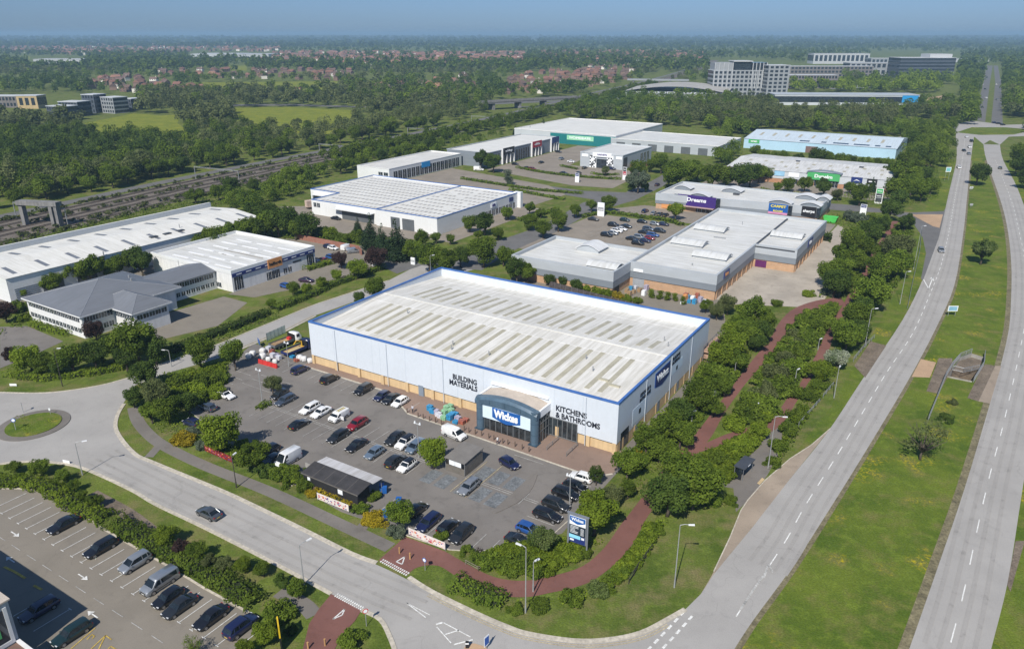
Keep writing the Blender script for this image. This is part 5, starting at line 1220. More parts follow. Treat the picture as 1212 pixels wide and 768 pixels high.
b=MB();b.add([(-.4,-.4,6.02),(L_+.4,-.4,6.02),(L_+.4,D_/2,8.0),(-.4,D_/2,8.0),(L_+.4,D_+.4,6.02),(-.4,D_+.4,6.02)],[(0,1,2,3),(3,2,4,5),(0,3,5),(1,4,2)]);b.build('roof',M_ROOFGX,r)
for x,y,w_,z in[(4+5.6*k,8,1.3,6.72)for k in range(13)]+[(6+8*k,17,1.6,7.42)for k in range(9)]:MB().add([(x,y,z),(x+w_,y,z),(x+w_,y+3,z+.233),(x,y+3,z+.233)],[(0,1,2,3)]).build('rooflight',M_SKYL,r)
b=MB();b.box(29,31,22,23.5,7.6,8.3);b.box(60,62,20,21.5,7.5,8.2);b.build('roof_plant',M_DGREY,r)
sign(r,40,55,-.9,3.4,6.9,M_GREENS,'Dunelm',M_SIGNW,'front',2.2,.55)
b=MB();n=10;vs=[];fs=[]
for i in range(n+1):t=i/n;vs+=[(39.4+16.2*t,-1.3,6.95+.9*math.sin(PI*t)),(39.4+16.2*t,3,6.95+.9*math.sin(PI*t)),(39.4+16.2*t,-1.3,6.75+.9*math.sin(PI*t)),(39.4+16.2*t,3,6.75+.9*math.sin(PI*t))]
for i in range(n):fs+=[(4*i,4*i+4,4*i+5,4*i+1),(4*i+2,4*i+3,4*i+7,4*i+6),(4*i,4*i+2,4*i+6,4*i+4)]
b.add(vs,fs);b.build('entrance_arch',M_CLADD,r)
windows(r,40.5,54.5,5,-.16,.1,3.1,'front',.1);windows(r,33,38.5,2,-.16,.1,2.6,'front',.1);windows(r,57,64,3,-.16,.1,2.6,'front',.1)
sign(r,0,13,-.2,3.2,6.0,M_PLUM,'bensons',M_SIGNW,'front',1.3,.5,.4);sign(r,24,29,-.2,3.6,5.8,mat('pale_blue_sign',(0.28,0.50,0.68),.5),None);sign(r,31,36,-.2,3.6,5.8,M_SIGNW,None);sign(r,60.0,65,-.2,3.4,6.2,M_SIGNN,None);sign(r,67,71.5,-.2,3.4,6.0,M_BLKS,None)
b=MB();b.add([(61,-.40,4.3),(62.5,-.40,5.2),(64.2,-.40,4.3),(62.5,-.40,4.7)],[(0,1,2,3)]);b.box(67.8,70.7,-.42,-.39,4.5,5.0);b.build('sign_motif',M_SIGNW,r)
r=bld('retail_terrace',-16,398,'sky-blue clad retail warehouse with dark roof windows behind the silver terrace','store');L_,D_=90.5,60
b=MB();b.box(0,L_,0,D_,0,6);b.build('cladding',M_CLADB,r)
b=MB();b.add([(-.3,-.3,6.0),(L_+.3,-.3,6.0),(L_+.3,30,9.0),(-.3,30,9.0),(L_+.3,D_+.3,6.0),(-.3,D_+.3,6.0)],[(0,1,2,3),(3,2,4,5),(0,3,5),(1,4,2)]);b.build('roof',ribbed('bluish_white_roof',(0.52,0.60,0.66),'X',.5,.1,.5,.05,.15),r)
for x0,x1 in((34,40),(47,50),(54,63),(66,75),(78,81),(84,87)):MB().add([(x0,3,6.36),(x1,3,6.36),(x1,6,6.66),(x0,6,6.66)],[(0,1,2,3)]).build('rooflight',M_WING,r)
for k in range(10):MB().add([(6+8.2*k,13,7.38),(7.6+8.2*k,13,7.38),(7.6+8.2*k,22,8.28),(6+8.2*k,22,8.28)],[(0,1,2,3)]).build('rooflight',MATS['weathered_rooflight'],r)
sign(r,3,10,-.01,3.5,6,M_GREENS,'wren',M_SIGNW,'front',1.8,.6)
b=MB();b.box(39,46,-.1,0,0,4);b.build('brown_door',mat('brown_door',(0.16,.10,.09),.7),r)
def ww(name,poly,u0,v0,H_,label,extra=None):
 r=bld(name,u0,v0,label,'store','white furniture warehouses with blue eaves')
 shell(r,loc(poly,u0,v0),[('wall',0,H_-.12,M_CLADW,0),('blue_eaves',H_-.12,H_+.14,M_CAPB,.06)],H_-.5,M_ROOFWY)
 return r
r=ww('retail_warehouse',[(-76.5,108),(-46.6,108),(-46.6,165),(-76.5,165)],-76.5,108,6.4,'white warehouse store with chequered rooflights, nearer of a linked pair')
q=random.Random(4)
each('rooflight',mat('dim_rooflight',(0.36,0.34,0.31),.4,.15),r,[(2.0+2.1*i+(j%2)*.9,3.1+2.1*i+(j%2)*.9,2.5+5.0*j,4.2+5.0*j,5.9,5.97)for j in range(11)for i in range(13)if q.random()>.06])
each('loading_door',mat('dark_loading_door',(0.10,0.11,0.12),.6),r,[(7.5,12,-.08,0,0,4.4),(13.2,19,-.08,0,0,4.4)])
windows(r,18,55,14,29.9,.3,2.7,'east',.3);sign(r,36,40,29.9+.01,3.6,5.4,M_SIGNW,'dfs',M_PURPLE,'east',1.4,.6);sign(r,50,53,29.9+.01,3.6,5.4,M_SIGNN,None,None,'east')
b=MB();b.box(28,31.5,56.6,58.5,0,6.7);b.build('corner_tower',M_CLADW,r)
r=ww('retail_warehouse',[(-129.5,125),(-112.5,125),(-112.5,109),(-77.0,109),(-77.0,166),(-129.5,166)],-129.5,109,6.1,'white stepped warehouse store with chequered rooflights, farther of a linked pair')
each('rooflight',MATS['dim_rooflight'],r,[(x,x+1.1,y,y+1.7,5.6,5.67)for x,y in[(19.5+2.15*i+(j%2)*.9,3+5.0*j)for i in range(15)for j in range(3)]+[(2.5+2.15*i+(j%2)*.9,18.5+4.6*j)for j in range(8)for i in range(23)]])
each('loading_door',MATS['dark_loading_door'],r,[(34,51,-.1,0,0,4.0),(1,14,15.9,16,1.5,3.8)]);b=MB();b.box(31,51.5,-2.5,0,4.2,4.5);b.box(2,12,14,16,4.0,4.25);b.build('canopy',M_CLADW,r)
windows(r,18,22,2,0,3.2,5.0,'front',.2)
r=bld('retail_warehouse',-153,180,'plain white furniture store with a glazed corner and bright blue sign','store')
shell(r,[(0,0),(21.5,0),(21.5,62),(0,62)],[('wall',0,6.6,M_CLADW,0),('eaves',6.6,6.9,M_WHITER,.08)],6.3,M_ROOFW)
windows(r,3,60,16,21.5,.3,5.0,'east',.18);windows(r,14,21,2,0,3.2,4.8,'front',.2);sign(r,26,33,21.55,3.8,6.6,M_CYAN,None,None,'east')
r=bld('retail_terrace',-143,244,'grey sofa shop terrace with dark and red signs between white fins','store')
shell(r,[(0,0),(28.5,0),(28.5,82),(0,82)],[('wall',0,8.0,M_CLADD,0),('eaves',8.0,8.3,M_CLADL,.2)],7.8,M_ROOFWY)
for y0,y1,m_,tx in((14,26,M_BLKS,'sofology'),(47,58,M_REDS,'dfs'),(71,80,M_SIGNN,None)):
 o=sign(r,y0,y1,29.4,5.4,9.0,m_,tx,M_SIGNW,'east',1.7,.6)
 b=MB()
 for y in(y0-.5,y1,(y0*2+y1)/3,(y0+2*y1)/3):b.box(28.5,29.5,y,y+.5,0,8.6 if y in(y0-.5,y1)else 5.4)
 b.build('white_fin',M_WHITER,o)
 windows(r,y0+.6,y1-.6,4,28.6,.2,5.2,'east',.15,False)
windows(r,2,12,4,28.5,.3,6.5,'east',.3,False);windows(r,29,45,6,28.5,.3,6.5,'east',.3,False)
r=bld('retail_warehouse',-165,353,'wide store with white roof and teal front beyond the sofa terrace','store')
shell(r,[(0,0),(78,0),(78,82),(0,82)],[('wall',0,7.4,M_CLADS,0),('eaves',7.4,8.0,M_WHITER,.15)],7.6,M_ROOFWY)
b=MB();b.box(29,77.9,-.12,0,0,6.8);b.build('teal_front',M_TEAL,r);sign(r,42,62,-.13,3.0,6.0,mat('mint_sign',(0.30,0.62,0.40),.5),'HOMEBASE',M_SIGNW,'front',2,.8)
b=MB();b.box(78.0,78.12,8,70,0,3.6);b.build('brick_side',M_REDBR,r)
r=bld('retail_warehouse',-90,352,'grey-white industrial unit between the teal store and the trees','warehouse');shell(r,[(0,0),(72,0),(72,46),(0,46)],[('wall',0,6.0,M_CLADL,0),('eaves',6,6.4,M_WHITER,.1)],6.1,M_ROOFG)
each('loading_door',MATS['dark_loading_door'],r,[(4+11*k,10+11*k,-.08,0,0,4.2)for k in range(6)])
r=bld('retail_pavilion',-73.5,276,'grey retail pavilion with black and white chequered entrance panels','store')
shell(r,[(0,0),(26,0),(26,41),(0,41)],[('wall',0,7.7,M_CLADL,0),('eaves',7.7,8.1,M_CLADS,.15)],7.6,M_ROOFG)
b=MB();bw=MB()
for x0 in(6.2,16.6):
 bw.box(x0,x0+4,-.4,0,0,7.2)
 for i in range(5):
  for j in range(8):
   if(i+j+(i*j)%3)%2:b.box(x0+.8*i,x0+.8*i+.75,-.45,-.401,.2+.86*j,.2+.86*j+.72)
o=bw.build('entrance_panel',M_SIGNW,r);b.build('chequer',M_BLKS,o)
b=MB();b.box(10.3,16.5,-.1,0,0,5.0);b.build('shopfront',M_WING,r);sign(r,8,19.5,-.5,6.2,8.6,M_SIGNW,'HARVEYS',M_PURPLE,'front',1.3,.5);sign(r,1,5,-.02,5.6,7.2,M_SIGNW,None);sign(r,22,25.6,-.02,5.6,7.2,M_SIGNW,None)
b=MB();b.box(26,26.1,1,6,.5,6.5);b.build('dark_side_panel',M_DGREY,r);windows(r,24,38,3,26,1,6,'east',.4)
b=MB();b.box(26.2,32,10,10.4,0,2.2);b.box(32,32.4,10,38,0,2.2);b.build('yard_wall',M_ORANGE,r)
r=bld('shop',-94.3,24,'white car-parts shop with dark blue fascia band and orange sign','store');L_,D_,H_=37.6,32.4,6.3
shell(r,[(0,0),(L_,0),(L_,D_),(0,D_)],[('wall',0,H_-.9,M_WHITER,0),('parapet',H_-.9,H_+.2,M_CLADWY,.1)],H_-.6,M_ROOFG)
each('rooflight',mat('bright_rooflight',(0.78,0.78,0.78),.4,.05),r,[(6+10*j+(k%2)*1.5,13.5+10*j+(k%2)*1.5,3.2+4.6*k,3.9+4.6*k,H_-.58,H_-.5)for k in range(6)for j in range(3)])
b=MB();b.box(15,33,15.2,15.8,H_-.585,H_-.56);b.box(18,20,12,12.8,H_-.585,H_-.56);b.build('roof_stain',mat('roof_lichen_stain',(0.26,0.24,0.21),.95,.4,1.5),r)
b=MB();b.box(L_+.1,L_+.28,.1,D_-.1,H_-1.9,H_-.8);b.build('fascia_band',M_SIGNN,r)
sign(r,13.0,18.5,L_+.3,H_-2.6,H_+.2,M_ORAS,'halfords',M_BLKS,'east',1.3,.85,-.1)
b=MB()
for k in range(9):b.box(L_+.281,L_+.30,1.5+3.5*k,3.4+3.5*k,H_-1.45,H_-1.2)if not 12<1.5+3.5*k<18 else None
b.build('fascia_lettering',M_SIGNW,r);b=MB();b.box(L_+.02,L_+.05,23,26.5,3.0,3.5);b.build('small_lettering',M_DGREY,r)
windows(r,.6,3.8,2,L_,.3,4.2,'east',.1);windows(r,D_-3.6,D_-.6,2,L_,.3,4.2,'east',.1);windows(r,12.4,17.5,4,L_,.1,2.6,'east',.1);windows(r,18.8,22.5,2,L_,.6,2.2,'east',.3)
windows(r,29.5,32.5,2,0,.6,2.0,'front',.1)
r=bld('office',-83.8,-19.3,'white two-storey office with grey hipped metal roofs and window bands','office')
def hip(r,x0,x1,y0,y1,ze_,zr_,ov=.5,name='roof',rid=None):
 x0-=ov;x1+=ov;y0-=ov;y1+=ov;d=(y1-y0)/2 if rid is None else rid
 b=MB()
 if(x1-x0)>=(y1-y0):R1,R2=(x0+d,(y0+y1)/2,zr_),(x1-d,(y0+y1)/2,zr_);fs=[(0,1,5,4),(1,2,5),(2,3,4,5),(3,0,4)]
 else:d=(x1-x0)/2 if rid is None else rid;R1,R2=((x0+x1)/2,y0+d,zr_),((x0+x1)/2,y1-d,zr_);fs=[(0,1,4),(1,2,5,4),(2,3,5),(3,0,4,5)]
 vs=[(x0,y0,ze_),(x1,y0,ze_),(x1,y1,ze_),(x0,y1,ze_),R1,R2]
 b.add(vs,fs);o=b.build(name,M_ROOFDG,r)
 b=MB();b.box(x0-.05,x1+.05,y0-.05,y1+.05,ze_-.32,ze_-.01);b.build('fascia',M_WHITER,o)
 b=MB()
 for p,q_ in((vs[0],R1),(vs[1],R2 if(x1-x0)>=(y1-y0)else R1),(vs[2],R2),(vs[3],R1 if(x1-x0)>=(y1-y0)else R2),(R1,R2)):
  if(Vector(p)-Vector(q_)).length>.1:b.tube([p,q_],.07,5)
 b.build('ridge_flashing',mat('ridge_flashing_grey',(0.22,.23,.25),.5),o)
b=MB();b.box(.3,25.5,.3,26,0,5.8);b.build('wall',M_WHITER,r);hip(r,0,26,0,27,6.1,9.8)
b=MB();b.box(18,34,8.6,18,0,5.2);b.build('side_wall',M_WHITER,r);hip(r,18,34,8.3,18.5,5.8,8.4,.5,'pavilion_roof')
windows(r,1.0,24.5,14,.3,4.0,5.2,'front',.12);windows(r,1.0,24.5,14,.3,1.2,2.4,'front',.2)
windows(r,.8,8.2,5,25.5,4.0,5.3,'east',.1);windows(r,.8,8.2,5,25.5,1.2,2.5,'east',.2);windows(r,26,33.6,5,8.6,3.6,4.8,'front',.12);windows(r,9.2,17.6,5,34,3.6,4.8,'east',.12)
b=MB();b.box(8.2,20,26,43.2,0,5.2);b.build('wing_wall',M_WHITER,r);b=MB();b.add([(7.7,24,5.6),(20.5,24,5.4),(20.5,43.2,5.4),(7.7,43.2,5.6),(14,24,6.9),(14,43.2,6.9)],[(1,2,5,4),(0,4,5,3),(2,3,5)]);b.box(7.6,20.6,27.6,43.2,5.1,5.39);b.build('wing_roof',[M_ROOFDG],r)
windows(r,28,42.5,9,20,3.5,4.8,'east',.12);windows(r,28,42.5,9,20,1.0,2.2,'east',.3)
b=MB();b.cyl(14,36,6.5,9.5,.07,6);b.cyl(15,20.2,8.6,9.4,.25,8);b.cyl(17,19.5,8.2,9.0,.25,8);b.build('flue',M_GALV,r)
r=bld('warehouse',-129,-15,'long white low-pitched warehouse with dark rooflights beside the railway','warehouse');L_,D_=27.5,88
b=MB();b.box(0,L_,0,D_,0,7.0);b.build('wall',M_CLADWY,r)
b=MB();b.add([(L_+.3,-.3,7.05),(L_+.3,D_+.3,7.05),(13.5,D_+.3,8.6),(13.5,-.3,8.6),(-.3,-.3,7.6),(-.3,D_+.3,7.6)],[(0,1,2,3),(3,2,5,4)]);b.box(-1.2,-.31,-.3,D_+.3,0,9.3);b.build('roof',M_ROOFWY,r)
b=MB();b.box(-.305,-.2,-.3,D_+.3,7.6,9.35);b.build('grey_parapet',M_CLADL,r)
for k in range(10):y=3+9*k;b=MB();b.add([(19,y,8.03),(25.5,y,7.30),(25.5,y+1.3,7.30),(19,y+1.3,8.03)],[(0,1,2,3)]);b.build('rooflight',mat('grey_rooflight',(0.16,0.17,0.19),.4,.1),r);b=MB();b.add([(4,y,7.98),(10,y,8.42),(10,y+1.3,8.42),(4,y+1.3,7.98)],[(0,1,2,3)]);b.build('rooflight',mat('grey_rooflight',(0.16,0.17,0.19),.4,.1),r)
each('loading_door',MATS['dark_loading_door'],r,[(L_,L_+.1,9,15,0,4.5),(L_,L_+.1,19,25,0,4.5)])
b=MB()
for z in range(6):b.box(L_,L_+.09,1.5,8,.3+.6*z,.6+.6*z)
b.build('louvre',M_CLADD,r);b=MB();b.cyl(L_+.3,28,0,8.2,.2,6);b.cyl(20,60,7.7,9.2,.15,6);b.build('flue',M_GALV,r)
b=MB();b.box(22,23.5,47,49.5,7.4,7.9);b.box(22,23.5,52,54.5,7.4,7.9);b.box(22,23.5,57,59.5,7.4,7.9);b.build('roof_plant',M_DGREY,r)
o=MB().box(-1.2,1.2,-4.5,4.5,.9,3.6).build('box_trailer',mat('trailer_white_brown',(0.52,0.40,0.33),.6,.4,.25));x,y=G(374,242,1.5);o.location=(x,y,0);o.rotation_euler=(0,0,R(-50));tag(o,'white and brown box trailer in the warehouse loading yard','trailer')
b=MB()
for wx in(-2.8,-3.6):
 for s in(1,-1):b.xf(Matrix());b.tube([(s*1.05-.15,wx,.45),(s*1.05+.15,wx,.45)],.45,12)
b.box(-.4,.4,-4.4,4.4,.55,.9);b.build('wheel',M_TYRE,o)
def container(px,py,L,c_,label):
 x,y=G(px,py,1.2);r=empty('storage_container',(x,y),GA,label,'container','storage containers in the loading yard');mm=ribbed(c_[0],c_[1],'X',.3,.4,.5,.05,.1)
 MB().box(-L/2,L/2,-1.2,1.2,.1,2.6).build('body',mm,r);b=MB();b.box(L/2,L/2+.06,-1.1,-.02,.2,2.5);b.box(L/2,L/2+.06,.02,1.1,.2,2.5);b.build('door',mm,r)
container(389,246.5,5.5,('blue_container',(0.045,0.12,0.26)),'blue storage container beside the warehouse step');container(382,245.5,4,('cream_container',(0.42,0.36,0.24)),'cream storage container left of the blue one')
P=GP([(352,283),(372,287),(398,292),(424,297),(428,302)]);o=MB().ridge(P,.35,0,1.9).build('brick_wall',M_REDBR);tag(o,'low red brick wall behind the parked cars of the car-parts shop','wall')
cx_,cy_=G(8.7,710,8.5)
r=empty('building',(cx_,cy_),GA,'grey building corner with a green panel at the lower car park edge','building')
b=MB();b.box(-22,0,-16,0,0,8.5);b.build('wall',M_CLADL,r)
b=MB();b.box(-22.2,.2,-16.2,.2,8.5,8.7);b.build('roof',M_TANROOF,r)
b=MB();b.box(.001,.1,-6.5,-.8,3.4,7.6);b.build('window',M_WING,r);b=MB();b.box(.101,.14,-5.6,-1.6,4.2,6.8);b.build('green_panel',M_GREENS,r)
b=MB();b.box(.002,.16,-7,-.4,2.8,3.3);b.box(.002,.16,-.8,-.4,3.31,7.9);b.build('mullion',M_WHITER,r)
b=MB();b.box(4.6,5.0,-9,0,2.5,2.9);b.box(.2,4.599,-.4,0,2.5,2.9);b.build('canopy_edge',M_WHITER,r);b=MB();b.box(.2,4.59,-9,-.41,2.55,2.65);b.build('canopy',mat('brown_canopy',(0.16,0.10,0.08),.8),r);b=MB();b.cyl(4.8,-.2,0,2.5,.08,8);b.build('post',M_FRAME,r)
def leaf_mat(name,dark,light,trans=0.42):
 m=bpy.data.materials.new(name);m.use_nodes=True;nt=m.node_tree;b=nt.nodes['Principled BSDF']
 at=nt.nodes.new('ShaderNodeAttribute');at.attribute_name='tone'
 oi=nt.nodes.new('ShaderNodeObjectInfo')
 mx=nt.nodes.new('ShaderNodeMix');mx.data_type='RGBA';mx.inputs[6].default_value=(*dark,1);mx.inputs[7].default_value=(*light,1)
 nt.links.new(at.outputs['Fac'],mx.inputs[0])
 r=nt.nodes.new('ShaderNodeMapRange');r.inputs[3].default_value=0.78;r.inputs[4].default_value=1.2;nt.links.new(oi.outputs['Random'],r.inputs[0])
 mu=nt.nodes.new('ShaderNodeMix');mu.data_type='RGBA';mu.blend_type='MULTIPLY';mu.inputs[0].default_value=1
 nt.links.new(mx.outputs[2],mu.inputs[6]);nt.links.new(r.outputs[0],mu.inputs[7])
 nt.links.new(mu.outputs[2],b.inputs['Base Color']);b.inputs['Roughness'].default_value=0.7;b.inputs['Specular IOR Level'].default_value=0.12
 tr=nt.nodes.new('ShaderNodeBsdfTranslucent');nt.links.new(mu.outputs[2],tr.inputs[0])
 ms=nt.nodes.new('ShaderNodeMixShader');ms.inputs[0].default_value=trans
 nt.links.new(b.outputs[0],ms.inputs[1]);nt.links.new(tr.outputs[0],ms.inputs[2]);nt.links.new(ms.outputs[0],nt.nodes['Material Output'].inputs[0])
 return m
LEAF=dict(M=leaf_mat('leaf_mid',(0.062,0.106,0.012),(0.188,0.255,0.030)),L=leaf_mat('leaf_bright',(0.095,0.150,0.012),(0.235,0.305,0.028)),O=leaf_mat('leaf_olive',(0.075,0.100,0.032),(0.175,0.198,0.074)),D=leaf_mat('leaf_dark',(0.040,0.076,0.014),(0.118,0.172,0.030)),C=leaf_mat('needle_dark',(0.016,0.036,0.014),(0.042,0.070,0.024),0.1),P=leaf_mat('leaf_purple',(0.032,0.020,0.020),(0.095,0.056,0.046)),W=leaf_mat('blossom_white',(0.10,0.16,0.04),(0.55,0.57,0.46)),Y=leaf_mat('flower_yellow',(0.16,0.15,0.012),(0.46,0.34,0.02)),S=leaf_mat('leaf_silver',(0.080,0.110,0.070),(0.190,0.225,0.150)),B=leaf_mat('leaf_cream_tips',(0.060,0.110,0.014),(0.23,0.28,0.10)))
M_BARK=mat('bark',(0.085,0.068,0.052),0.95,0.25,3.0,bump=0.4,bscale=8)
def leaf_mesh(name,P,N,Sz,tone,mt):
 pass
 n=len(P);a=np.cross(N,RNG.normal(size=(n,3)));a/=np.linalg.norm(a,axis=1,keepdims=True)+1e-9;b=np.cross(N,a)
 s=Sz[:,None];el=RNG.uniform(0.55,1.0,(n,1))
 V=np.empty((n,4,3));lift=N*s*RNG.uniform(-0.35,0.35,(n,1))
 V[:,0]=P-a*s;V[:,1]=P-b*s*el+lift;V[:,2]=P+a*s;V[:,3]=P+b*s*el-lift*0.4
 me=bpy.data.meshes.new(name);me.vertices.add(4*n);me.vertices.foreach_set('co',V.reshape(-1).astype(np.float32))
 me.loops.add(4*n);me.loops.foreach_set('vertex_index',np.arange(4*n,dtype=np.int32));me.polygons.add(n)
 me.polygons.foreach_set('loop_start',np.arange(0,4*n,4,dtype=np.int32));me.polygons.foreach_set('loop_total',np.full(n,4,dtype=np.int32))
 at=me.attributes.new('tone','FLOAT','FACE');at.data.foreach_set('value',tone.astype(np.float32))
 me.materials.append(mt);me.update();me.validate();return me
def lobes_round(n,squash=0.85,rng=RNG,spread=0.62):
 c=rng.normal(size=(n,3));c/=np.linalg.norm(c,axis=1,keepdims=True);c*=spread*rng.uniform(0.45,1.25,(n,1));c[:,2]*=squash
 r=rng.uniform(0.17,0.36,n);return c,r
def crown_mesh(name,n_leaf,lob,size,fill=0.15,seedtone=0.25,low=-1.0):
 c,r=lob;k=len(c)
 w_=r**2;idx=RNG.choice(k,n_leaf,p=w_/w_.sum())
 d=RNG.normal(size=(n_leaf,3));d/=np.linalg.norm(d,axis=1,keepdims=True)
 rad=r[idx]*RNG.uniform(0.70,1.08,n_leaf)
 inner=RNG.random(n_leaf)<fill;rad[inner]*=RNG.uniform(0.2,0.8,inner.sum())
 P=c[idx]+d*rad[:,None]
 keep=P[:,2]>low;P,d,idx=P[keep],d[keep],idx[keep];n=len(P)
 N=d*0.8+RNG.normal(size=(n,3))*0.55+np.array([0,0,0.3]);N/=np.linalg.norm(N,axis=1,keepdims=True)
 lt=RNG.uniform(0,1,k);tone=np.clip(0.45+(lt[idx]-0.5)*seedtone*2+RNG.normal(size=n)*0.11,0,1)
 return leaf_mesh(name,P,N,RNG.uniform(0.6,1.3,n)*size,tone,LEAF['M'])
def limb(b,p,q,r0,r1):
 p,q=Vector(p),Vector(q);m_=(p+q)/2+Vector((RNG.normal()*.06,RNG.normal()*.06,.03));b.tube([p,m_,q],r0,6,0,r1)
def trunk_mesh(h0,spread=0.55,nl=7,r=0.075,zc=1.15):
 b=MB();b.tube([(0,0,-0.05),(0.02,0.01,h0*.5),(0,0,h0),(-.02,.02,zc)],r,8,0,r*.45)
 for i in range(nl):
  a=2*PI*i/nl+RNG.uniform(0,.6);e=RNG.uniform(.2,.8);limb(b,(0,0,h0*RNG.uniform(.8,1.1)),(math.cos(a)*spread,math.sin(a)*spread,zc+e*.45-.1),r*.5,r*.12)
 return b.mesh('trunk',[M_BARK],True)
CR={}
def shift(me,dz):
 me.transform(Matrix.Translation((0,0,dz)));return me
NR=5
for i in range(NR):CR['round%d'%i]=(shift(crown_mesh('crown',8000,lobes_round(26+5*i,0.82),0.047),1.15),trunk_mesh(0.5))
for i in range(3):CR['shrub%d'%i]=(shift(crown_mesh('crown',5000,lobes_round(24,0.55,spread=0.68),0.056,low=-0.38),0.36),None)
cone=[]
c=np.array([[RNG.normal()*.05+math.cos(a)*(1-t)*.5,RNG.normal()*.05+math.sin(a)*(1-t)*.5,2.7*t+.35]for t in np.linspace(0,.98,16)for a in np.linspace(0,6.28,max(2,int(7*(1-t))+1))[:-1]+RNG.uniform(0,3)])
CR['conifer']=(crown_mesh('crown',4500,(c,np.array([0.10+0.33*(1-(p[2]-.35)/2.7)for p in c])),0.060),trunk_mesh(0.3,.2,3,.06,2.2))
c=np.array([[RNG.normal()*.22,RNG.normal()*.22,z]for z in np.linspace(.55,3.3,18)])
CR['column']=(crown_mesh('crown',2600,(c,RNG.uniform(.35,.62,18)),0.085),trunk_mesh(0.5,.3,4,.08,2.0))
CR['sparse']=(shift(crown_mesh('crown',1100,lobes_round(16,0.8,spread=0.75),0.040,fill=.5),1.15),trunk_mesh(0.45,.8,16,.055))
c,r=lobes_round(34,1.15,spread=0.7)
CR['tall']=(shift(crown_mesh('crown',5200,(c*np.array([.8,.8,1.35]),r),0.058),1.75),trunk_mesh(0.7,.5,8,.075,1.75))
ZC=dict(round=1.15,shrub=0.40,conifer=1.4,column=1.9,sparse=1.15,tall=1.75)
VSC=1.0
KINDN=dict(round='tree',shrub='shrub',conifer='conifer_tree',column='columnar_tree',sparse='bare_tree',tall='tree')
TN=[0]
def plant_at(x,y,r,shape,leaf,label,group,asp=1.0,name=None,cat=None):
 TN[0]+=1
 key=shape+(str(TN[0]%NR)if shape=='round' else str(TN[0]%3)if shape=='shrub' else '')
 cm,tm=CR[key]
 o=empty(name or KINDN[shape],(x,y),RNG.uniform(0,6.28),label,cat or('shrub' if shape=='shrub' else 'tree'),group)
 o.scale=(r,r,r*asp)
 if tm is None:
  bpy.data.objects.remove(o);o=bpy.data.objects.new(name or KINDN[shape],cm);COL.objects.link(o);o.location=(x,y,0);o.rotation_euler=(0,0,RNG.uniform(0,6.28));o.scale=(r,r,r*asp);tag(o,label,cat or 'shrub',group)
  o.material_slots[0].link='OBJECT';o.material_slots[0].material=LEAF[leaf]
  return o
 inst('crown',cm,o,mt=LEAF[leaf]);inst('trunk',tm,o)
 return o
def plant(px,py,wpx,shape,leaf,label,group=None,asp=1.0,**kw):
 pass
 r=3.0
 for _ in range(12):
  z=ZC[shape]*r*asp*(0.9 if shape!='shrub' else 1.0);x,y=G(px,py,z)
  d=y*math.cos(PITCH)+(CAMH-z)*math.sin(PITCH);r=0.5*wpx*d/FPX*1.12
 if group=='trees behind the car-parts shop':
  u,v=UV(x,y)
  if v<78:x,y=W(max(u,-97.5),max(v,60)if u>-97 else v)
 return plant_at(x,y,r,shape,leaf,label,group,asp,**kw)
def hedge(pts,wd,h,leaf,label,dens=34,px=True,group=None,size=0.17,name='hedge',kind=None):
 pass
 P=GP(pts)if px else pts;P=curve(P,3);A=np.array(P);seg=np.linalg.norm(np.diff(A,axis=0),axis=1);L=seg.sum();cum=np.concatenate([[0],np.cumsum(seg)])
 n=int(L*(wd+2*h)*dens);s=RNG.uniform(0,L,n);i=np.clip(np.searchsorted(cum,s)-1,0,len(seg)-1);t=(s-cum[i])/seg[i]
 c=A[i]*(1-t[:,None])+A[i+1]*t[:,None];d=(A[i+1]-A[i])/seg[i][:,None];nn=np.stack([-d[:,1],d[:,0]],1)
 q=RNG.uniform(0,2*h+wd,n);wob=1+0.16*np.sin(s*1.3+1)+0.12*np.sin(s*3.1)+RNG.normal(size=n)*.07
 off=np.where(q<h,-wd/2,np.where(q>h+wd,wd/2,q-h-wd/2))*wob;z=np.where(q<h,q,np.where(q>h+wd,2*h+wd-q,h))*(1+0.10*np.sin(s*1.9)+0.08*np.sin(s*0.7+2))
 z=z*RNG.uniform(.85,1.05,n)
 Pp=np.column_stack([c+nn*off[:,None],z+.05]);N=np.column_stack([nn*(off/(wd/2))[:,None]*.7,np.where(z>h*.8,.9,.25)])+RNG.normal(size=(n,3))*.45
 N/=np.linalg.norm(N,axis=1,keepdims=True);tone=np.clip(.42+.18*np.sin(s*.8)+RNG.normal(size=n)*.22,0,1)
 me=leaf_mesh(name,Pp,N,RNG.uniform(.6,1.3,n)*size,tone,LEAF[leaf])
 o=bpy.data.objects.new(name,me);COL.objects.link(o);tag(o,label,'hedge',group)
 core=MB();core.ridge(P[1:-1]if len(P)>3 else P,wd*.6,0,h*.72);core.build('stems',M_STEMS,o)
 return o
M_STEMS=mat('twig_core',(0.022,0.030,0.012),0.95,0.3,2.0)
def rows(label,group,data):
 pass
 for d in data:
  plant(d[0],d[1],d[2],d[3],d[4],d[6]if len(d)>6 else label,None if len(d)>6 else group,d[5]if len(d)>5 else 1.0)
rd,sh_,tl,sp_,cn,cl_='round','shrub','tall','sparse','conifer','column'
rows('leafy green tree in the row screening the white office from the roundabout','trees in front of the office',[(34,424,36,rd,'L'),(48,430,30,rd,'M'),(84,424,38,rd,'M'),(111,420,36,rd,'D'),(132,409,36,rd,'M'),(160,404,56,rd,'M',.95,'largest leafy tree in the row before the white office'),(182,414,34,rd,'D'),(70,432,26,rd,'D'),(148,424,30,rd,'D')])
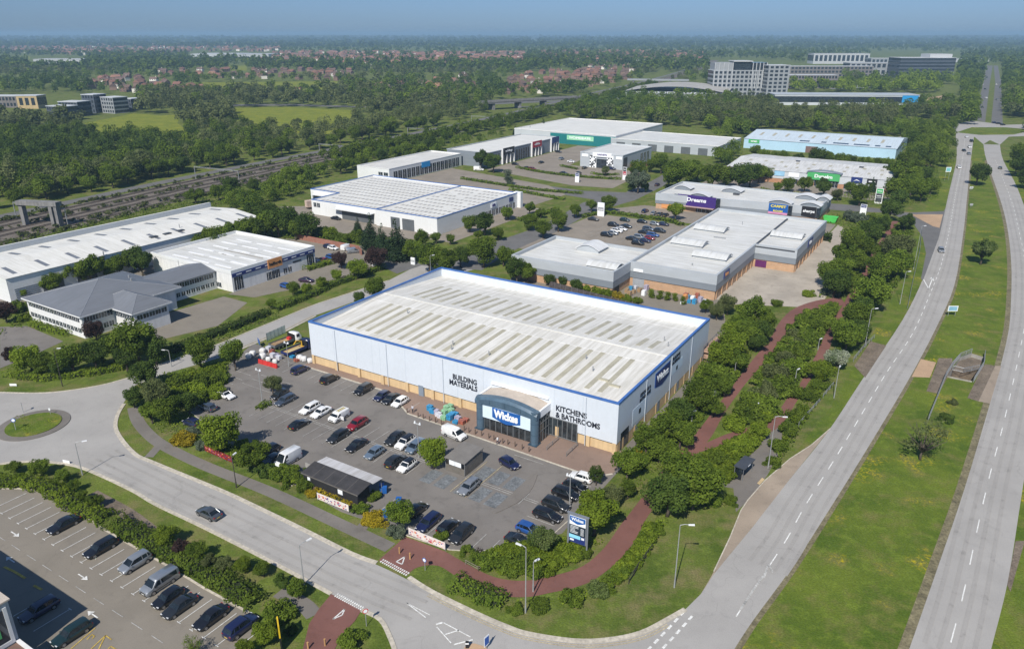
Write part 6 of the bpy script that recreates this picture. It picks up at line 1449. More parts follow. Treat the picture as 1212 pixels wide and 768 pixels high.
rows('',None,[(16,421,24,rd,'P',1,'purple-leaved tree at the dark car park edge by the office'),(112,391,26,rd,'P',1,'purple-brown tree against the office wall'),(5,368,26,rd,'P',1,'dark purple tree beside the warehouse end'),(20,364,24,sh_,'M',1,'green shrub beside the dark purple tree'),(30,376,17,sh_,'L',1,'bright green round shrub below the office corner'),(26,346,14,rd,'M',1,'small green tree at the warehouse door'),(49,338,18,rd,'M',1,'small green tree between warehouse doors and office roof')])
rows('dense green tree in the belt between the long warehouse and the office roof','trees between warehouse and office',[(60,333,24,rd,'M'),(74,324,28,rd,'M'),(92,322,26,rd,'M'),(105,318,34,rd,'M'),(118,312,28,rd,'D'),(129,317,24,rd,'M'),(140,312,24,rd,'M'),(157,305,28,rd,'D'),(166,311,30,rd,'D')])
rows('dense green tree in the belt behind the car-parts shop roof','trees behind the car-parts shop',[(206,283,22,rd,'M'),(214,281,26,rd,'M'),(225,277,30,rd,'M'),(236,274,28,rd,'M'),(248,270,28,rd,'M'),(262,266,28,rd,'M'),(275,264,28,rd,'D'),(283,256,30,rd,'D'),(298,262,30,rd,'M'),(313,266,28,rd,'M'),(328,262,34,rd,'D'),(341,256,28,rd,'D'),(349,271,24,rd,'M'),(363,267,32,rd,'D'),(300,250,24,rd,'D'),(318,250,22,rd,'D')])
rows('bright green bush between the brick wall and the loading yard','bushes by the loading yard',[(378,275,26,sh_,'L'),(390,277,26,sh_,'L'),(400,282,20,sh_,'M'),(413,283,24,sh_,'M'),(423,279,22,sh_,'M')])
rows('',None,[(438,278,26,cn,'C',1,'tall dark conifer in front of the white warehouse'),(469,288,38,cn,'C',.75,'broad dark conifer beside the tall one by the white warehouse'),(423,268,12,cn,'C',1,'small dark conifer at the yard fence'),(452,284,22,cn,'C',.9,'dark conifer squeezed between two larger conifers'),(447,305,30,rd,'P',.9,'dark purple-leaved tree at the side road corner'),(403,307,20,rd,'P',1,'purple-leaved tree at the shop car park end'),(422,317,26,rd,'L',.9,'pale green spreading tree in the shop forecourt'),(398,326,15,rd,'L',1,'small pale tree near the forecourt hedge'),(381,335,15,rd,'L',1,'small pale tree by the plum saloon'),(346,341,17,rd,'M',1,'small green tree at the forecourt entrance'),(362,341,14,rd,'L',1,'small pale green tree between the two forecourt trees'),(321,359,13,rd,'M',1,'small green tree by the office gate')])
rows('green tree along the estate road behind the blue-edged store','trees on the estate road',[(508,305,34,rd,'M'),(530,309,30,rd,'M'),(545,303,24,rd,'D'),(572,297,36,rd,'M'),(596,302,24,rd,'M'),(612,318,30,rd,'D'),(625,322,24,rd,'M'),(490,296,26,rd,'M'),(424,352,16,rd,'D'),(446,340,28,rd,'M')])
rows('green tree in front of the white warehouse side wall','trees by the white warehouse side',[(556,264,20,rd,'M'),(574,264,26,rd,'D'),(601,252,16,rd,'M'),(590,276,16,rd,'M'),(516,281,14,rd,'M'),(500,282,22,rd,'M'),(627,246,15,rd,'M'),(602,252,12,rd,'L'),(626,262,20,rd,'M'),(643,270,22,rd,'M'),(661,261,24,rd,'M'),(640,252,12,rd,'M'),(680,249,16,rd,'M'),(719,240,20,rd,'M'),(700,243,14,rd,'M'),(533,283,12,rd,'M'),(566,278,12,rd,'L')])
rows('',None,[(171,441,34,rd,'D',1,'dark tree at the road corner, nearest the roundabout'),(157,469,26,rd,'D',1,'dark bushy tree overhanging the pavement corner'),(185,464,36,rd,'O',1,'olive tree at the middle of the roundabout corner clump'),(198,484,34,rd,'M',1,'mid-green tree at the foot of the roundabout corner clump'),(178,488,26,rd,'M',1,'lower tree of the corner clump beside the footpath'),(222,476,28,rd,'D',1,'dark tree shading the blue-grey car'),(235,415,35,rd,'M',1.15,'round green tree on the verge beside the sloping road'),(276,418,30,rd,'M',1.3,'upright green tree next to the bulk bag yard'),(262,511,54,rd,'L',.95,'large pale green tree before the dark red banner'),(300,540,40,rd,'M',.9,'round green tree hiding cars beside the long white van'),(322,455,23,rd,'O',.9,'small lollipop tree on the car park island'),(512,536,36,rd,'L',1.05,'bright green tree beside the trolley shelter'),(472,606,36,rd,'M',.95,'tree beside the shed with blue bins behind it'),(230,509,20,sh_,'S',1,'grey-leaved shrub by the car park corner'),(238,527,18,sh_,'S',1,'silvery shrub beside the footpath under the large pale tree'),(214,519,32,sh_,'Y',.7,'yellow flowering shrub at the footpath bend'),(371,582,20,sh_,'Y',.8,'golden shrub at the end of the violet banner'),(427,601,26,sh_,'M',.6,'clipped green bush beside the shed path'),(444,586,20,sh_,'M',.9,'round bush at the black shed corner'),(444,614,36,sh_,'Y',.6,'wide yellow-flowered shrub bed by the footpath'),(468,629,28,sh_,'S',.75,'grey-green shrub by the red and white banner'),(524,633,20,sh_,'M',1,'small bush above the red and white banner'),(551,651,20,sh_,'M',.9,'thin bush at the empty white-lined bay'),(566,655,14,sp_,'P',1,'thin dark purple sapling in the bare bay')])
rows('low dense bush in the mass between the verge tree and the white coupe','bushes by the white coupe',[(214,452,30,sh_,'M'),(228,462,34,sh_,'L'),(243,452,34,sh_,'M'),(254,462,28,sh_,'L'),(236,470,28,sh_,'M'),(262,448,22,sh_,'M'),(208,470,24,sh_,'D')])
rows('dense bush in the planting between the footpath and the white van','bushes between footpath and shed',[(285,528,26,sh_,'M'),(312,557,26,sh_,'D'),(328,562,26,sh_,'M'),(344,568,28,sh_,'M'),(360,574,24,sh_,'M'),(346,556,22,sh_,'M'),(362,562,24,sh_,'D')])
rows('spreading shrub in the bank above the curved red path','shrubs above the red path',[(578,664,34,sh_,'M'),(600,668,34,sh_,'M'),(598,654,30,sh_,'L'),(622,664,32,sh_,'M'),(618,650,26,sh_,'L'),(646,668,32,sh_,'L'),(566,661,24,sh_,'M'),(634,677,26,sh_,'M'),(690,652,24,sh_,'M')])
rows('',None,[(642,640,38,rd,'B',.95,'cream-blossomed tree beside the totem sign'),(671,648,26,sh_,'L',1.2,'bright shrub at the foot of the totem sign'),(704,607,58,rd,'L',.95,'big bright green tree behind the totem sign'),(726,586,28,rd,'O',1,'olive brown tree behind the big bright tree'),(706,563,20,tl,'D',.75,'dark upright bush beside the open-tailgate car'),(743,549,40,rd,'M',1.05,'green tree at the store corner paving'),(744,578,24,rd,'M',1,'small green tree under the store corner tree'),(756,534,11,sh_,'Y',1,'bright yellow shrub at the end wall path'),(792,584,58,rd,'D',.95,'large dark tree overhanging the red path, lower of a pair'),(822,572,62,rd,'M',1,'large green tree between the red path and the bus stop'),(806,552,50,rd,'M',1,'large green tree behind the pair over the red path')])
rows('bushy green tree in the belt between the store end wall and the red path','trees by the store end wall',[(766,518,36,rd,'M'),(788,505,44,rd,'M'),(806,514,34,rd,'M'),(782,530,36,rd,'M'),(806,486,34,rd,'D'),(826,470,42,rd,'M'),(844,482,24,rd,'M'),(842,445,38,rd,'M'),(858,455,28,rd,'M'),(850,420,36,rd,'L'),(866,408,38,rd,'L'),(872,428,28,rd,'M'),(884,396,34,rd,'M'),(896,404,24,rd,'D'),(838,466,24,sh_,'S'),(868,392,28,rd,'L')])
rows('bushy green tree in the strip behind the store toward the retail yard','trees behind the store',[(888,370,42,rd,'M'),(862,360,24,rd,'O'),(849,368,20,rd,'O'),(876,384,28,rd,'M'),(905,380,30,rd,'M'),(836,362,16,rd,'M'),(900,392,28,rd,'D')])
rows('',None,[(920,359,16,sh_,'M',1,'small round bush on the lawn by the retail yard'),(958,347,17,sh_,'L',1,'bright round bush on the lawn near the path fork')])
rows('shrub in the overgrown strip between the two red paths','shrubs between the red paths',[(885,488,44,sh_,'M'),(866,500,30,sh_,'L'),(908,478,40,sh_,'M'),(902,494,28,sh_,'L'),(926,458,40,sh_,'M'),(905,462,36,sh_,'O'),(940,436,36,sh_,'M'),(922,440,34,sh_,'O'),(944,416,34,sh_,'M'),(930,424,26,sh_,'O'),(958,400,34,sh_,'M'),(942,398,30,sh_,'O'),(966,384,30,sh_,'M'),(954,380,26,sh_,'M'),(972,372,26,sh_,'M'),(985,362,16,sh_,'M'),(890,472,28,sh_,'M')])
rows('',None,[(898,508,26,rd,'L',.8,'bright bush at the foot of the path fork'),(971,439,30,rd,'L',.85,'yellow-green tree under the white-blossomed tree'),(992,425,30,rd,'W',.9,'white-blossomed tree beside the dual carriageway')])
rows('shrub on the bank between the right-hand red path and the railings','shrubs on the road bank',[(945,487,28,sh_,'M'),(932,508,26,sh_,'M'),(922,528,26,sh_,'M'),(914,546,22,sh_,'M'),(957,468,26,sh_,'M'),(968,456,22,sh_,'M'),(850,545,34,sh_,'M'),(868,532,32,sh_,'L'),(884,524,30,sh_,'L'),(836,560,34,sh_,'M'),(858,562,26,sh_,'L'),(846,592,26,sh_,'M'),(866,592,20,sh_,'M')])
rows('full green tree in the belt between the retail yard and the slip road','trees by the retail yard',[(984,324,32,rd,'M'),(989,334,34,rd,'D'),(985,344,24,sh_,'S'),(1003,304,34,rd,'M'),(999,318,28,rd,'M'),(1011,283,32,rd,'M'),(1020,291,28,rd,'M'),(1030,277,30,rd,'D'),(1041,268,26,rd,'D'),(1018,259,22,sh_,'S'),(1006,256,22,sh_,'S'),(1034,258,20,sh_,'M'),(1046,262,18,rd,'M'),(1014,312,24,rd,'M'),(1000,336,22,rd,'M')])
rows('full green tree between the right-hand red path and the slip road verge','trees along the slip road verge',[(1061,296,40,rd,'O'),(1064,311,36,rd,'M'),(1042,318,36,rd,'M'),(1050,300,28,rd,'M'),(1029,345,44,rd,'M'),(1013,375,38,rd,'M'),(1004,396,38,rd,'M'),(1018,392,28,rd,'D'),(1072,263,22,rd,'D'),(1054,248,26,rd,'D'),(996,388,26,rd,'M'),(1020,362,26,rd,'D')])
rows('green tree around the estate entrance beside the silver terrace','trees at the estate entrance',[(1019,229,26,rd,'M'),(1071,206,34,rd,'M'),(1064,224,32,rd,'M'),(1092,224,26,rd,'M'),(1103,219,20,rd,'M'),(1080,218,24,rd,'M'),(976,221,22,rd,'D'),(953,217,18,rd,'M'),(933,218,17,rd,'M'),(992,230,14,rd,'O'),(1006,222,14,rd,'M'),(1056,205,24,rd,'D'),(1085,198,22,rd,'M'),(1096,206,20,rd,'D'),(1075,190,26,rd,'M'),(1086,183,22,rd,'D'),(1063,235,22,rd,'D'),(1102,190,16,rd,'M')])
rows('',None,[(1033,220,11,cn,'C',1,'small dark conifer before the silver terrace end'),(1095,518,52,sp_,'O',1,'thin half-bare tree standing on the grass between the carriageways'),(1119,494,20,sh_,'D',1,'dark shrub below the underpass railing'),(1164,297,29,rd,'B',1,'pale round tree alone on the central grass'),(1158.5,205,25,rd,'D',1,'dark round tree on the upper central grass'),(1128,475,14,sh_,'O',.8,'low scrub patch beneath the underpass well')])
rows('green tree behind the barrel-roofed block','trees behind the barrel-roofed block',[(803,205,34,rd,'M'),(816,203,26,rd,'M'),(826,201,24,rd,'M'),(844,207,30,rd,'M'),(860,208,24,rd,'M'),(876,208,32,rd,'D'),(889,206,28,rd,'D'),(899,205,22,rd,'M'),(792,212,16,rd,'M'),(920,221,12,rd,'M'),(800,249,21,rd,'L'),(910,206,16,rd,'M')])
rows('green tree at the road bend by the grey pavilion','trees by the pavilion',[(755.6,214,26,rd,'S'),(754,200,22,rd,'M'),(771,195,16,rd,'M'),(783,192,24,rd,'M'),(799,198,22,rd,'D'),(717,202,11,rd,'O'),(748,222,10,rd,'M'),(764,221,12,rd,'M'),(790,200,16,rd,'M')])
rows('',None,[(601.7,211,12,cl_,'S',.75,'grey-green columnar tree before the sofa terrace'),(569,188,22,rd,'D',1,'dark round tree at the sofa terrace end, left of two'),(584,192,22,rd,'D',1,'dark round tree at the sofa terrace end, right of two'),(642.7,150,9,cn,'C',1.3,'tall thin conifer in front of the teal store')])
rows('small dark conifer against the wall beside the teal front','small conifers by the teal store',[(609.7,155,7,cn,'C'),(617.6,157,7,cn,'C'),(627.5,158,8,cn,'C'),(636,158,7,cn,'C')])
rows('young upright sapling in the row behind the buff brick wall','saplings behind the store',[(771,348,9,cl_,'L',.6),(781,349.5,9,cl_,'L',.6),(790,351,9,cl_,'L',.6),(799,352,8,cl_,'L',.6),(651,331,15,rd,'D'),(666,332,14,rd,'D'),(681,337,16,rd,'D'),(809,356,8,cl_,'L',.6)])
rows('low yellow-green bush in the line behind the blue-edged roof','bushes behind the store roof',[(694,341,18,sh_,'L'),(706,344,18,sh_,'L'),(718,347,18,sh_,'L'),(730,350,16,sh_,'Y'),(742,353,16,sh_,'L'),(754,356,14,sh_,'L')])
rows('small leafy tree along the hedge of the lower car park','trees along the lower hedge',[(48,553,26,rd,'M',.8),(75,563,20,rd,'M',.8),(16,553,20,rd,'M',.8),(87,575,16,rd,'M'),(112,592,18,rd,'M'),(98,586,14,rd,'M'),(195,633,30,rd,'L',.9),(212,648,22,rd,'P'),(232,652,27,rd,'M',.9),(247,664,20,rd,'O'),(265,667,22,rd,'O',.9),(288,669,22,rd,'L',.85),(311,673,22,rd,'M',.85),(352,697,27,rd,'M',.9),(334,688,20,rd,'D')])
rows('',None,[(326,725,42,sh_,'M',.9,'broad green bush at the red crossing below the road'),(312,748,34,rd,'L',.9,'bright green bush in front of the yellow marker post'),(290,766,24,rd,'L',1,'bright leafy bush at the car park end'),(228,762,26,sp_,'M',1,'thin sapling at the bottom of the lower car park'),(416,758,38,sh_,'M',.9,'green bush at the bottom of the red crossing'),(345,745,20,sh_,'D',1,'dark bush in the shadow of the marker post')])
rows('dense shrub in the bank between the curved red path and the road verge','shrubs below the red path',[(638,714,28,sh_,'M',.7),(611,719,24,sh_,'M',.7),(676,707,34,sh_,'M',.8),(704,697,30,sh_,'B',.8),(722,690,28,sh_,'M',.8),(735,677,26,sh_,'M',.8),(748,664,24,sh_,'L',.8),(758,651,22,sh_,'L',.8),(768,638,22,sh_,'M',.8),(777,628,18,sh_,'M',.8)])
rows('green tree beyond the far carriageway edge','trees beyond the carriageway',[(1207,180,24,rd,'M'),(1212,195,26,rd,'D'),(1216,210,24,rd,'D'),(1204,196,16,rd,'M')])
hedge([(10,443),(50,449),(87,445),(120,441),(158,433)],2.6,1.2,'L','bright clipped hedge below the office trees along the grass verge',26)
hedge([(194,421),(235,405),(280,387),(318,371)],2.6,1.5,'D','dark clipped hedge along the road, below the office',26)
hedge([(322,369),(345,360),(372,349),(395,338),(425,328),(454,317)],2.6,1.5,'M','dark clipped hedge along the road, in front of the car-parts shop',22)
hedge([(361,321),(378,316),(396,311)],2.2,1.4,'L','bright hedge between the shop front and its side yard',22)
hedge([(40,384),(55,390),(84,397)],2.4,1.0,'L','pale green hedge at the foot of the office end wall',22)
hedge([(-20,570),(32,574),(58,580),(87,599),(111,611),(128,617)],2.8,1.3,'L','yellow-green hedge round the top of the lower car park',26)
hedge([(133,619),(150,629),(180,645),(222,667),(262,690),(304,718)],3.0,1.4,'M','thick green hedge along the parked cars of the lower car park',26)
hedge([(536,692),(553,698),(575,707),(599,716)],3.0,1.1,'M','low square-cut hedge on the grass below the red path',26)
hedge([(376,582),(396,591),(416,601)],1.0,.8,'Y','thin yellow hedge behind the violet banner',26)
hedge([(318,478),(305,486)],1.6,.8,'M','short hedge on the little tree island',26)
for i,(pts,h_)in enumerate([([(686,258),(720,253),(760,258),(790,262),(808,268)],1.2),([(546,212),(590,219),(640,226),(690,230)],1.0),([(612,199),(650,206),(700,211),(735,213)],1.0),([(700,206),(716,208),(732,207)],.9),([(604,225),(640,232),(668,237)],1.0),([(612,262),(640,255),(660,249)],1.3),([(664,197),(684,201)],.9),([(536,228),(556,231)],.9)]):
 hedge(pts,2.0,h_,'M',['hedge at the head of the stepped retail car park','hedge along the estate road before the sofa terrace','hedge along the lower edge of the terrace car park','short hedge before the grey pavilion','hedge on the road side by the white warehouse','hedge at the road bend below the white warehouse','short hedge inside the terrace car park','short hedge in the white store car park'][i],9,size=.3)
def hgt(px,py,ty):
 x,y=G(px,py);c,s=math.cos(PITCH),math.sin(PITCH);lo,hi=0.0,60.0
 for _ in range(40):
  m_=(lo+hi)/2;z=m_-CAMH;d=y*c-z*s;u_=y*s+z*c
  if CY-FPX*u_/d>ty:lo=m_
  else:hi=m_
 return lo
M_LAMPP=mat('lamp_post_grey',(0.36,0.37,0.37),.5,.1,1,metal=.3);M_LAMPH=mat('lamp_head_pale',(0.62,0.63,0.64),.4);M_LAMPD=mat('dark_lamp_post',(0.05,0.045,0.04),.6)
def street_lamp(px,py,ty,arm,label,ang=0.0,dark=False,twin=False,group='street lamps'):
 h=hgt(px,py,ty);r=empty('street_lamp',G(px,py),ang,label,'street lamp',group)
 b=MB();b.cyl(0,0,0,1.2,.11,8);b.cyl(0,0,1.2,h,.085,8,0,.05)
 if arm:b.tube([(0,0,h-.02),(arm*.5,0,h+.15),(arm,0,h+.12)],.045,6)
 b.build('post',M_LAMPD if dark else M_LAMPP,r)
 b=MB()
 if twin:
  for s in(-.55,.55):b.tube([(s,0,h-.25),(s,0,h-.05),(s,0,h+.15)],.22,8,0,.12)
  b.box(-.6,.6,-.04,.04,h-.3,h-.22)
 else:b.add([(arm-.15,-.11,h+.04),(arm+.65,-.17,h+.10),(arm+.65,.17,h+.10),(arm-.15,.11,h+.04),(arm-.15,-.09,h+.17),(arm+.65,-.13,h+.22),(arm+.65,.13,h+.22),(arm-.15,.09,h+.17)],[(0,3,2,1),(4,5,6,7),(0,1,5,4),(1,2,6,5),(2,3,7,6),(3,0,4,7)])
 b.build('lamp_head',M_LAMPH,r);return r
for d in[(97.7,562,524,1.2,'grey street lamp on the lower verge opposite the roundabout',.3),(280,577,540,.4,'dark street lamp with pale head on the grass by the dark red banner',1.2,True),(360,692,645,1.2,'thin street lamp on the lower verge leaning over the access road',.8),(622,725,648,.8,'tall grey street lamp beside the low shrubs under the curved red path',2.6),(798,695,621,1.2,'tall grey street lamp alone on the mown corner grass',-.1),(909,554,493,1.3,'tall pale street lamp beside the bus shelter',-.2),(987,471,436,.6,'pale street lamp post in front of the white-blossomed tree',1),(1023.5,411,366,1,'street lamp by the bare soil beside the carriageway',.2),(1065,360,322,.8,'street lamp on the verge under the tree belt',.2),(1081,319,268,.8,'street lamp on the slip road verge',.2),(74,457,413,.8,'dark street lamp on the grass before the bright hedge',.1,True),(203,434,415,1.0,'street lamp at the road mouth beside the roundabout',3.0),(510,330,303,.8,'street lamp by the estate road bend',.5)]:
 street_lamp(*d)
for px,py,ty,l in[(674,601,562,'twin-headed car park lamp by the row of black cars'),(311,479,437,'twin-headed car park lamp at the little tree island'),(496,542,500,'twin-headed car park lamp in the middle car rows'),(342,434,405,'twin-headed lamp post beside the builders yard lorries')]:street_lamp(px,py,ty,0,l,GA,False,True,'car park lamps')
for px,py,ty,l in[(818,504,488,'short path lamp in the bushes beside the store end wall'),(869,446,430,'short path lamp on the store side of the red path'),(907,398,384,'short path lamp near the bend of the red path'),(941,452,438,'short path lamp among the shrubs between both red paths'),(968,414,402,'short path lamp at the narrow end of the shrubs'),(892,494,479,'short path lamp over the fork of the red paths'),(631,700,665,'short path lamp on the inside of the curved red path')]:
 street_lamp(px,py,ty,.3,l,.6,False,False,'path lamps')
M_BACK=mat('sign_back_grey',(0.30,0.31,0.32),.5)
def post_sign(px,py,ty,wd,hh_,m_,label,ang=0.0,roundp=False,posts=1,name='road_sign',txt=None):
 h=hgt(px,py,ty);r=empty(name,G(px,py),ang,label,'sign',None);b=MB()
 for k in range(posts):x=0 if posts==1 else-wd*.35+wd*.7*k;b.cyl(x,.05,0,h-.02,.05,6)
 b.build('post',M_LAMPP,r);b=MB()
 if roundp:b.tube([(0,-.03,h-wd/2),(0,.0,h-wd/2)],wd/2,20)
 else:b.box(-wd/2,wd/2,-.04,0,h-hh_,h)
 o=b.build('sign_plate',m_,r)
 b=MB()
 if roundp:b.tube([(0,-.045,h-wd/2),(0,-.031,h-wd/2)],wd*.36,20)
 else:
  b.box(-wd*.42,wd*.42,-.055,-.041,h-hh_*.88,h-hh_*.12)
 if txt:b.build('sign_face',txt,o)
 return r
M_RBLUE=mat('road_sign_blue',(0.02,0.10,0.40),.4,.05);M_RRED=mat('road_sign_red',(0.50,0.03,0.03),.4,.05)
post_sign(503,675,660,.7,.7,M_RBLUE,'small blue round path sign beside the upper red crossing',-.6,True,txt=M_SIGNW)
post_sign(434,741,720,.75,.75,M_RRED,'red-rimmed round sign at the lower red crossing',.5,True,txt=M_SIGNW)
post_sign(576,768,752,.9,1.5,M_SIGNW,'white and blue keep-side sign on the tan traffic island',.9,txt=M_RBLUE)
post_sign(19,510,495,.8,.8,M_RBLUE,'blue arrow sign on the near side of the roundabout',.2,True,txt=M_SIGNW)
post_sign(28,488,476,.7,.7,M_BACK,'grey sign back on the far side of the roundabout',2.2,True)
post_sign(60,491,483,.3,.5,M_SIGNW,'thin marker post on the roundabout beside the long grass',.2)
post_sign(1126,374,362,2.6,1.5,M_SIGNW,'white and blue direction board on the central grass',0,False,2,txt=mat('pale_sign_blue',(0.22,0.42,0.55),.5))
post_sign(1149,226,221,1.6,1.0,M_SIGNW,'small white board beside the upper carriageway',0,False,1,txt=M_BACK)
post_sign(1120,214,198,2.6,2.4,M_SIGNW,'tall blue-green direction board by the upper carriageway',0,False,2,txt=mat('pale_sign_teal',(0.18,0.45,0.48),.5))
post_sign(1149,246,241,1.4,.9,M_BACK,'grey sign back on the central grass below the white board',0)
post_sign(16,457,454,1.5,.5,M_SIGNW,'low white name plate on the grass before the hedge',0,False,2,name='name_plate')
post_sign(79,548,544.5,1.5,.5,M_SIGNW,'low white name plate on the lower verge kerb',-.3,False,2,name='name_plate')
def totem(px,py,ty,wd,m1,m2,label,ang=GA,m3=None):
 h=hgt(px,py,ty);r=empty('totem_sign',G(px,py),ang,label,'sign',None);b=MB();b.box(-wd/2,wd/2,-.2,.2,0,h);b.build('pylon',M_SIGNW,r)
 b=MB();b.box(-wd*.42,wd*.42,-.24,-.201,h*.68,h*.97);b.build('upper_panel',m1,r);b=MB();b.box(-wd*.42,wd*.42,-.24,-.201,h*.40,h*.66);b.build('middle_panel',m2,r)
 b=MB();b.box(-wd*.3,wd*.3,-.25,-.241,h*.48,h*.52);b.box(-wd*.3,wd*.3,-.25,-.241,h*.8,h*.84);b.build('sign_motif',M_SIGNW,r)
 if m3:b=MB();b.box(-wd*.42,wd*.42,-.24,-.201,h*.1,h*.38);b.build('lower_panel',m3,r)
totem(711,256,240,3.0,M_SIGNW,mat('grey_panel',(0.3,.3,.32),.5),'white totem sign at the estate road hedge');totem(683,216,205,2.2,M_SIGNN,M_SIGNW,'white and navy totem sign by the terrace car park')
totem(739,213,198,2.0,M_BLKS,M_REDS,'black and red totem sign outside the grey pavilion');totem(1021,254,242,2.4,M_SIGNN,M_SIGNW,'navy and white totem sign at the estate entrance road');totem(1039,241,223,3.0,M_GREENS,M_DGREY,'green-topped totem sign near the silver terrace end',GA,M_DGREY)
totem(443,315,307,1.8,M_REDS,mat('pale_pink_panel',(0.6,.4,.4),.5),'red and white totem sign under the purple-leaved tree');totem(489,313,305,1.6,M_SIGNW,M_BACK,'white totem board at the estate road mouth')
h=hgt(333,766,735);r=empty('totem_sign',G(333,766),math.atan2(G(333,766)[1],G(333,766)[0]),'tall thin yellow and black flag totem at the lower car park entrance','sign');b=MB();b.box(-.9,.9,-.09,.09,0,h*.55);b.build('pylon',M_BLKS,r);b=MB();b.box(-.9,.9,-.09,.09,h*.551,h);b.build('upper_panel',mat('yellow_flag',(0.62,0.42,0.02),.5),r)
tb=MB();tb.cyl(0,0,0,1.0,.12,8);tb.cyl(0,0,1.0,1.06,.13,8);tbm=tb.mesh('timber_bollard',[mat('orange_timber',(0.42,0.24,0.10),.8,.15)])
for px,py,l in[(473,655,'timber bollard on the upper red crossing, nearer the grass'),(485.5,661.5,'timber bollard on the upper red crossing, nearer the sign'),(365,768,'timber bollard on the lower red path, nearer the bushes'),(385,764,'timber bollard on the lower red path, nearer the grass bank')]:
 o=bpy.data.objects.new('timber_bollard',tbm);COL.objects.link(o);o.location=(*G(px,py),0.03);tag(o,l,'bollard','timber bollards at the red crossings')
structure(MB().prism(GP([(549,768),(553,762.5),(562,762),(575,766),(582,775),(560,785),(545,780)]),0,.14).build('traffic_island',M_TAN))
r=empty('bollard',G(553,767),0,'dark traffic bollard on the end of the tan island','bollard');MB().box(-.2,.2,-.12,.12,.14,1.1).build('body',M_BLKS,r);MB().box(-.21,.21,-.13,.13,.75,.95).build('band',M_SIGNW,r)
def railing(pts,h,label,px=True,gap=2.0,mt=None,bars=False,name='railing'):
 P=GP(pts)if px else pts;r=empty(name,P[0],0,label,'railing');o_=Vector(P[0]);b=MB();seg=[(Vector(a)-o_,Vector(c)-o_)for a,c in zip(P,P[1:])]
 for z in((h,h*.55)if not bars else(h,.15)):
  for a,c in seg:b.tube([(a.x,a.y,z),(c.x,c.y,z)],.045,6)
 b.build('rail',mt or M_GALV,r);b=MB()
 for a,c in seg:
  L=(c-a).length;n=max(1,int(L/gap))
  for k in range(n+1):p=a+(c-a)*(k/n);b.cyl(p.x,p.y,0,h,.05,6)
 b.build('post',mt or M_GALV,r)
 if bars:
  b=MB()
  for a,c in seg:
   L=(c-a).length;n=max(1,int(L/.16))
   for k in range(n):p=a+(c-a)*(k/n);b.cyl(p.x,p.y,.15,h,.016,4)
  b.build('bar',mt or M_GALV,r)
 return r
railing([(744,691),(757,671),(771.6,651)],1.1,'grey tube railing beside the shrubs under the large trees',mt=M_LAMPD)
railing([(945,505),(970,476)],1.0,'pale guard rail on the road bank, lower length');railing([(974,471),(985.7,457)],1.0,'pale guard rail on the road bank, upper length');railing([(1010,428),(1022,413),(1034.5,401)],1.2,'railing along the bare soil beside the carriageway')
railing([(1098,499),(1109,472),(1119,447),(1127,434),(1136,424),(1149.5,419)],1.4,'long curved grey railing on the carriageway side of the underpass well',bars=True)
railing([(1165,421),(1164,433),(1152,452.5)],1.4,'short curved grey railing on the far side of the underpass well',bars=True)
railing([(1127,438),(1140,441),(1159,437)],1.1,'cross railing inside the underpass well',bars=True)
railing([(551,668),(566,676),(580,668)],.8,'low timber rail at the edge of the bare bays',mt=mat('grey_timber',(0.2,.17,.14),.9),gap=2.5)
railing([(1074,365),(1080,335),(1088,300),(1091,272)],.8,'long thin wire fence on the slip road verge',gap=4)
b=MB();P=WELLG;n=len(P);b.add([(x,y,0)for x,y in P]+[(x,y,-3.2)for x,y in P],[(i,n+i,n+(i+1)%n,(i+1)%n)for i in range(n)]);b.add([(x,y,0.35)for x,y in P]+[(x,y,0)for x,y in P],[(i,n+i,n+(i+1)%n,(i+1)%n)for i in range(n)])
r=empty('underpass',P[0],0,'sunken underpass well with concrete walls in the central grass','underpass');M_=Matrix.Translation((-P[0][0],-P[0][1],0));b.xf(M_).build('retaining_wall',mat('weathered_concrete',(0.33,0.31,0.28),.9,.2,.6,streak=.2),r)
MB().sheet(P,-3.15).xf(M_).build('floor',M_TAN,r);Q=GP([(1128,437),(1136,425.5),(1150,421),(1163,425),(1159,436)]);MB().prism(Q,-3.1,-.35).xf(M_).build('planted_bank',M_DIRT,r)
c0=Vector(G(869.7,551,2.5));c1=Vector(G(893.4,544,2.5));c2=Vector(G(881.7,539.4,2.5));c3=Vector(G(882.5,555,2.5))
ax=(c2-c0);an=math.atan2(ax.y,ax.x);L=ax.length;wd=(c3-c0).length
r=empty('bus_shelter',(c0.x,c0.y),an,'dark roofed bus shelter on the pavement by the lay-by','shelter')
b=MB();b.box(-.1,L+.1,-wd,.1,2.4,2.55);b.build('roof',M_DGREY,r);b=MB();b.box(.1,L-.1,-.08,-.02,.2,2.3);b.box(.05,.1,-wd*.7,-.1,.2,2.3);b.build('glass_panel',M_CGLASS,r)
b=MB()
for x in(.1,L-.1):
 for y in(-.05,-wd+.3):b.cyl(x,y,0,2.4,.05,6)
b.build('post',M_FRAME,r);b=MB();b.box(.4,L-.5,-.6,-.25,.45,.52);b.build('seat',M_FRAME,r);b=MB();b.box(1.2,2.1,-wd-.02,-wd,2.42,2.6);b.build('sign_plate',M_SIGNW,r)
r=empty('litter_bin',G(873,564),.3,'black rounded litter bin in front of the bus shelter','bin');b=MB();b.cyl(0,0,0,1.15,.34,12,0,.38);b.tube([(0,0,1.15),(0,0,1.45),(0,0,1.6)],.38,12,0,.12);b.build('body',M_BLKS,r);MB().box(-.2,.2,-.41,-.36,1.0,1.2).build('opening',M_LAMPH,r)
o=MB().sheet(GP([(896,572),(902,565.5),(905,567.5),(899,574)]),.08).build('tactile_paving',mat('buff_tactile',(0.48,0.36,0.20),.9));structure(o)
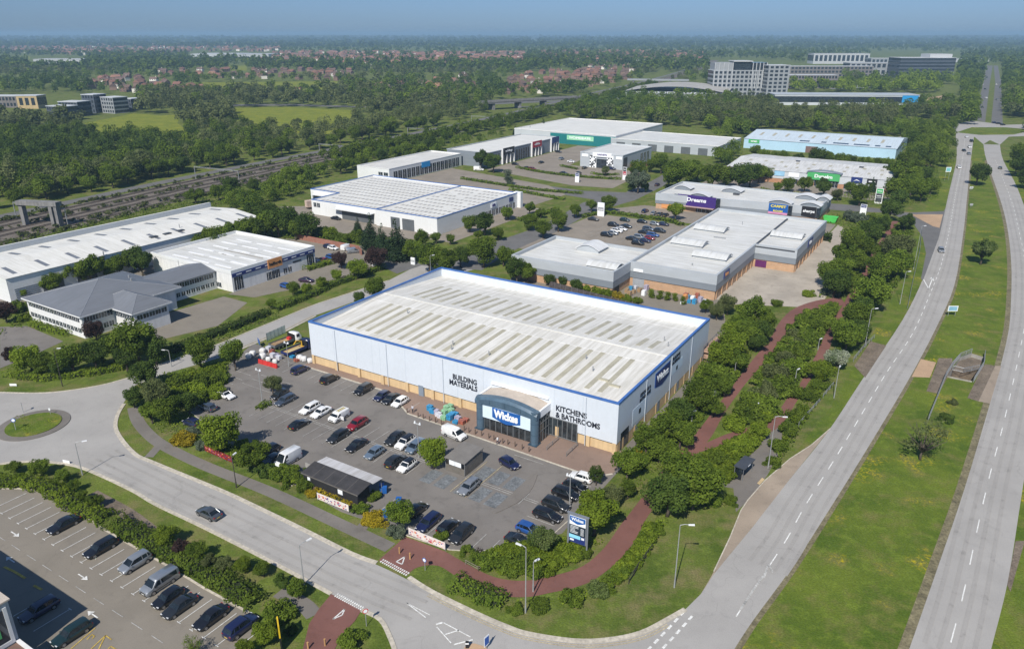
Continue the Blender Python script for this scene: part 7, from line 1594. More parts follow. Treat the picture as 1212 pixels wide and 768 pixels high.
def wheelie(px,py,c_,label):
 r=empty('wheelie_bin',G(px,py,.6),RNG.uniform(0,3),label,'bin','blue bins by the shed');b=MB();b.add([(-.28,-.35,.1),(.28,-.35,.1),(.28,.3,.1),(-.28,.3,.1),(-.33,-.4,1.2),(.33,-.4,1.2),(.33,.4,1.2),(-.33,.4,1.2)],[(0,3,2,1),(4,5,6,7),(0,1,5,4),(1,2,6,5),(2,3,7,6),(3,0,4,7)]);b.build('body',c_,r);MB().box(-.36,.36,-.44,.42,1.2,1.28).build('lid',c_,r)
for px,py,l in[(452,577,'blue wheelie bin under the shed canopy end'),(455,580,'blue wheelie bin beside the round bush'),(472,593,'blue wheelie bin behind the tree by the shed'),(456,608,'blue wheelie bin at the tree foot by the yellow shrubs')]:wheelie(px,py,M_SIGNB,l)
M_LIME=mat('lime_green_sheet',(0.08,0.52,0.10),.6);r=empty('skip',G(983,260,1),GA,'bright green covered skip in the retail service yard','skip');b=MB();b.add([(-2,-1.2,.1),(2,-1.2,.1),(2,1.2,.1),(-2,1.2,.1),(-2.6,-1.5,2.2),(2.6,-1.5,2.2),(2.6,1.5,2.2),(-2.6,1.5,2.2)],[(0,3,2,1),(4,5,6,7),(0,1,5,4),(1,2,6,5),(2,3,7,6),(3,0,4,7)]);b.build('body',M_LIME,r);MB().box(-2.65,2.65,-1.55,1.55,2.2,2.3).build('lid',M_LIME,r)
hedge([(976,287),(978,282)],3,2.2,'D','square clipped hedge block at the retail block corner',14,size=.3)
GOODC=[M_SIGNW,M_WRAP['brick'],M_WRAP['blue'],M_WRAP['white'],M_WRAP['lilac'],M_WOOD,M_ORAS]
for i,(px,py)in enumerate([(742,344),(747,341),(752,339),(757,343),(762,347),(750,345),(765,341),(745,348),(811,352),(815,350),(820,353),(825,351),(816,356),(822,357),(829,355),(808,357),(834,357),(812,348)]):
 r=empty('goods_cage',G(px,py,.7),GA+RNG.uniform(-.2,.2),'caged goods and bags stacked in the yard behind the brick retail block','goods','goods in the yard behind the retail block');b=MB();b.box(-.5,.5,-.6,.6,.12,RNG.uniform(.8,1.7));b.build('load',GOODC[int(RNG.integers(0,7))],r);b=MB()
 for x in(-.55,.55):
  for y in(-.65,.65):b.cyl(x,y,0,1.7,.03,4)
 b.box(-.56,.56,-.66,.66,.06,.12);b.build('cage',M_GALV,r)
P=GP([(650,341),(690,352),(740,365),(790,378)]);r=empty('fence',P[0],0,'dark mesh yard fence along the back of the blue-edged store','fence');o_=Vector(P[0]);b=MB();Q=[(p[0]-P[0][0],p[1]-P[0][1])for p in P];b.ridge(Q,.05,.1,2.2);b.build('mesh_panel',mat('dark_mesh',(0.07,.06,.06),.8,.4,1.5),r);b=MB()
for a,c in zip(Q,Q[1:]):
 for k in range(6):b.cyl(a[0]+(c[0]-a[0])*k/6,a[1]+(c[1]-a[1])*k/6,0,2.3,.06,5)
b.build('post',M_FRAME,r)
M_SKIN=mat('skin',(0.42,0.26,0.19),.6);M_HAIR=mat('dark_hair',(0.03,.02,.015),.7)
def person(px,py,ang,top,legs,label):
 x,y=G(px,py);V=[(0,0,.98),(0,0,1.2),(0,0,1.42),(0,0,1.54),(.02,0,1.66),(.03,0,1.76),(0,.19,1.40),(.04,.25,1.12),(.16,.24,.90),(.20,.24,.82),(0,-.19,1.40),(-.06,-.25,1.12),(.02,-.25,.88),(.05,-.25,.80),(0,.10,.92),(.14,.11,.50),(.06,.11,.08),(.2,.11,.04),(0,-.10,.92),(-.06,-.11,.50),(-.22,-.11,.10),(-.1,-.11,.04)]
 E_=[(0,1),(1,2),(2,3),(3,4),(4,5),(2,6),(6,7),(7,8),(8,9),(2,10),(10,11),(11,12),(12,13),(0,14),(14,15),(15,16),(16,17),(0,18),(18,19),(19,20),(20,21)]
 rad=[.15,.15,.16,.06,.09,.085,.065,.048,.035,.04,.065,.048,.035,.04,.095,.065,.042,.035,.095,.065,.042,.035]
 me=bpy.data.meshes.new('p');me.from_pydata(V,E_,[]);o=bpy.data.objects.new('p',me);COL.objects.link(o);sm=o.modifiers.new('s','SKIN');
 for i,q in enumerate(me.skin_vertices[0].data):q.radius=(rad[i],rad[i]);q.use_root=(i==0)
 o.modifiers.new('u','SUBSURF').levels=1;dg=bpy.context.evaluated_depsgraph_get();dg.update();m2=bpy.data.meshes.new_from_object(o.evaluated_get(dg));bpy.data.objects.remove(o);m2.name='person'
 for m_ in(top,legs,M_SKIN,M_HAIR):m2.materials.append(m_)
 for p in m2.polygons:z=p.center.z;ya=abs(p.center.y);p.material_index=3 if z>1.68 or(z>1.6 and p.center.x<-.02)else 2 if z>1.5 or(ya>.2 and z<1.1)else 1 if z<.96 else 0;p.use_smooth=True
 o=bpy.data.objects.new('person',m2);COL.objects.link(o);o.location=(x,y,.1);o.rotation_euler=(0,0,ang);tag(o,label,'person')
person(488.5,489,1.2,mat('pale_shirt',(0.5,.5,.55),.8),mat('dark_trousers',(0.02,.022,.03),.8),'person in pale top and dark trousers walking by the end bollard');person(589,526.5,2.6,mat('white_shirt',(0.75,.75,.75),.8),mat('navy_trousers',(0.025,.03,.06),.8),'person in white shirt and dark trousers walking before the store porch')
M_CONC=mat('grey_concrete',(0.20,0.195,0.19),.9,.2,.5,streak=.25)
g0=Vector(G(31,266));g1=Vector(G(72,268));an=math.atan2(g1.y-g0.y,g1.x-g0.x);r=empty('railway_portal',(g0.x,g0.y),an,'heavy grey portal frame straddling the railway tracks','gantry');L=(g1-g0).length;hh2=hgt(31,266,242)
b=MB();b.box(-.8,.8,-1,1,0,hh2);b.box(L-2.6,L-1.2,-1.5,1.5,0,hh2);b.box(L-.6,L+.6,-1.2,1.2,0,hh2);b.build('column',M_CONC,r);b=MB();b.box(-1.2,L+1.2,-1.6,1.6,hh2,hh2+1.6);b.build('beam',M_CONC,r)
for i in range(6):
 d=i*95+40;a=offset(CVW,-22)
 s_=0
 for p,q in zip(a,a[1:]):
  l_=(Vector(q)-Vector(p)).length
  if s_+l_>d+60:break
  s_+=l_
 t=(d+60-s_)/l_;c=Vector(p)+(Vector(q)-Vector(p))*t;an=math.atan2(q[1]-p[1],q[0]-p[0])
 r=empty('railway_gantry',(c.x,c.y),an,'thin grey overhead-line gantry across the railway tracks','gantry','overhead-line gantries');b=MB();b.box(-.12,.12,-17,-16.8,0,6.8);b.box(-.12,.12,12.8,13,0,6.8);b.build('mast',M_BACK,r);b=MB()
 b.box(-.1,.1,-17,13,6.3,6.4);b.box(-.1,.1,-17,13,6.7,6.8)
 for k in range(15):b.box(-.06,.06,-17+2*k,-16.9+2*k,6.4,6.7)
 b.build('cross_beam',M_BACK,r)
def inpoly(x,y,P):
 c=np.zeros(len(x),bool);n=len(P);j=n-1
 for i in range(n):
  xi,yi=P[i];xj,yj=P[j]
  with np.errstate(divide='ignore',invalid='ignore'):
   c^=((yi>y)!=(yj>y))&(x<(xj-xi)*(y-yi)/(yj-yi)+xi)
  j=i
 return c
BUSH=[]
def Garr(px,py,z=0.0):
 dx,dy=(px-CX)/FPX,-(py-CY)/FPX;c,s=math.cos(PITCH),math.sin(PITCH);t=(z-CAMH)/(-s+dy*c)
 return dx*t,(c+dy*s)*t
def undergrowth(name,polys,dens,h,size,leaf,label,seed):
 pass
 Ps=[];Ns=[];Sz=[];T=[]
 for pg in polys:
  Q=np.array(GP(pg));lo,hi=Q.min(0),Q.max(0);n=int((hi-lo).prod()*dens);x=RNG.uniform(lo[0],hi[0],n);y=RNG.uniform(lo[1],hi[1],n);k=inpoly(x,y,Q);x,y=x[k],y[k]
  f=(np.sin(x*.55+seed)*np.cos(y*.47+seed*2)+.6*np.sin(x*1.3+y*.9+seed)+.5*np.sin(y*1.7-x*.8))/2.1;keep=RNG.random(len(x))<np.clip(.72+f*.7,.12,1);x,y,f=x[keep],y[keep],f[keep]
  z=h*np.clip(.35+f,.1,1.3)*RNG.uniform(.2,1,len(x));Ps.append(np.column_stack([x,y,z]));N=RNG.normal(size=(len(x),3))*.6+[0,0,.8];Ns.append(N/np.linalg.norm(N,axis=1,keepdims=True));Sz.append(RNG.uniform(.5,1.3,len(x))*size);T.append(np.clip(.45+.3*f+RNG.normal(size=len(x))*.13,0,1))
 o=bpy.data.objects.new(name,leaf_mesh(name,np.concatenate(Ps),np.concatenate(Ns),np.concatenate(Sz),np.concatenate(T),LEAF[leaf]));COL.objects.link(o);o['kind']='stuff';o['label']=label;return o
undergrowth('undergrowth',[[(742,545),(782,500),(836,440),(880,385),(912,384),(886,428),(850,474),(812,522),(796,538),(760,590),(734,590)],[(860,512),(900,440),(938,384),(950,374),(972,368),(996,364),(966,412),(945,450),(912,494),(884,504)],[(836,556),(826,538),(862,526),(908,515),(896,532),(878,548),(866,572),(850,570)],[(908,560),(922,530),(930,502),(960,458),(984,420),(1008,380),(1016,395),(985,455),(950,505),(936,534)]],11.0,1.25,.20,'M','tangled green undergrowth between the red paths and beside the store',1)
undergrowth('undergrowth',[[(562,664),(600,644),(650,640),(690,640),(716,612),(738,596),(730,616),(712,644),(688,666),(652,678),(620,684),(590,681)],[(545,690),(578,705),(620,710),(653,706),(690,698),(716,684),(745,655),(770,618),(790,596),(866,590),(862,600),(800,606),(778,640),(748,680),(720,700),(680,714),(640,722),(604,722)],[(200,440),(275,425),(262,470),(240,474),(215,516),(190,512),(165,484),(160,450)],[(225,512),(250,510),(330,552),(372,572),(374,585),(340,572),(290,548),(240,530)]],10.0,.8,.17,'L','low bright green ground cover on the banks and under the corner trees',3)
undergrowth('undergrowth',[[(0,288),(90,268),(190,244),(262,236),(268,242),(150,268),(0,302)],[(186,243),(300,218),(368,206),(372,222),(300,246),(272,246),(262,234)],[(300,276),(345,270),(420,284),(410,292),(352,283),(320,290)],[(0,402),(28,356),(46,384),(30,388),(0,388)],[(194,424),(330,370),(330,376),(200,430)]],4.5,1.7,.28,'M','rough green scrub along the railway and the back of the car-parts shop',5)
undergrowth('undergrowth',[[(940,255),(1000,256),(1050,262),(1030,300),(1004,350),(968,354),(985,310),(1006,270),(960,262)],[(1060,268),(1080,268),(1078,320),(1050,352),(1020,395),(1008,366),(1024,335),(1044,300)],[(1050,205),(1110,175),(1112,235),(1070,245),(1000,240),(900,228),(900,222),(990,236)]],4.0,1.6,.28,'M','rough growth in the tree belts along the slip road',8)
undergrowth('long_grass',[[(10,506),(16,494),(40,488),(64,492),(70,500),(60,511),(36,516)]],14,.45,.13,'L','long tufted grass on the roundabout',2)
def wood(name,x,y,r,nl,leaf,label,hs=1.0,seedt=.3):
 pass
 n=len(x);k=6;C=RNG.normal(size=(n,k,3));C/=np.linalg.norm(C,axis=2,keepdims=True);C*=RNG.uniform(.3,.62,(n,k,1));LR=RNG.uniform(.35,.55,(n,k));TT=RNG.uniform(0,1,(n,1));LT=RNG.uniform(-.5,.5,(n,k))
 ti=np.repeat(np.arange(n),nl);li=RNG.integers(0,k,n*nl);d=RNG.normal(size=(n*nl,3));d/=np.linalg.norm(d,axis=1,keepdims=True);d[:,2]=np.where(d[:,2]<-.4,-d[:,2],d[:,2])
 P=(C[ti,li]+d*(LR[ti,li]*RNG.uniform(.75,1.05,n*nl))[:,None]);hh_=hs*RNG.uniform(.8,1.35,n)
 P=P*r[ti][:,None]*np.column_stack([np.ones(n*nl),np.ones(n*nl),hh_[ti]]);P[:,0]+=x[ti];P[:,1]+=y[ti];P[:,2]+=(1.1*r*hh_)[ti];ok=P[:,2]>.3
 N=d+RNG.normal(size=d.shape)*.45+[0,0,.3];N/=np.linalg.norm(N,axis=1,keepdims=True);T=np.clip(.48+(TT[ti,0]-.5)*.85+LT[ti,li]*seedt+RNG.normal(size=n*nl)*.09,0,1);S=(r[ti]*1.75/math.sqrt(nl))*RNG.uniform(.7,1.3,n*nl)
 o=bpy.data.objects.new(name,leaf_mesh(name,P[ok],N[ok],S[ok],T[ok],LEAF[leaf]));COL.objects.link(o);o['kind']='stuff';o['label']=label;return o
for pgs,n_,r0,r1,lf in(([[(742,545),(782,500),(836,440),(880,385),(912,384),(886,428),(850,474),(812,522),(796,538),(760,560)],[(860,512),(900,440),(938,384),(950,374),(972,368),(996,364),(966,412),(945,450),(912,494),(884,504)]],420,.7,1.7,'M'),([[(908,552),(922,530),(930,502),(960,458),(984,420),(1008,380),(1016,395),(985,455),(950,500),(930,535)],[(846,572),(826,545),(862,526),(908,515),(896,532),(878,545),(862,562)]],230,.6,1.2,'L'),([[(990,345),(985,318),(1000,285),(1020,265),(1050,262),(1030,300),(1012,345),(1000,352)],[(1060,268),(1078,268),(1074,320),(1050,352),(1014,395),(1008,366),(1024,335),(1044,300)]],420,.8,1.8,'M'),([[(562,664),(600,648),(650,642),(690,645),(686,664),(652,676),(620,681),(590,679)],[(720,692),(745,660),(768,622),(782,626),(752,672),(728,694)],[(204,446),(268,430),(258,468),(238,474),(200,470)],[(240,530),(300,534),(340,556),(372,574),(372,583),(330,566),(280,544)]],260,.5,1.1,'L')):
 X_=[];Y_=[]
 for pg in pgs:
  Q=np.array(GP(pg));lo,hi=Q.min(0),Q.max(0);x,y=RNG.uniform(lo[0],hi[0],n_*4),RNG.uniform(lo[1],hi[1],n_*4);k=inpoly(x,y,Q);X_.append(x[k][:n_]);Y_.append(y[k][:n_])
 BUSH.append((np.concatenate(X_),np.concatenate(Y_),r0,r1,lf))
FIELDS=[[(92,148),(158,134.5),(190,137),(214,136),(210,146),(224,156),(214,168),(130,169),(104,160)],[(222,98),(290,97.5),(400,96.5),(402,108),(330,110),(300,107),(262,111)],[(272,128),(345,127),(420,131),(424,150),(392,160),(330,158),(276,150)],[(250,181),(282,178),(280,188),(252,190)],[(0,67.5),(36,67.5),(34,73),(0,73)],[(268,78),(292,78),(292,84),(270,84)],[(40,195),(72,186),(102,180),(104,190),(66,200)]]
BUILT=[[(-40,112),(54,112),(54,147),(-40,147)],[(54,112),(162,112),(162,142),(95,150),(54,154)],[(34,68),(102,68),(102,81),(34,81)],[(222,62),(324,62),(324,73),(222,73)],[(590,152),(660,138),(720,145),(792,150),(866,156),(880,165),(905,152),(1076,162),(1065,196),(1060,225),(880,208),(640,230),(560,185)],[(728,104),(800,100),(862,102),(860,122),(734,118)],[(836,70),(936,72),(936,118),(838,118)],[(934,76),(1064,60),(1136,64),(1136,96),(1060,96),(1000,92),(990,107),(934,107)],[(912,110),(1084,110),(1086,135),(914,137)],[(1086,112),(1148,112),(1150,122),(1084,128)],[(1150,150),(1168,76),(1186,76),(1190,150)],[(1040,170),(1060,143),(1270,143),(1270,900),(1100,900),(1000,250)],[(580,119),(690,115),(690,135),(580,137)]]
def free(px,py,extra=()):
 k=np.ones(len(px),bool)
 for P in FIELDS+BUILT+list(extra):k&=~inpoly(px,py,P)
 return k
for i,P in enumerate(FIELDS):sheet('field',P,.02,M_FIELD)
sheet('road',[(270,123.8),(345,123.4),(430,126.2),(580,122.6),(690,117.8),(690,119.2),(580,124.2),(430,127.8),(345,125.4),(270,125.8)],.02,M_ROADD)
HOUSES=[[(600,93),(650,84),(700,78),(765,80),(740,96),(690,104),(640,112),(600,112)],[(100,98),(150,92),(250,108),(256,112),(190,113),(150,110),(96,104)],[(180,84),(330,84),(420,86),(420,96),(300,94),(180,92)],[(300,62),(620,64),(620,76),(460,80),(300,74)],[(0,47.5),(330,48.5),(330,62),(110,66),(0,62)],[(440,104),(560,90),(560,104),(450,112)]]
P0_=np.array(offset(CVW[:34],-1.5));n_=2600;t_=RNG.uniform(0,len(P0_)-1.01,n_);i_=t_.astype(int);f_=(t_-i_)[:,None];c_=P0_[i_]*(1-f_)+P0_[i_+1]*f_;d_=P0_[i_+1]-P0_[i_];d_/=np.linalg.norm(d_,axis=1,keepdims=True);lat=RNG.choice([-6.2,-20,-35,-43],n_)+RNG.normal(size=n_)*1.1;k_=np.sin(t_*2.1+lat)+np.sin(t_*5.3)>-.1;c_=c_[k_]+np.stack([-d_[k_,1],d_[k_,0]],1)*lat[k_,None];wood('undergrowth',c_[:,0],c_[:,1],RNG.uniform(.4,1.3,len(c_)),26,'O','scrub growing between the railway tracks',.6)
for x,y,r0,r1,lf in BUSH:wood('undergrowth',x,y,RNG.uniform(r0,r1,len(x)),150,lf,'dense low bushes filling the planted belts',.55)
q=random.Random(9);k=0
for i in range(34):
 v=18+i*11.5+q.uniform(-3,3);c=W(-226-.075*v-q.uniform(2,8)if v<260 else-238-.11*(v-200)-q.uniform(3,10),v)
 plant_at(c[0],c[1],q.uniform(4.0,6.2),rd,q.choice('MMOMDM'),'leafy tree on the front edge of the wood along the railway','front trees of the railway wood',q.uniform(.85,1.15));k+=1
for i in range(22):
 v=96+i*9;c=W(-163-.06*v+q.uniform(-4,7),v+q.uniform(-3,3));plant_at(c[0],c[1],q.uniform(3.2,5.2),rd,q.choice('MMDM'),'bushy tree between the railway tracks and the white furniture warehouses','trees beside the tracks',q.uniform(.8,1.1))
for px,py,w_ in[(905,184,16),(917,186,16),(928,187,18),(945,188,14),(968,186,24),(978,187,18),(996,190,20),(1008,191,16),(1024,193,16),(1038,193,14),(1052,194,16),(895,178,14)]:plant(px,py,w_,rd,q.choice('MMD'),'round tree between the sky-blue warehouse and the silver terrace roof','trees between the two terraces')
def sample(n,poly,extra=()):
 P=np.array(poly,float);lo,hi=P.min(0),P.max(0);px=RNG.uniform(lo[0],hi[0],n);py=RNG.uniform(lo[1],hi[1],n);kk=inpoly(px,py,P)&free(px,py,extra);return px[kk],py[kk]
WA=[(-30,236),(-30,158),(60,152),(100,156),(220,160),(300,150),(480,132),(590,126),(590,139),(480,160),(380,180),(300,195),(187,219),(90,240)]
px,py=sample(2300,WA);x,y=Garr(px,py);u_,v_=(x-O0[0])*UX[0]+(y-O0[1])*UX[1],(x-O0[0])*VX[0]+(y-O0[1])*VX[1];ok=u_<np.interp(v_,[c[1]for c in CV],[c[0]for c in CV])-12;x,y=x[ok],y[ok]
s3=np.sin(x*.021+1)+np.sin(y*.017)+RNG.normal(size=len(x))*.6
for kk,lf in((s3<.15,'O'),((s3>=.15)&(s3<.9),'M'),(s3>=.9,'D')):wood('woodland',x[kk],y[kk],RNG.uniform(3.2,6.6,kk.sum()),620,lf,'dense mixed wood beyond the railway')
WB=[(596,142),(640,133),(700,118),(770,99),(800,92),(836,106),(840,120),(912,122),(990,126),(1090,128),(1140,128),(1130,150),(1062,162),(1076,162),(880,164),(870,162),(850,157),(790,151),(720,146),(660,137)]
px,py=sample(2600,WB);x,y=Garr(px,py)
s3=np.sin(x*.02)+np.sin(y*.023+2)+RNG.normal(size=len(x))*.7
u_,v_=(x-O0[0])*UX[0]+(y-O0[1])*UX[1],(x-O0[0])*VX[0]+(y-O0[1])*VX[1];c_=np.interp(v_,[c[1]for c in CV],[c[0]for c in CV]);rail_ok=(u_>c_+48)|(u_<c_-12)
for kk,lf in(((s3<-.3)&rail_ok,'O'),((s3>=-.3)&(s3<.8)&rail_ok,'M'),((s3>=.8)&rail_ok,'D')):wood('woodland',x[kk],y[kk],RNG.uniform(4.2,7.2,kk.sum()),480,lf,'dense wood between the retail estate and the offices')
WC=[(-40,160),(-40,84),(600,84),(800,86),(840,84),(1260,90),(1260,146),(1190,146),(1188,100),(1150,110),(1136,100),(930,106),(840,118),(800,92),(770,96),(700,110),(590,126),(300,150),(100,156)]
px,py=sample(5200,WC,HOUSES[:3]);x,y=Garr(px,py);s3=np.sin(x*.009+1)+np.sin(y*.007)+RNG.normal(size=len(x))*.7
u_,v_=(x-O0[0])*UX[0]+(y-O0[1])*UX[1],(x-O0[0])*VX[0]+(y-O0[1])*VX[1];c_=np.interp(v_,[c[1]for c in CV],[c[0]for c in CV]);rail_ok=(u_>c_+48)|(u_<c_-12)
for kk,lf in(((s3<-.2)&rail_ok,'O'),((s3>=-.2)&(s3<.8)&rail_ok,'M'),((s3>=.8)&rail_ok,'D')):wood('woodland',x[kk],y[kk],RNG.uniform(5,8,kk.sum()),190,lf,'scattered woods and tree belts around the far fields')
px,py=sample(9000,[(-60,86),(-60,56),(1280,56),(1280,92),(840,86)]);x,y=Garr(px,py);kk=RNG.random(len(x))<np.where(np.any([inpoly(px,py,H_)for H_ in HOUSES],0),.22,1);x,y=x[kk],y[kk];m_=RNG.random(len(x))<.5
wood('woodland',x[m_],y[m_],RNG.uniform(6,10,m_.sum()),40,'M','distant tree cover around the suburbs');wood('woodland',x[~m_],y[~m_],RNG.uniform(6,10,(~m_).sum()),40,'D','distant dark tree cover around the suburbs')
px=RNG.uniform(-80,1300,6500);py=RNG.uniform(43.2,57,6500);x,y=Garr(px,py);hb_=np.clip(y/3500,.8,2.6);wood('woodland',x,y,RNG.uniform(9,15,len(x))*hb_,26,'D','woods fading towards the horizon',.55)
WD=[(1066,160),(1098,150),(1128,152),(1126,178),(1120,200),(1100,190),(1078,196),(1070,178)]
px,py=RNG.uniform(1066,1128,120),RNG.uniform(152,200,120);kk=inpoly(px,py,WD);x,y=Garr(px[kk],py[kk]);wood('woodland',x,y,RNG.uniform(3.4,5.4,len(x)),620,'M','trees between the sky-blue warehouse and the carriageway')
WE=[(262,243),(372,206),(440,188),(520,170),(600,150),(604,160),(572,174),(510,186),(425,200),(374,220),(330,240),(290,262)]
px,py=RNG.uniform(262,604,900),RNG.uniform(150,262,900);kk=inpoly(px,py,WE);x,y=Garr(px[kk],py[kk]);u_,v_=(x-O0[0])*UX[0]+(y-O0[1])*UX[1],(x-O0[0])*VX[0]+(y-O0[1])*VX[1];kk=(u_>np.interp(v_,[c[1]for c in CV],[c[0]for c in CV])+47)&~((u_>-155)&(v_>176))&~((u_>-133)&(v_<170)&(v_>100))&~((u_>-133)&(v_<78));x,y=x[kk],y[kk];wood('woodland',x,y,RNG.uniform(2.2,4.2,len(x)),520,'M','thick trees between the railway and the white warehouses')
for WF,n_ in(([(858,164),(905,153),(1076,163),(1096,148),(905,146),(858,154)],420),([(846,162),(880,166),(872,192),(852,198),(838,184)],60),([(1064,164),(1100,150),(1120,152),(1100,168),(1074,172)],60)):
 Q_=np.array(WF);px,py=RNG.uniform(Q_[:,0].min(),Q_[:,0].max(),n_),RNG.uniform(Q_[:,1].min(),Q_[:,1].max(),n_);kk=inpoly(px,py,WF);x,y=Garr(px[kk],py[kk]);u_,v_=(x-O0[0])*UX[0]+(y-O0[1])*UX[1],(x-O0[0])*VX[0]+(y-O0[1])*VX[1];kk=~((u_>-22)&(u_<81)&(v_>392)&(v_<464))&~((u_>-95)&(u_<-12)&(v_>346)&(v_<404))&~((u_>3)&(u_<90)&(v_>278)&(v_<340));wood('woodland',x[kk],y[kk],RNG.uniform(2.8,4.8,kk.sum()),460,'M','trees close behind the retail terraces')
P0_=np.array(offset(CVW,-37));n_=520;t_=RNG.uniform(27,48,n_);i_=t_.astype(int);f_=(t_-i_)[:,None];c_=P0_[i_]*(1-f_)+P0_[i_+1]*f_+RNG.normal(size=(n_,2))*[3.2,3.2];wood('woodland',c_[:,0],c_[:,1],RNG.uniform(2.4,4.4,n_),300,'M','tree belt along the outer railway edge')
for a_,b_,c_,d_,n_ in((-460,-30,60,240,2200),(1270,1700,60,230,1800)):
 px,py=RNG.uniform(a_,b_,n_),44+(d_-44)*RNG.random(n_)**1.3;kk=py>56;x,y=Garr(px[kk],py[kk]);u_,v_=(x-O0[0])*UX[0]+(y-O0[1])*UX[1],(x-O0[0])*VX[0]+(y-O0[1])*VX[1];kk=(u_<np.interp(v_,[c[1]for c in CV],[c[0]for c in CV])-14)|(u_>140);wood('woodland',x[kk],y[kk],RNG.uniform(4,7,kk.sum()),150,'M','woods at the edge of the view')
M_BRK=mat('far_brick',(0.20,0.13,0.10),.9,.25,.05);M_RTILE=[mat('far_tile_red',(0.19,0.095,0.07),.9,.25,.05),mat('far_tile_brown',(0.13,0.085,0.07),.9,.25,.05),mat('far_tile_orange',(0.25,0.13,0.09),.9,.25,.05)];M_RENDER=mat('far_render',(0.66,0.62,0.56),.9,.15,.05)
def house_mesh(L,Wd,h,rise,wm,rm):
 b=MB();b.box(-L/2,L/2,-Wd/2,Wd/2,0,h);e=.4;b.add([(-L/2-e,-Wd/2-e,h-.1),(L/2+e,-Wd/2-e,h-.1),(L/2+e,Wd/2+e,h-.1),(-L/2-e,Wd/2+e,h-.1),(-L/2-e,0,h+rise),(L/2+e,0,h+rise)],[(0,1,5,4),(2,3,4,5),(0,4,3),(1,2,5)],1);b.box(L*.25,L*.25+.8,-.4,.4,h+rise-.8,h+rise+1.2,0)
 for k in range(3):
  for z in(1,3.6):b.box(-L/2+1+k*L/3,-L/2+2.2+k*L/3,-Wd/2-.05,-Wd/2,z,z+1.2,2)
 return b.mesh('house',[wm,rm,M_WING])
HM=[house_mesh(q.uniform(9,16),q.uniform(8,10),q.uniform(5,6),q.uniform(2.6,3.6),M_RENDER if i%6==5 else M_BRK,M_RTILE[(0,0,1,2,1,1)[i%6]])for i in range(12)]
def houses(n,poly,label,group,sc=1.0,mn=0):
 px,py=sample(n*3,poly);kept=[]
 for a,c in zip(px,py):
  x,y=G(a,c)
  if all((x-X)**2+(y-Y)**2>19**2 for X,Y in kept):
   kept.append((x,y));o=bpy.data.objects.new('house',HM[q.randrange(12)]);COL.objects.link(o);o.location=(x,y,0);o.rotation_euler=(0,0,GA+q.choice([0,1.57,.5,-.6,2.1]));o.scale=(sc,sc,sc);tag(o,label,'house',group)
  if len(kept)>=n:break
houses(95,HOUSES[0],'small red-roofed house on the estate beyond the railway','houses of the red-roofed estate');houses(60,HOUSES[1],'far brick house among trees behind the dark flats and yellow field','houses behind the flats');houses(60,HOUSES[2],'far brick house beyond the green playing field','houses beyond the playing field');houses(30,HOUSES[5],'far house between woods beyond the trunk road','houses in the woods')
b=MB()
for P in(HOUSES[3],HOUSES[3],HOUSES[4],HOUSES[4],[(640,62),(830,62),(840,74),(640,76)]):
 px,py=sample(420,P)
 for a,c in zip(px,py):
  x,y=G(a,c);L=q.uniform(10,22);an=q.uniform(0,3.1);mi=q.choice([0,0,1,2,2,3]);c0_,s0_=math.cos(an),math.sin(an);Rr=lambda X,Y,Z:(x+X*c0_-Y*s0_,y+X*s0_+Y*c0_,Z);w2=5
  b.add([Rr(-L/2,-w2,0),Rr(L/2,-w2,0),Rr(L/2,w2,0),Rr(-L/2,w2,0),Rr(-L/2,-w2,7),Rr(L/2,-w2,7),Rr(L/2,w2,7),Rr(-L/2,w2,7)],[(0,1,5,4),(1,2,6,5),(2,3,7,6),(3,0,4,7)],4 if mi==3 else 3);b.add([Rr(-L/2,-w2,7),Rr(L/2,-w2,7),Rr(L/2,w2,7),Rr(-L/2,w2,7),Rr(-L/2,0,11),Rr(L/2,0,11)],[(0,1,5,4),(2,3,4,5),(0,4,3),(1,2,5)],mi%3)
o=b.build('far_town',M_RTILE+[M_BRK,M_RENDER]);o['kind']='stuff';o['label']='far suburbs of red and brown roofs towards the horizon'
def block(px0,px1,py,ty,depth,label,wallm,roofm,ang=None,cat='building',rows_=0,cols=0,winm=None,name='building',fins=True):
 a,c=Vector(G(px0,py)),Vector(G(px1,py));L=(c-a).length;h=hgt((px0+px1)/2,py,ty);an=0.0 if ang is None else ang;r=empty(name,(a.x,a.y),an,label,cat);L=L/max(.35,math.cos(an))
 MB().box(0,L,0,depth,0,h).build('wall',wallm,r);MB().box(-.4,L+.4,-.4,depth+.4,h,h+.5).build('roof',roofm,r)
 if rows_:
  hh_=h/rows_
  for i in range(rows_):MB().box(-.06,L+.06,-.06,depth+.06,hh_*(i+.28),hh_*(i+.86)).build('window_band',winm or M_WING,r)
  if fins:MB().comb(L,cols+1,L/cols*.34,0,h-hh_*.14,h,-.12,-.061).build('facade_frame',wallm,r)
 return r,L,h
M_SLATEW=mat('slate_wall',(0.075,0.09,0.115),.7,.15,.1);M_PALEW=mat('pale_office_wall',(0.27,0.285,0.30),.7,.08,.1);M_ROOFP=mat('pale_flat_roof',(0.46,0.48,0.50),.7,.12,.05);M_BRNOFF=mat('brown_grey_office',(0.17,0.155,0.15),.8,.1,.1);M_YBRK=mat('yellow_brick',(0.42,0.32,0.17),.9,.1,.1);M_FARWH=mat('far_white_roof',(0.43,0.44,0.45),.6,.08,.02)
block(-25,24,128,114.5,18,'brown brick school block with pale metal roof by the wood',M_BRNOFF,M_ROOFP,.05,'school',2,12);block(22,46,129,114,16,'yellow brick block with overhanging pale roof beside the school',M_YBRK,M_ROOFP,.0,'school',1,3)
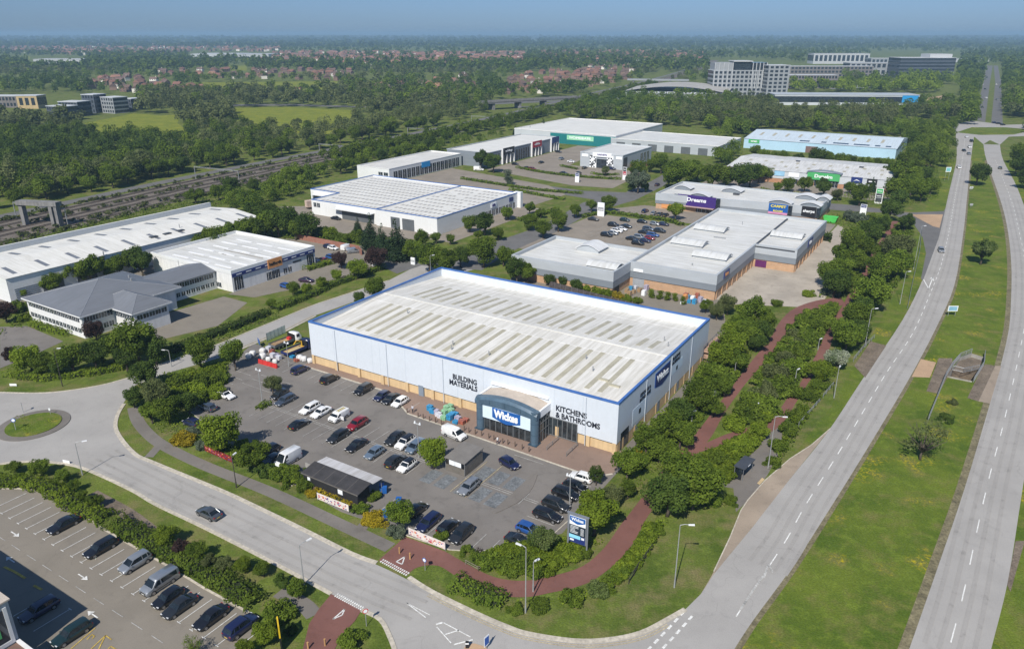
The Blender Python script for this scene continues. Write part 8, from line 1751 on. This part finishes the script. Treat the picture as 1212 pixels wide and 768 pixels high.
block(58,84,143,126,14,'low dark slate flats with pale bays, nearest the wood',M_SLATEW,M_ROOFP,-.4,'flats',3,7);block(72,98,138,121,16,'dark slate flats behind the low block',M_SLATEW,M_ROOFP,-.25,'flats',3,6);block(100,117,134,112.5,15,'tallest dark slate flats with flat roof',M_SLATEW,M_ROOFP,-.3,'flats',4,4);block(122,142,134,115.5,15,'slate and white flats at the yellow field',M_PALEW,M_ROOFP,-.5,'flats',4,5);block(146,159,131,117.5,14,'dark slate flats at the end of the group',M_SLATEW,M_ROOFP,-.3,'flats',3,4)
block(40,97,75.5,70.5,60,'long white-roofed industrial shed in the far suburbs',M_FARWH,M_FARWH,0,'warehouse');block(226,284,67.5,64.2,120,'long grey-blue roofed shed far off among houses',M_ROOFP,M_ROOFP,0,'warehouse');block(282,318,68,64.6,120,'white roofed shed beside the long grey-blue one',M_FARWH,M_FARWH,0,'warehouse')
block(51.5,57,151.5,147.5,6,'small white cabin at the edge of the wood',M_FARWH,M_FARWH,0,'cabin');block(349,356,113,104.5,8,'small brick pumping house in the green field',M_YBRK,M_RTILE[0],0,'house');block(386,395,114,111,8,'low white pavilion in the field',M_FARWH,M_FARWH,0,'pavilion')
a=Vector(G(740,117));c=Vector(G(858,120));an=math.atan2(c.y-a.y,c.x-a.x);r=empty('supermarket',(a.x,a.y),an,'wide supermarket with low curved pale roof beyond the wood','supermarket');L=(c-a).length;h=8.5;MB().box(0,L,0,90,0,h).build('wall',M_CLADS,r)
b=MB();n=14;vs=[];fs=[]
for i in range(n+1):t=i/n;vs+=[(-2+(L+4)*t,-2,h+6*math.sin(PI*t)),(-2+(L+4)*t,92,h+6*math.sin(PI*t))]
for i in range(n):fs.append((2*i,2*i+2,2*i+3,2*i+1))
b.add(vs,fs);b.build('roof',mat('sand_grey_roof',(0.34,0.33,0.31),.8,.1,.05),r);b=MB()
for k in range(11):b.box(L*.08+k*L*.075,L*.08+k*L*.075+6,-12,-2.1,h-1.8,h-1.4)
b.build('canopy',M_PALEW,r);b=MB();b.box(-8,L+6,-12,-2.2,0,5.0);b.build('side_wing',M_ROOFP,r)
r,L,h=block(842,905,114,84,26,'white framed office tower with glass corner, left of the office group',M_PALEW,M_ROOFP,0,'office',6,12)
MB().box(L*.02,L*.35,1,24,h,h+9).build('upper_storey',M_PALEW,r);b=MB();b.box(L*.38,L*.70,2,24,h,h+10);b.build('glass_storey',M_WING,r);b=MB();b.box(L*.36,L*.72,0,26,h+10,h+11);b.build('roof_slab',M_FARWH,r)
for x0,x1 in((.02,.35),(.72,.98)):
 b=MB()
 for k in range(5):b.box(L*(x0+(x1-x0)*k/4)-.4,L*(x0+(x1-x0)*k/4)+.4,-.8,0,h*.3,h+9)
 b.build('white_fin',M_FARWH,r)
MB().box(L*.72,L*.99,1,24,h,h+9).build('upper_storey',M_WING,r)
block(906,932,115,78,24,'tapering grey office wing beside the white framed tower',M_PALEW,M_ROOFP,.1,'office',8,4)
block(934,1032,92,79,22,'brown-grey office terrace with window rows, upper of two',M_BRNOFF,M_FARWH,0,'office',3,22);block(932,990,105,89.5,20,'brown-grey office terrace with window rows, lower of two',M_BRNOFF,M_FARWH,0,'office',3,16)
block(1004,1062,90,75,26,'pale office block with tall glass bays',M_PALEW,M_FARWH,.05,'office',2,9);block(962,1028,76,64,40,'long white-roofed hall behind the offices',M_FARWH,M_FARWH,0,'office',1,12);block(1030,1060,78,69.5,30,'low white-roofed office behind the pale block',M_PALEW,M_FARWH,0,'office',1,6)
r,L,h=block(1062,1128,93,69,40,'large glass office block with stacked floors and plant on the roof',M_SLATEW,M_ROOFP,.02,'office',6,16,fins=False);MB().box(L*.55,L*.95,5,35,h+.5,h+6).build('roof_plant',M_FARWH,r);MB().box(L*.42,L*.66,.5,1.5,h-3,h-.2).build('red_panel',M_REDS,r)
block(1128,1170,74,70,30,'low white sheds beyond the glass office',M_FARWH,M_FARWH,0,'warehouse')
r,L,h=block(916,1082,124.5,112.5,30,'long low grey building with bright blue end behind the sky-blue warehouse',M_CLADS,M_CLADL,-.06,'office',1,26,fins=False);MB().box(L*.88,L*.99,-.3,-.07,h*.3,h-.2).build('blue_panel',M_CYAN,r)
block(955,990,101,97,30,'low white hut in front of the office terrace',M_FARWH,M_FARWH,0,'building');
for P in([(1062,101),(1030,100),(980,104),(985,106),(1030,104)],):sheet('car_park',P,.03,M_ROOFP)
sheet('car_park',[(1098,116),(1118,113),(1112,122),(1092,124)],.03,M_TAN);sheet('car_park',[(1128,120),(1148,118),(1140,127),(1120,130)],.03,M_TAN)
a=Vector(G(578,131));c=Vector(G(692,124));an=math.atan2(c.y-a.y,c.x-a.x);r=empty('road_bridge',(a.x,a.y),an,'grey concrete road bridge over the trunk road and railway','bridge');L=(c-a).length;b=MB();b.box(-10,L,0,11,6.2,7.6);b.build('deck',M_CONC,r);b=MB();b.box(-10,L,-.3,0,7.3,8.6);b.box(-10,L,11,11.3,7.3,8.6);b.build('parapet',M_CONC,r);b=MB()
for k in range(4):b.box(6+k*L*.26,8.5+k*L*.26,1,10,0,6.2)
b.build('pier',M_CONC,r)
a=Vector(G(742,100.5));c=Vector(G(815,101.5));an=math.atan2(c.y-a.y,c.x-a.x);r=empty('road_bridge',(a.x,a.y),an,'smaller far road bridge beside the supermarket','bridge');L=(c-a).length;MB().box(0,L,0,12,6,8).build('deck',M_PALEW,r);b=MB()
for k in range(3):b.box(8+k*L*.3,10+k*L*.3,1,11,0,6)
b.build('pier',M_CONC,r)
px=np.concatenate([RNG.uniform(990,1110,120),RNG.uniform(1066,1134,60),RNG.uniform(930,1010,40)]);py=np.concatenate([RNG.uniform(105,111,120),RNG.uniform(93,101,60),RNG.uniform(105,110,40)]);x,y=Garr(px,py);wood('tree_rows',x,y,RNG.uniform(5,8,len(x)),260,'L','bright tree rows before the offices')
px=np.concatenate([RNG.uniform(1138,1152,60),RNG.uniform(1188,1215,110),RNG.uniform(1140,1158,40),RNG.uniform(1134,1160,60)]);py=np.concatenate([RNG.uniform(104,148,60),RNG.uniform(90,140,110),RNG.uniform(88,110,40),RNG.uniform(78,92,60)]);x,y=Garr(px,py);wood('tree_rows',x,y,RNG.uniform(5,8,len(x)),260,'M','trees lining the far dual carriageway')
px=RNG.uniform(1160,1280,160);py=RNG.uniform(150,158,160);kk=px>1215;x,y=Garr(px[kk],py[kk]);wood('tree_rows',x,y,RNG.uniform(4,6,len(x)),140,'M','trees beside the far roundabout')
b=MB();n=90;vs=[];fs=[]
for i in range(n+1):
 an=R(-60)+R(120)*i/n;d=13000;hgt_=12+26*(math.sin(i*.21)*.5+.5)+14*(math.sin(i*.57+1)*.5+.5)
 for d2,z in((d-2600,-1),(d,hgt_),(d+3000,-1)):vs.append((math.sin(an)*d2,math.cos(an)*d2,z))
for i in range(n):
 for k in range(2):fs.append((3*i+k,3*i+k+1,3*i+4+k,3*i+3+k))
b.add(vs,fs);structure(b.build('hills',mat('far_hill',(0.05,0.07,0.035),.95,.3,.002),None,True))
hz=MB().box(-61000,61000,-500,61000,-4.5,96).build('haze',[]);hz['kind']='stuff'
m=bpy.data.materials.new('haze');m.use_nodes=True;nt=m.node_tree;nt.nodes.clear();out=nt.nodes.new('ShaderNodeOutputMaterial');pv=nt.nodes.new('ShaderNodeVolumePrincipled');pv.inputs['Color'].default_value=(0.40,0.62,0.82,1);pv.inputs['Density'].default_value=0.00015;pv.inputs['Anisotropy'].default_value=0.0;nt.links.new(pv.outputs[0],out.inputs['Volume']);hz.data.materials.append(m)
print('OBJECTS',len(bpy.data.objects))
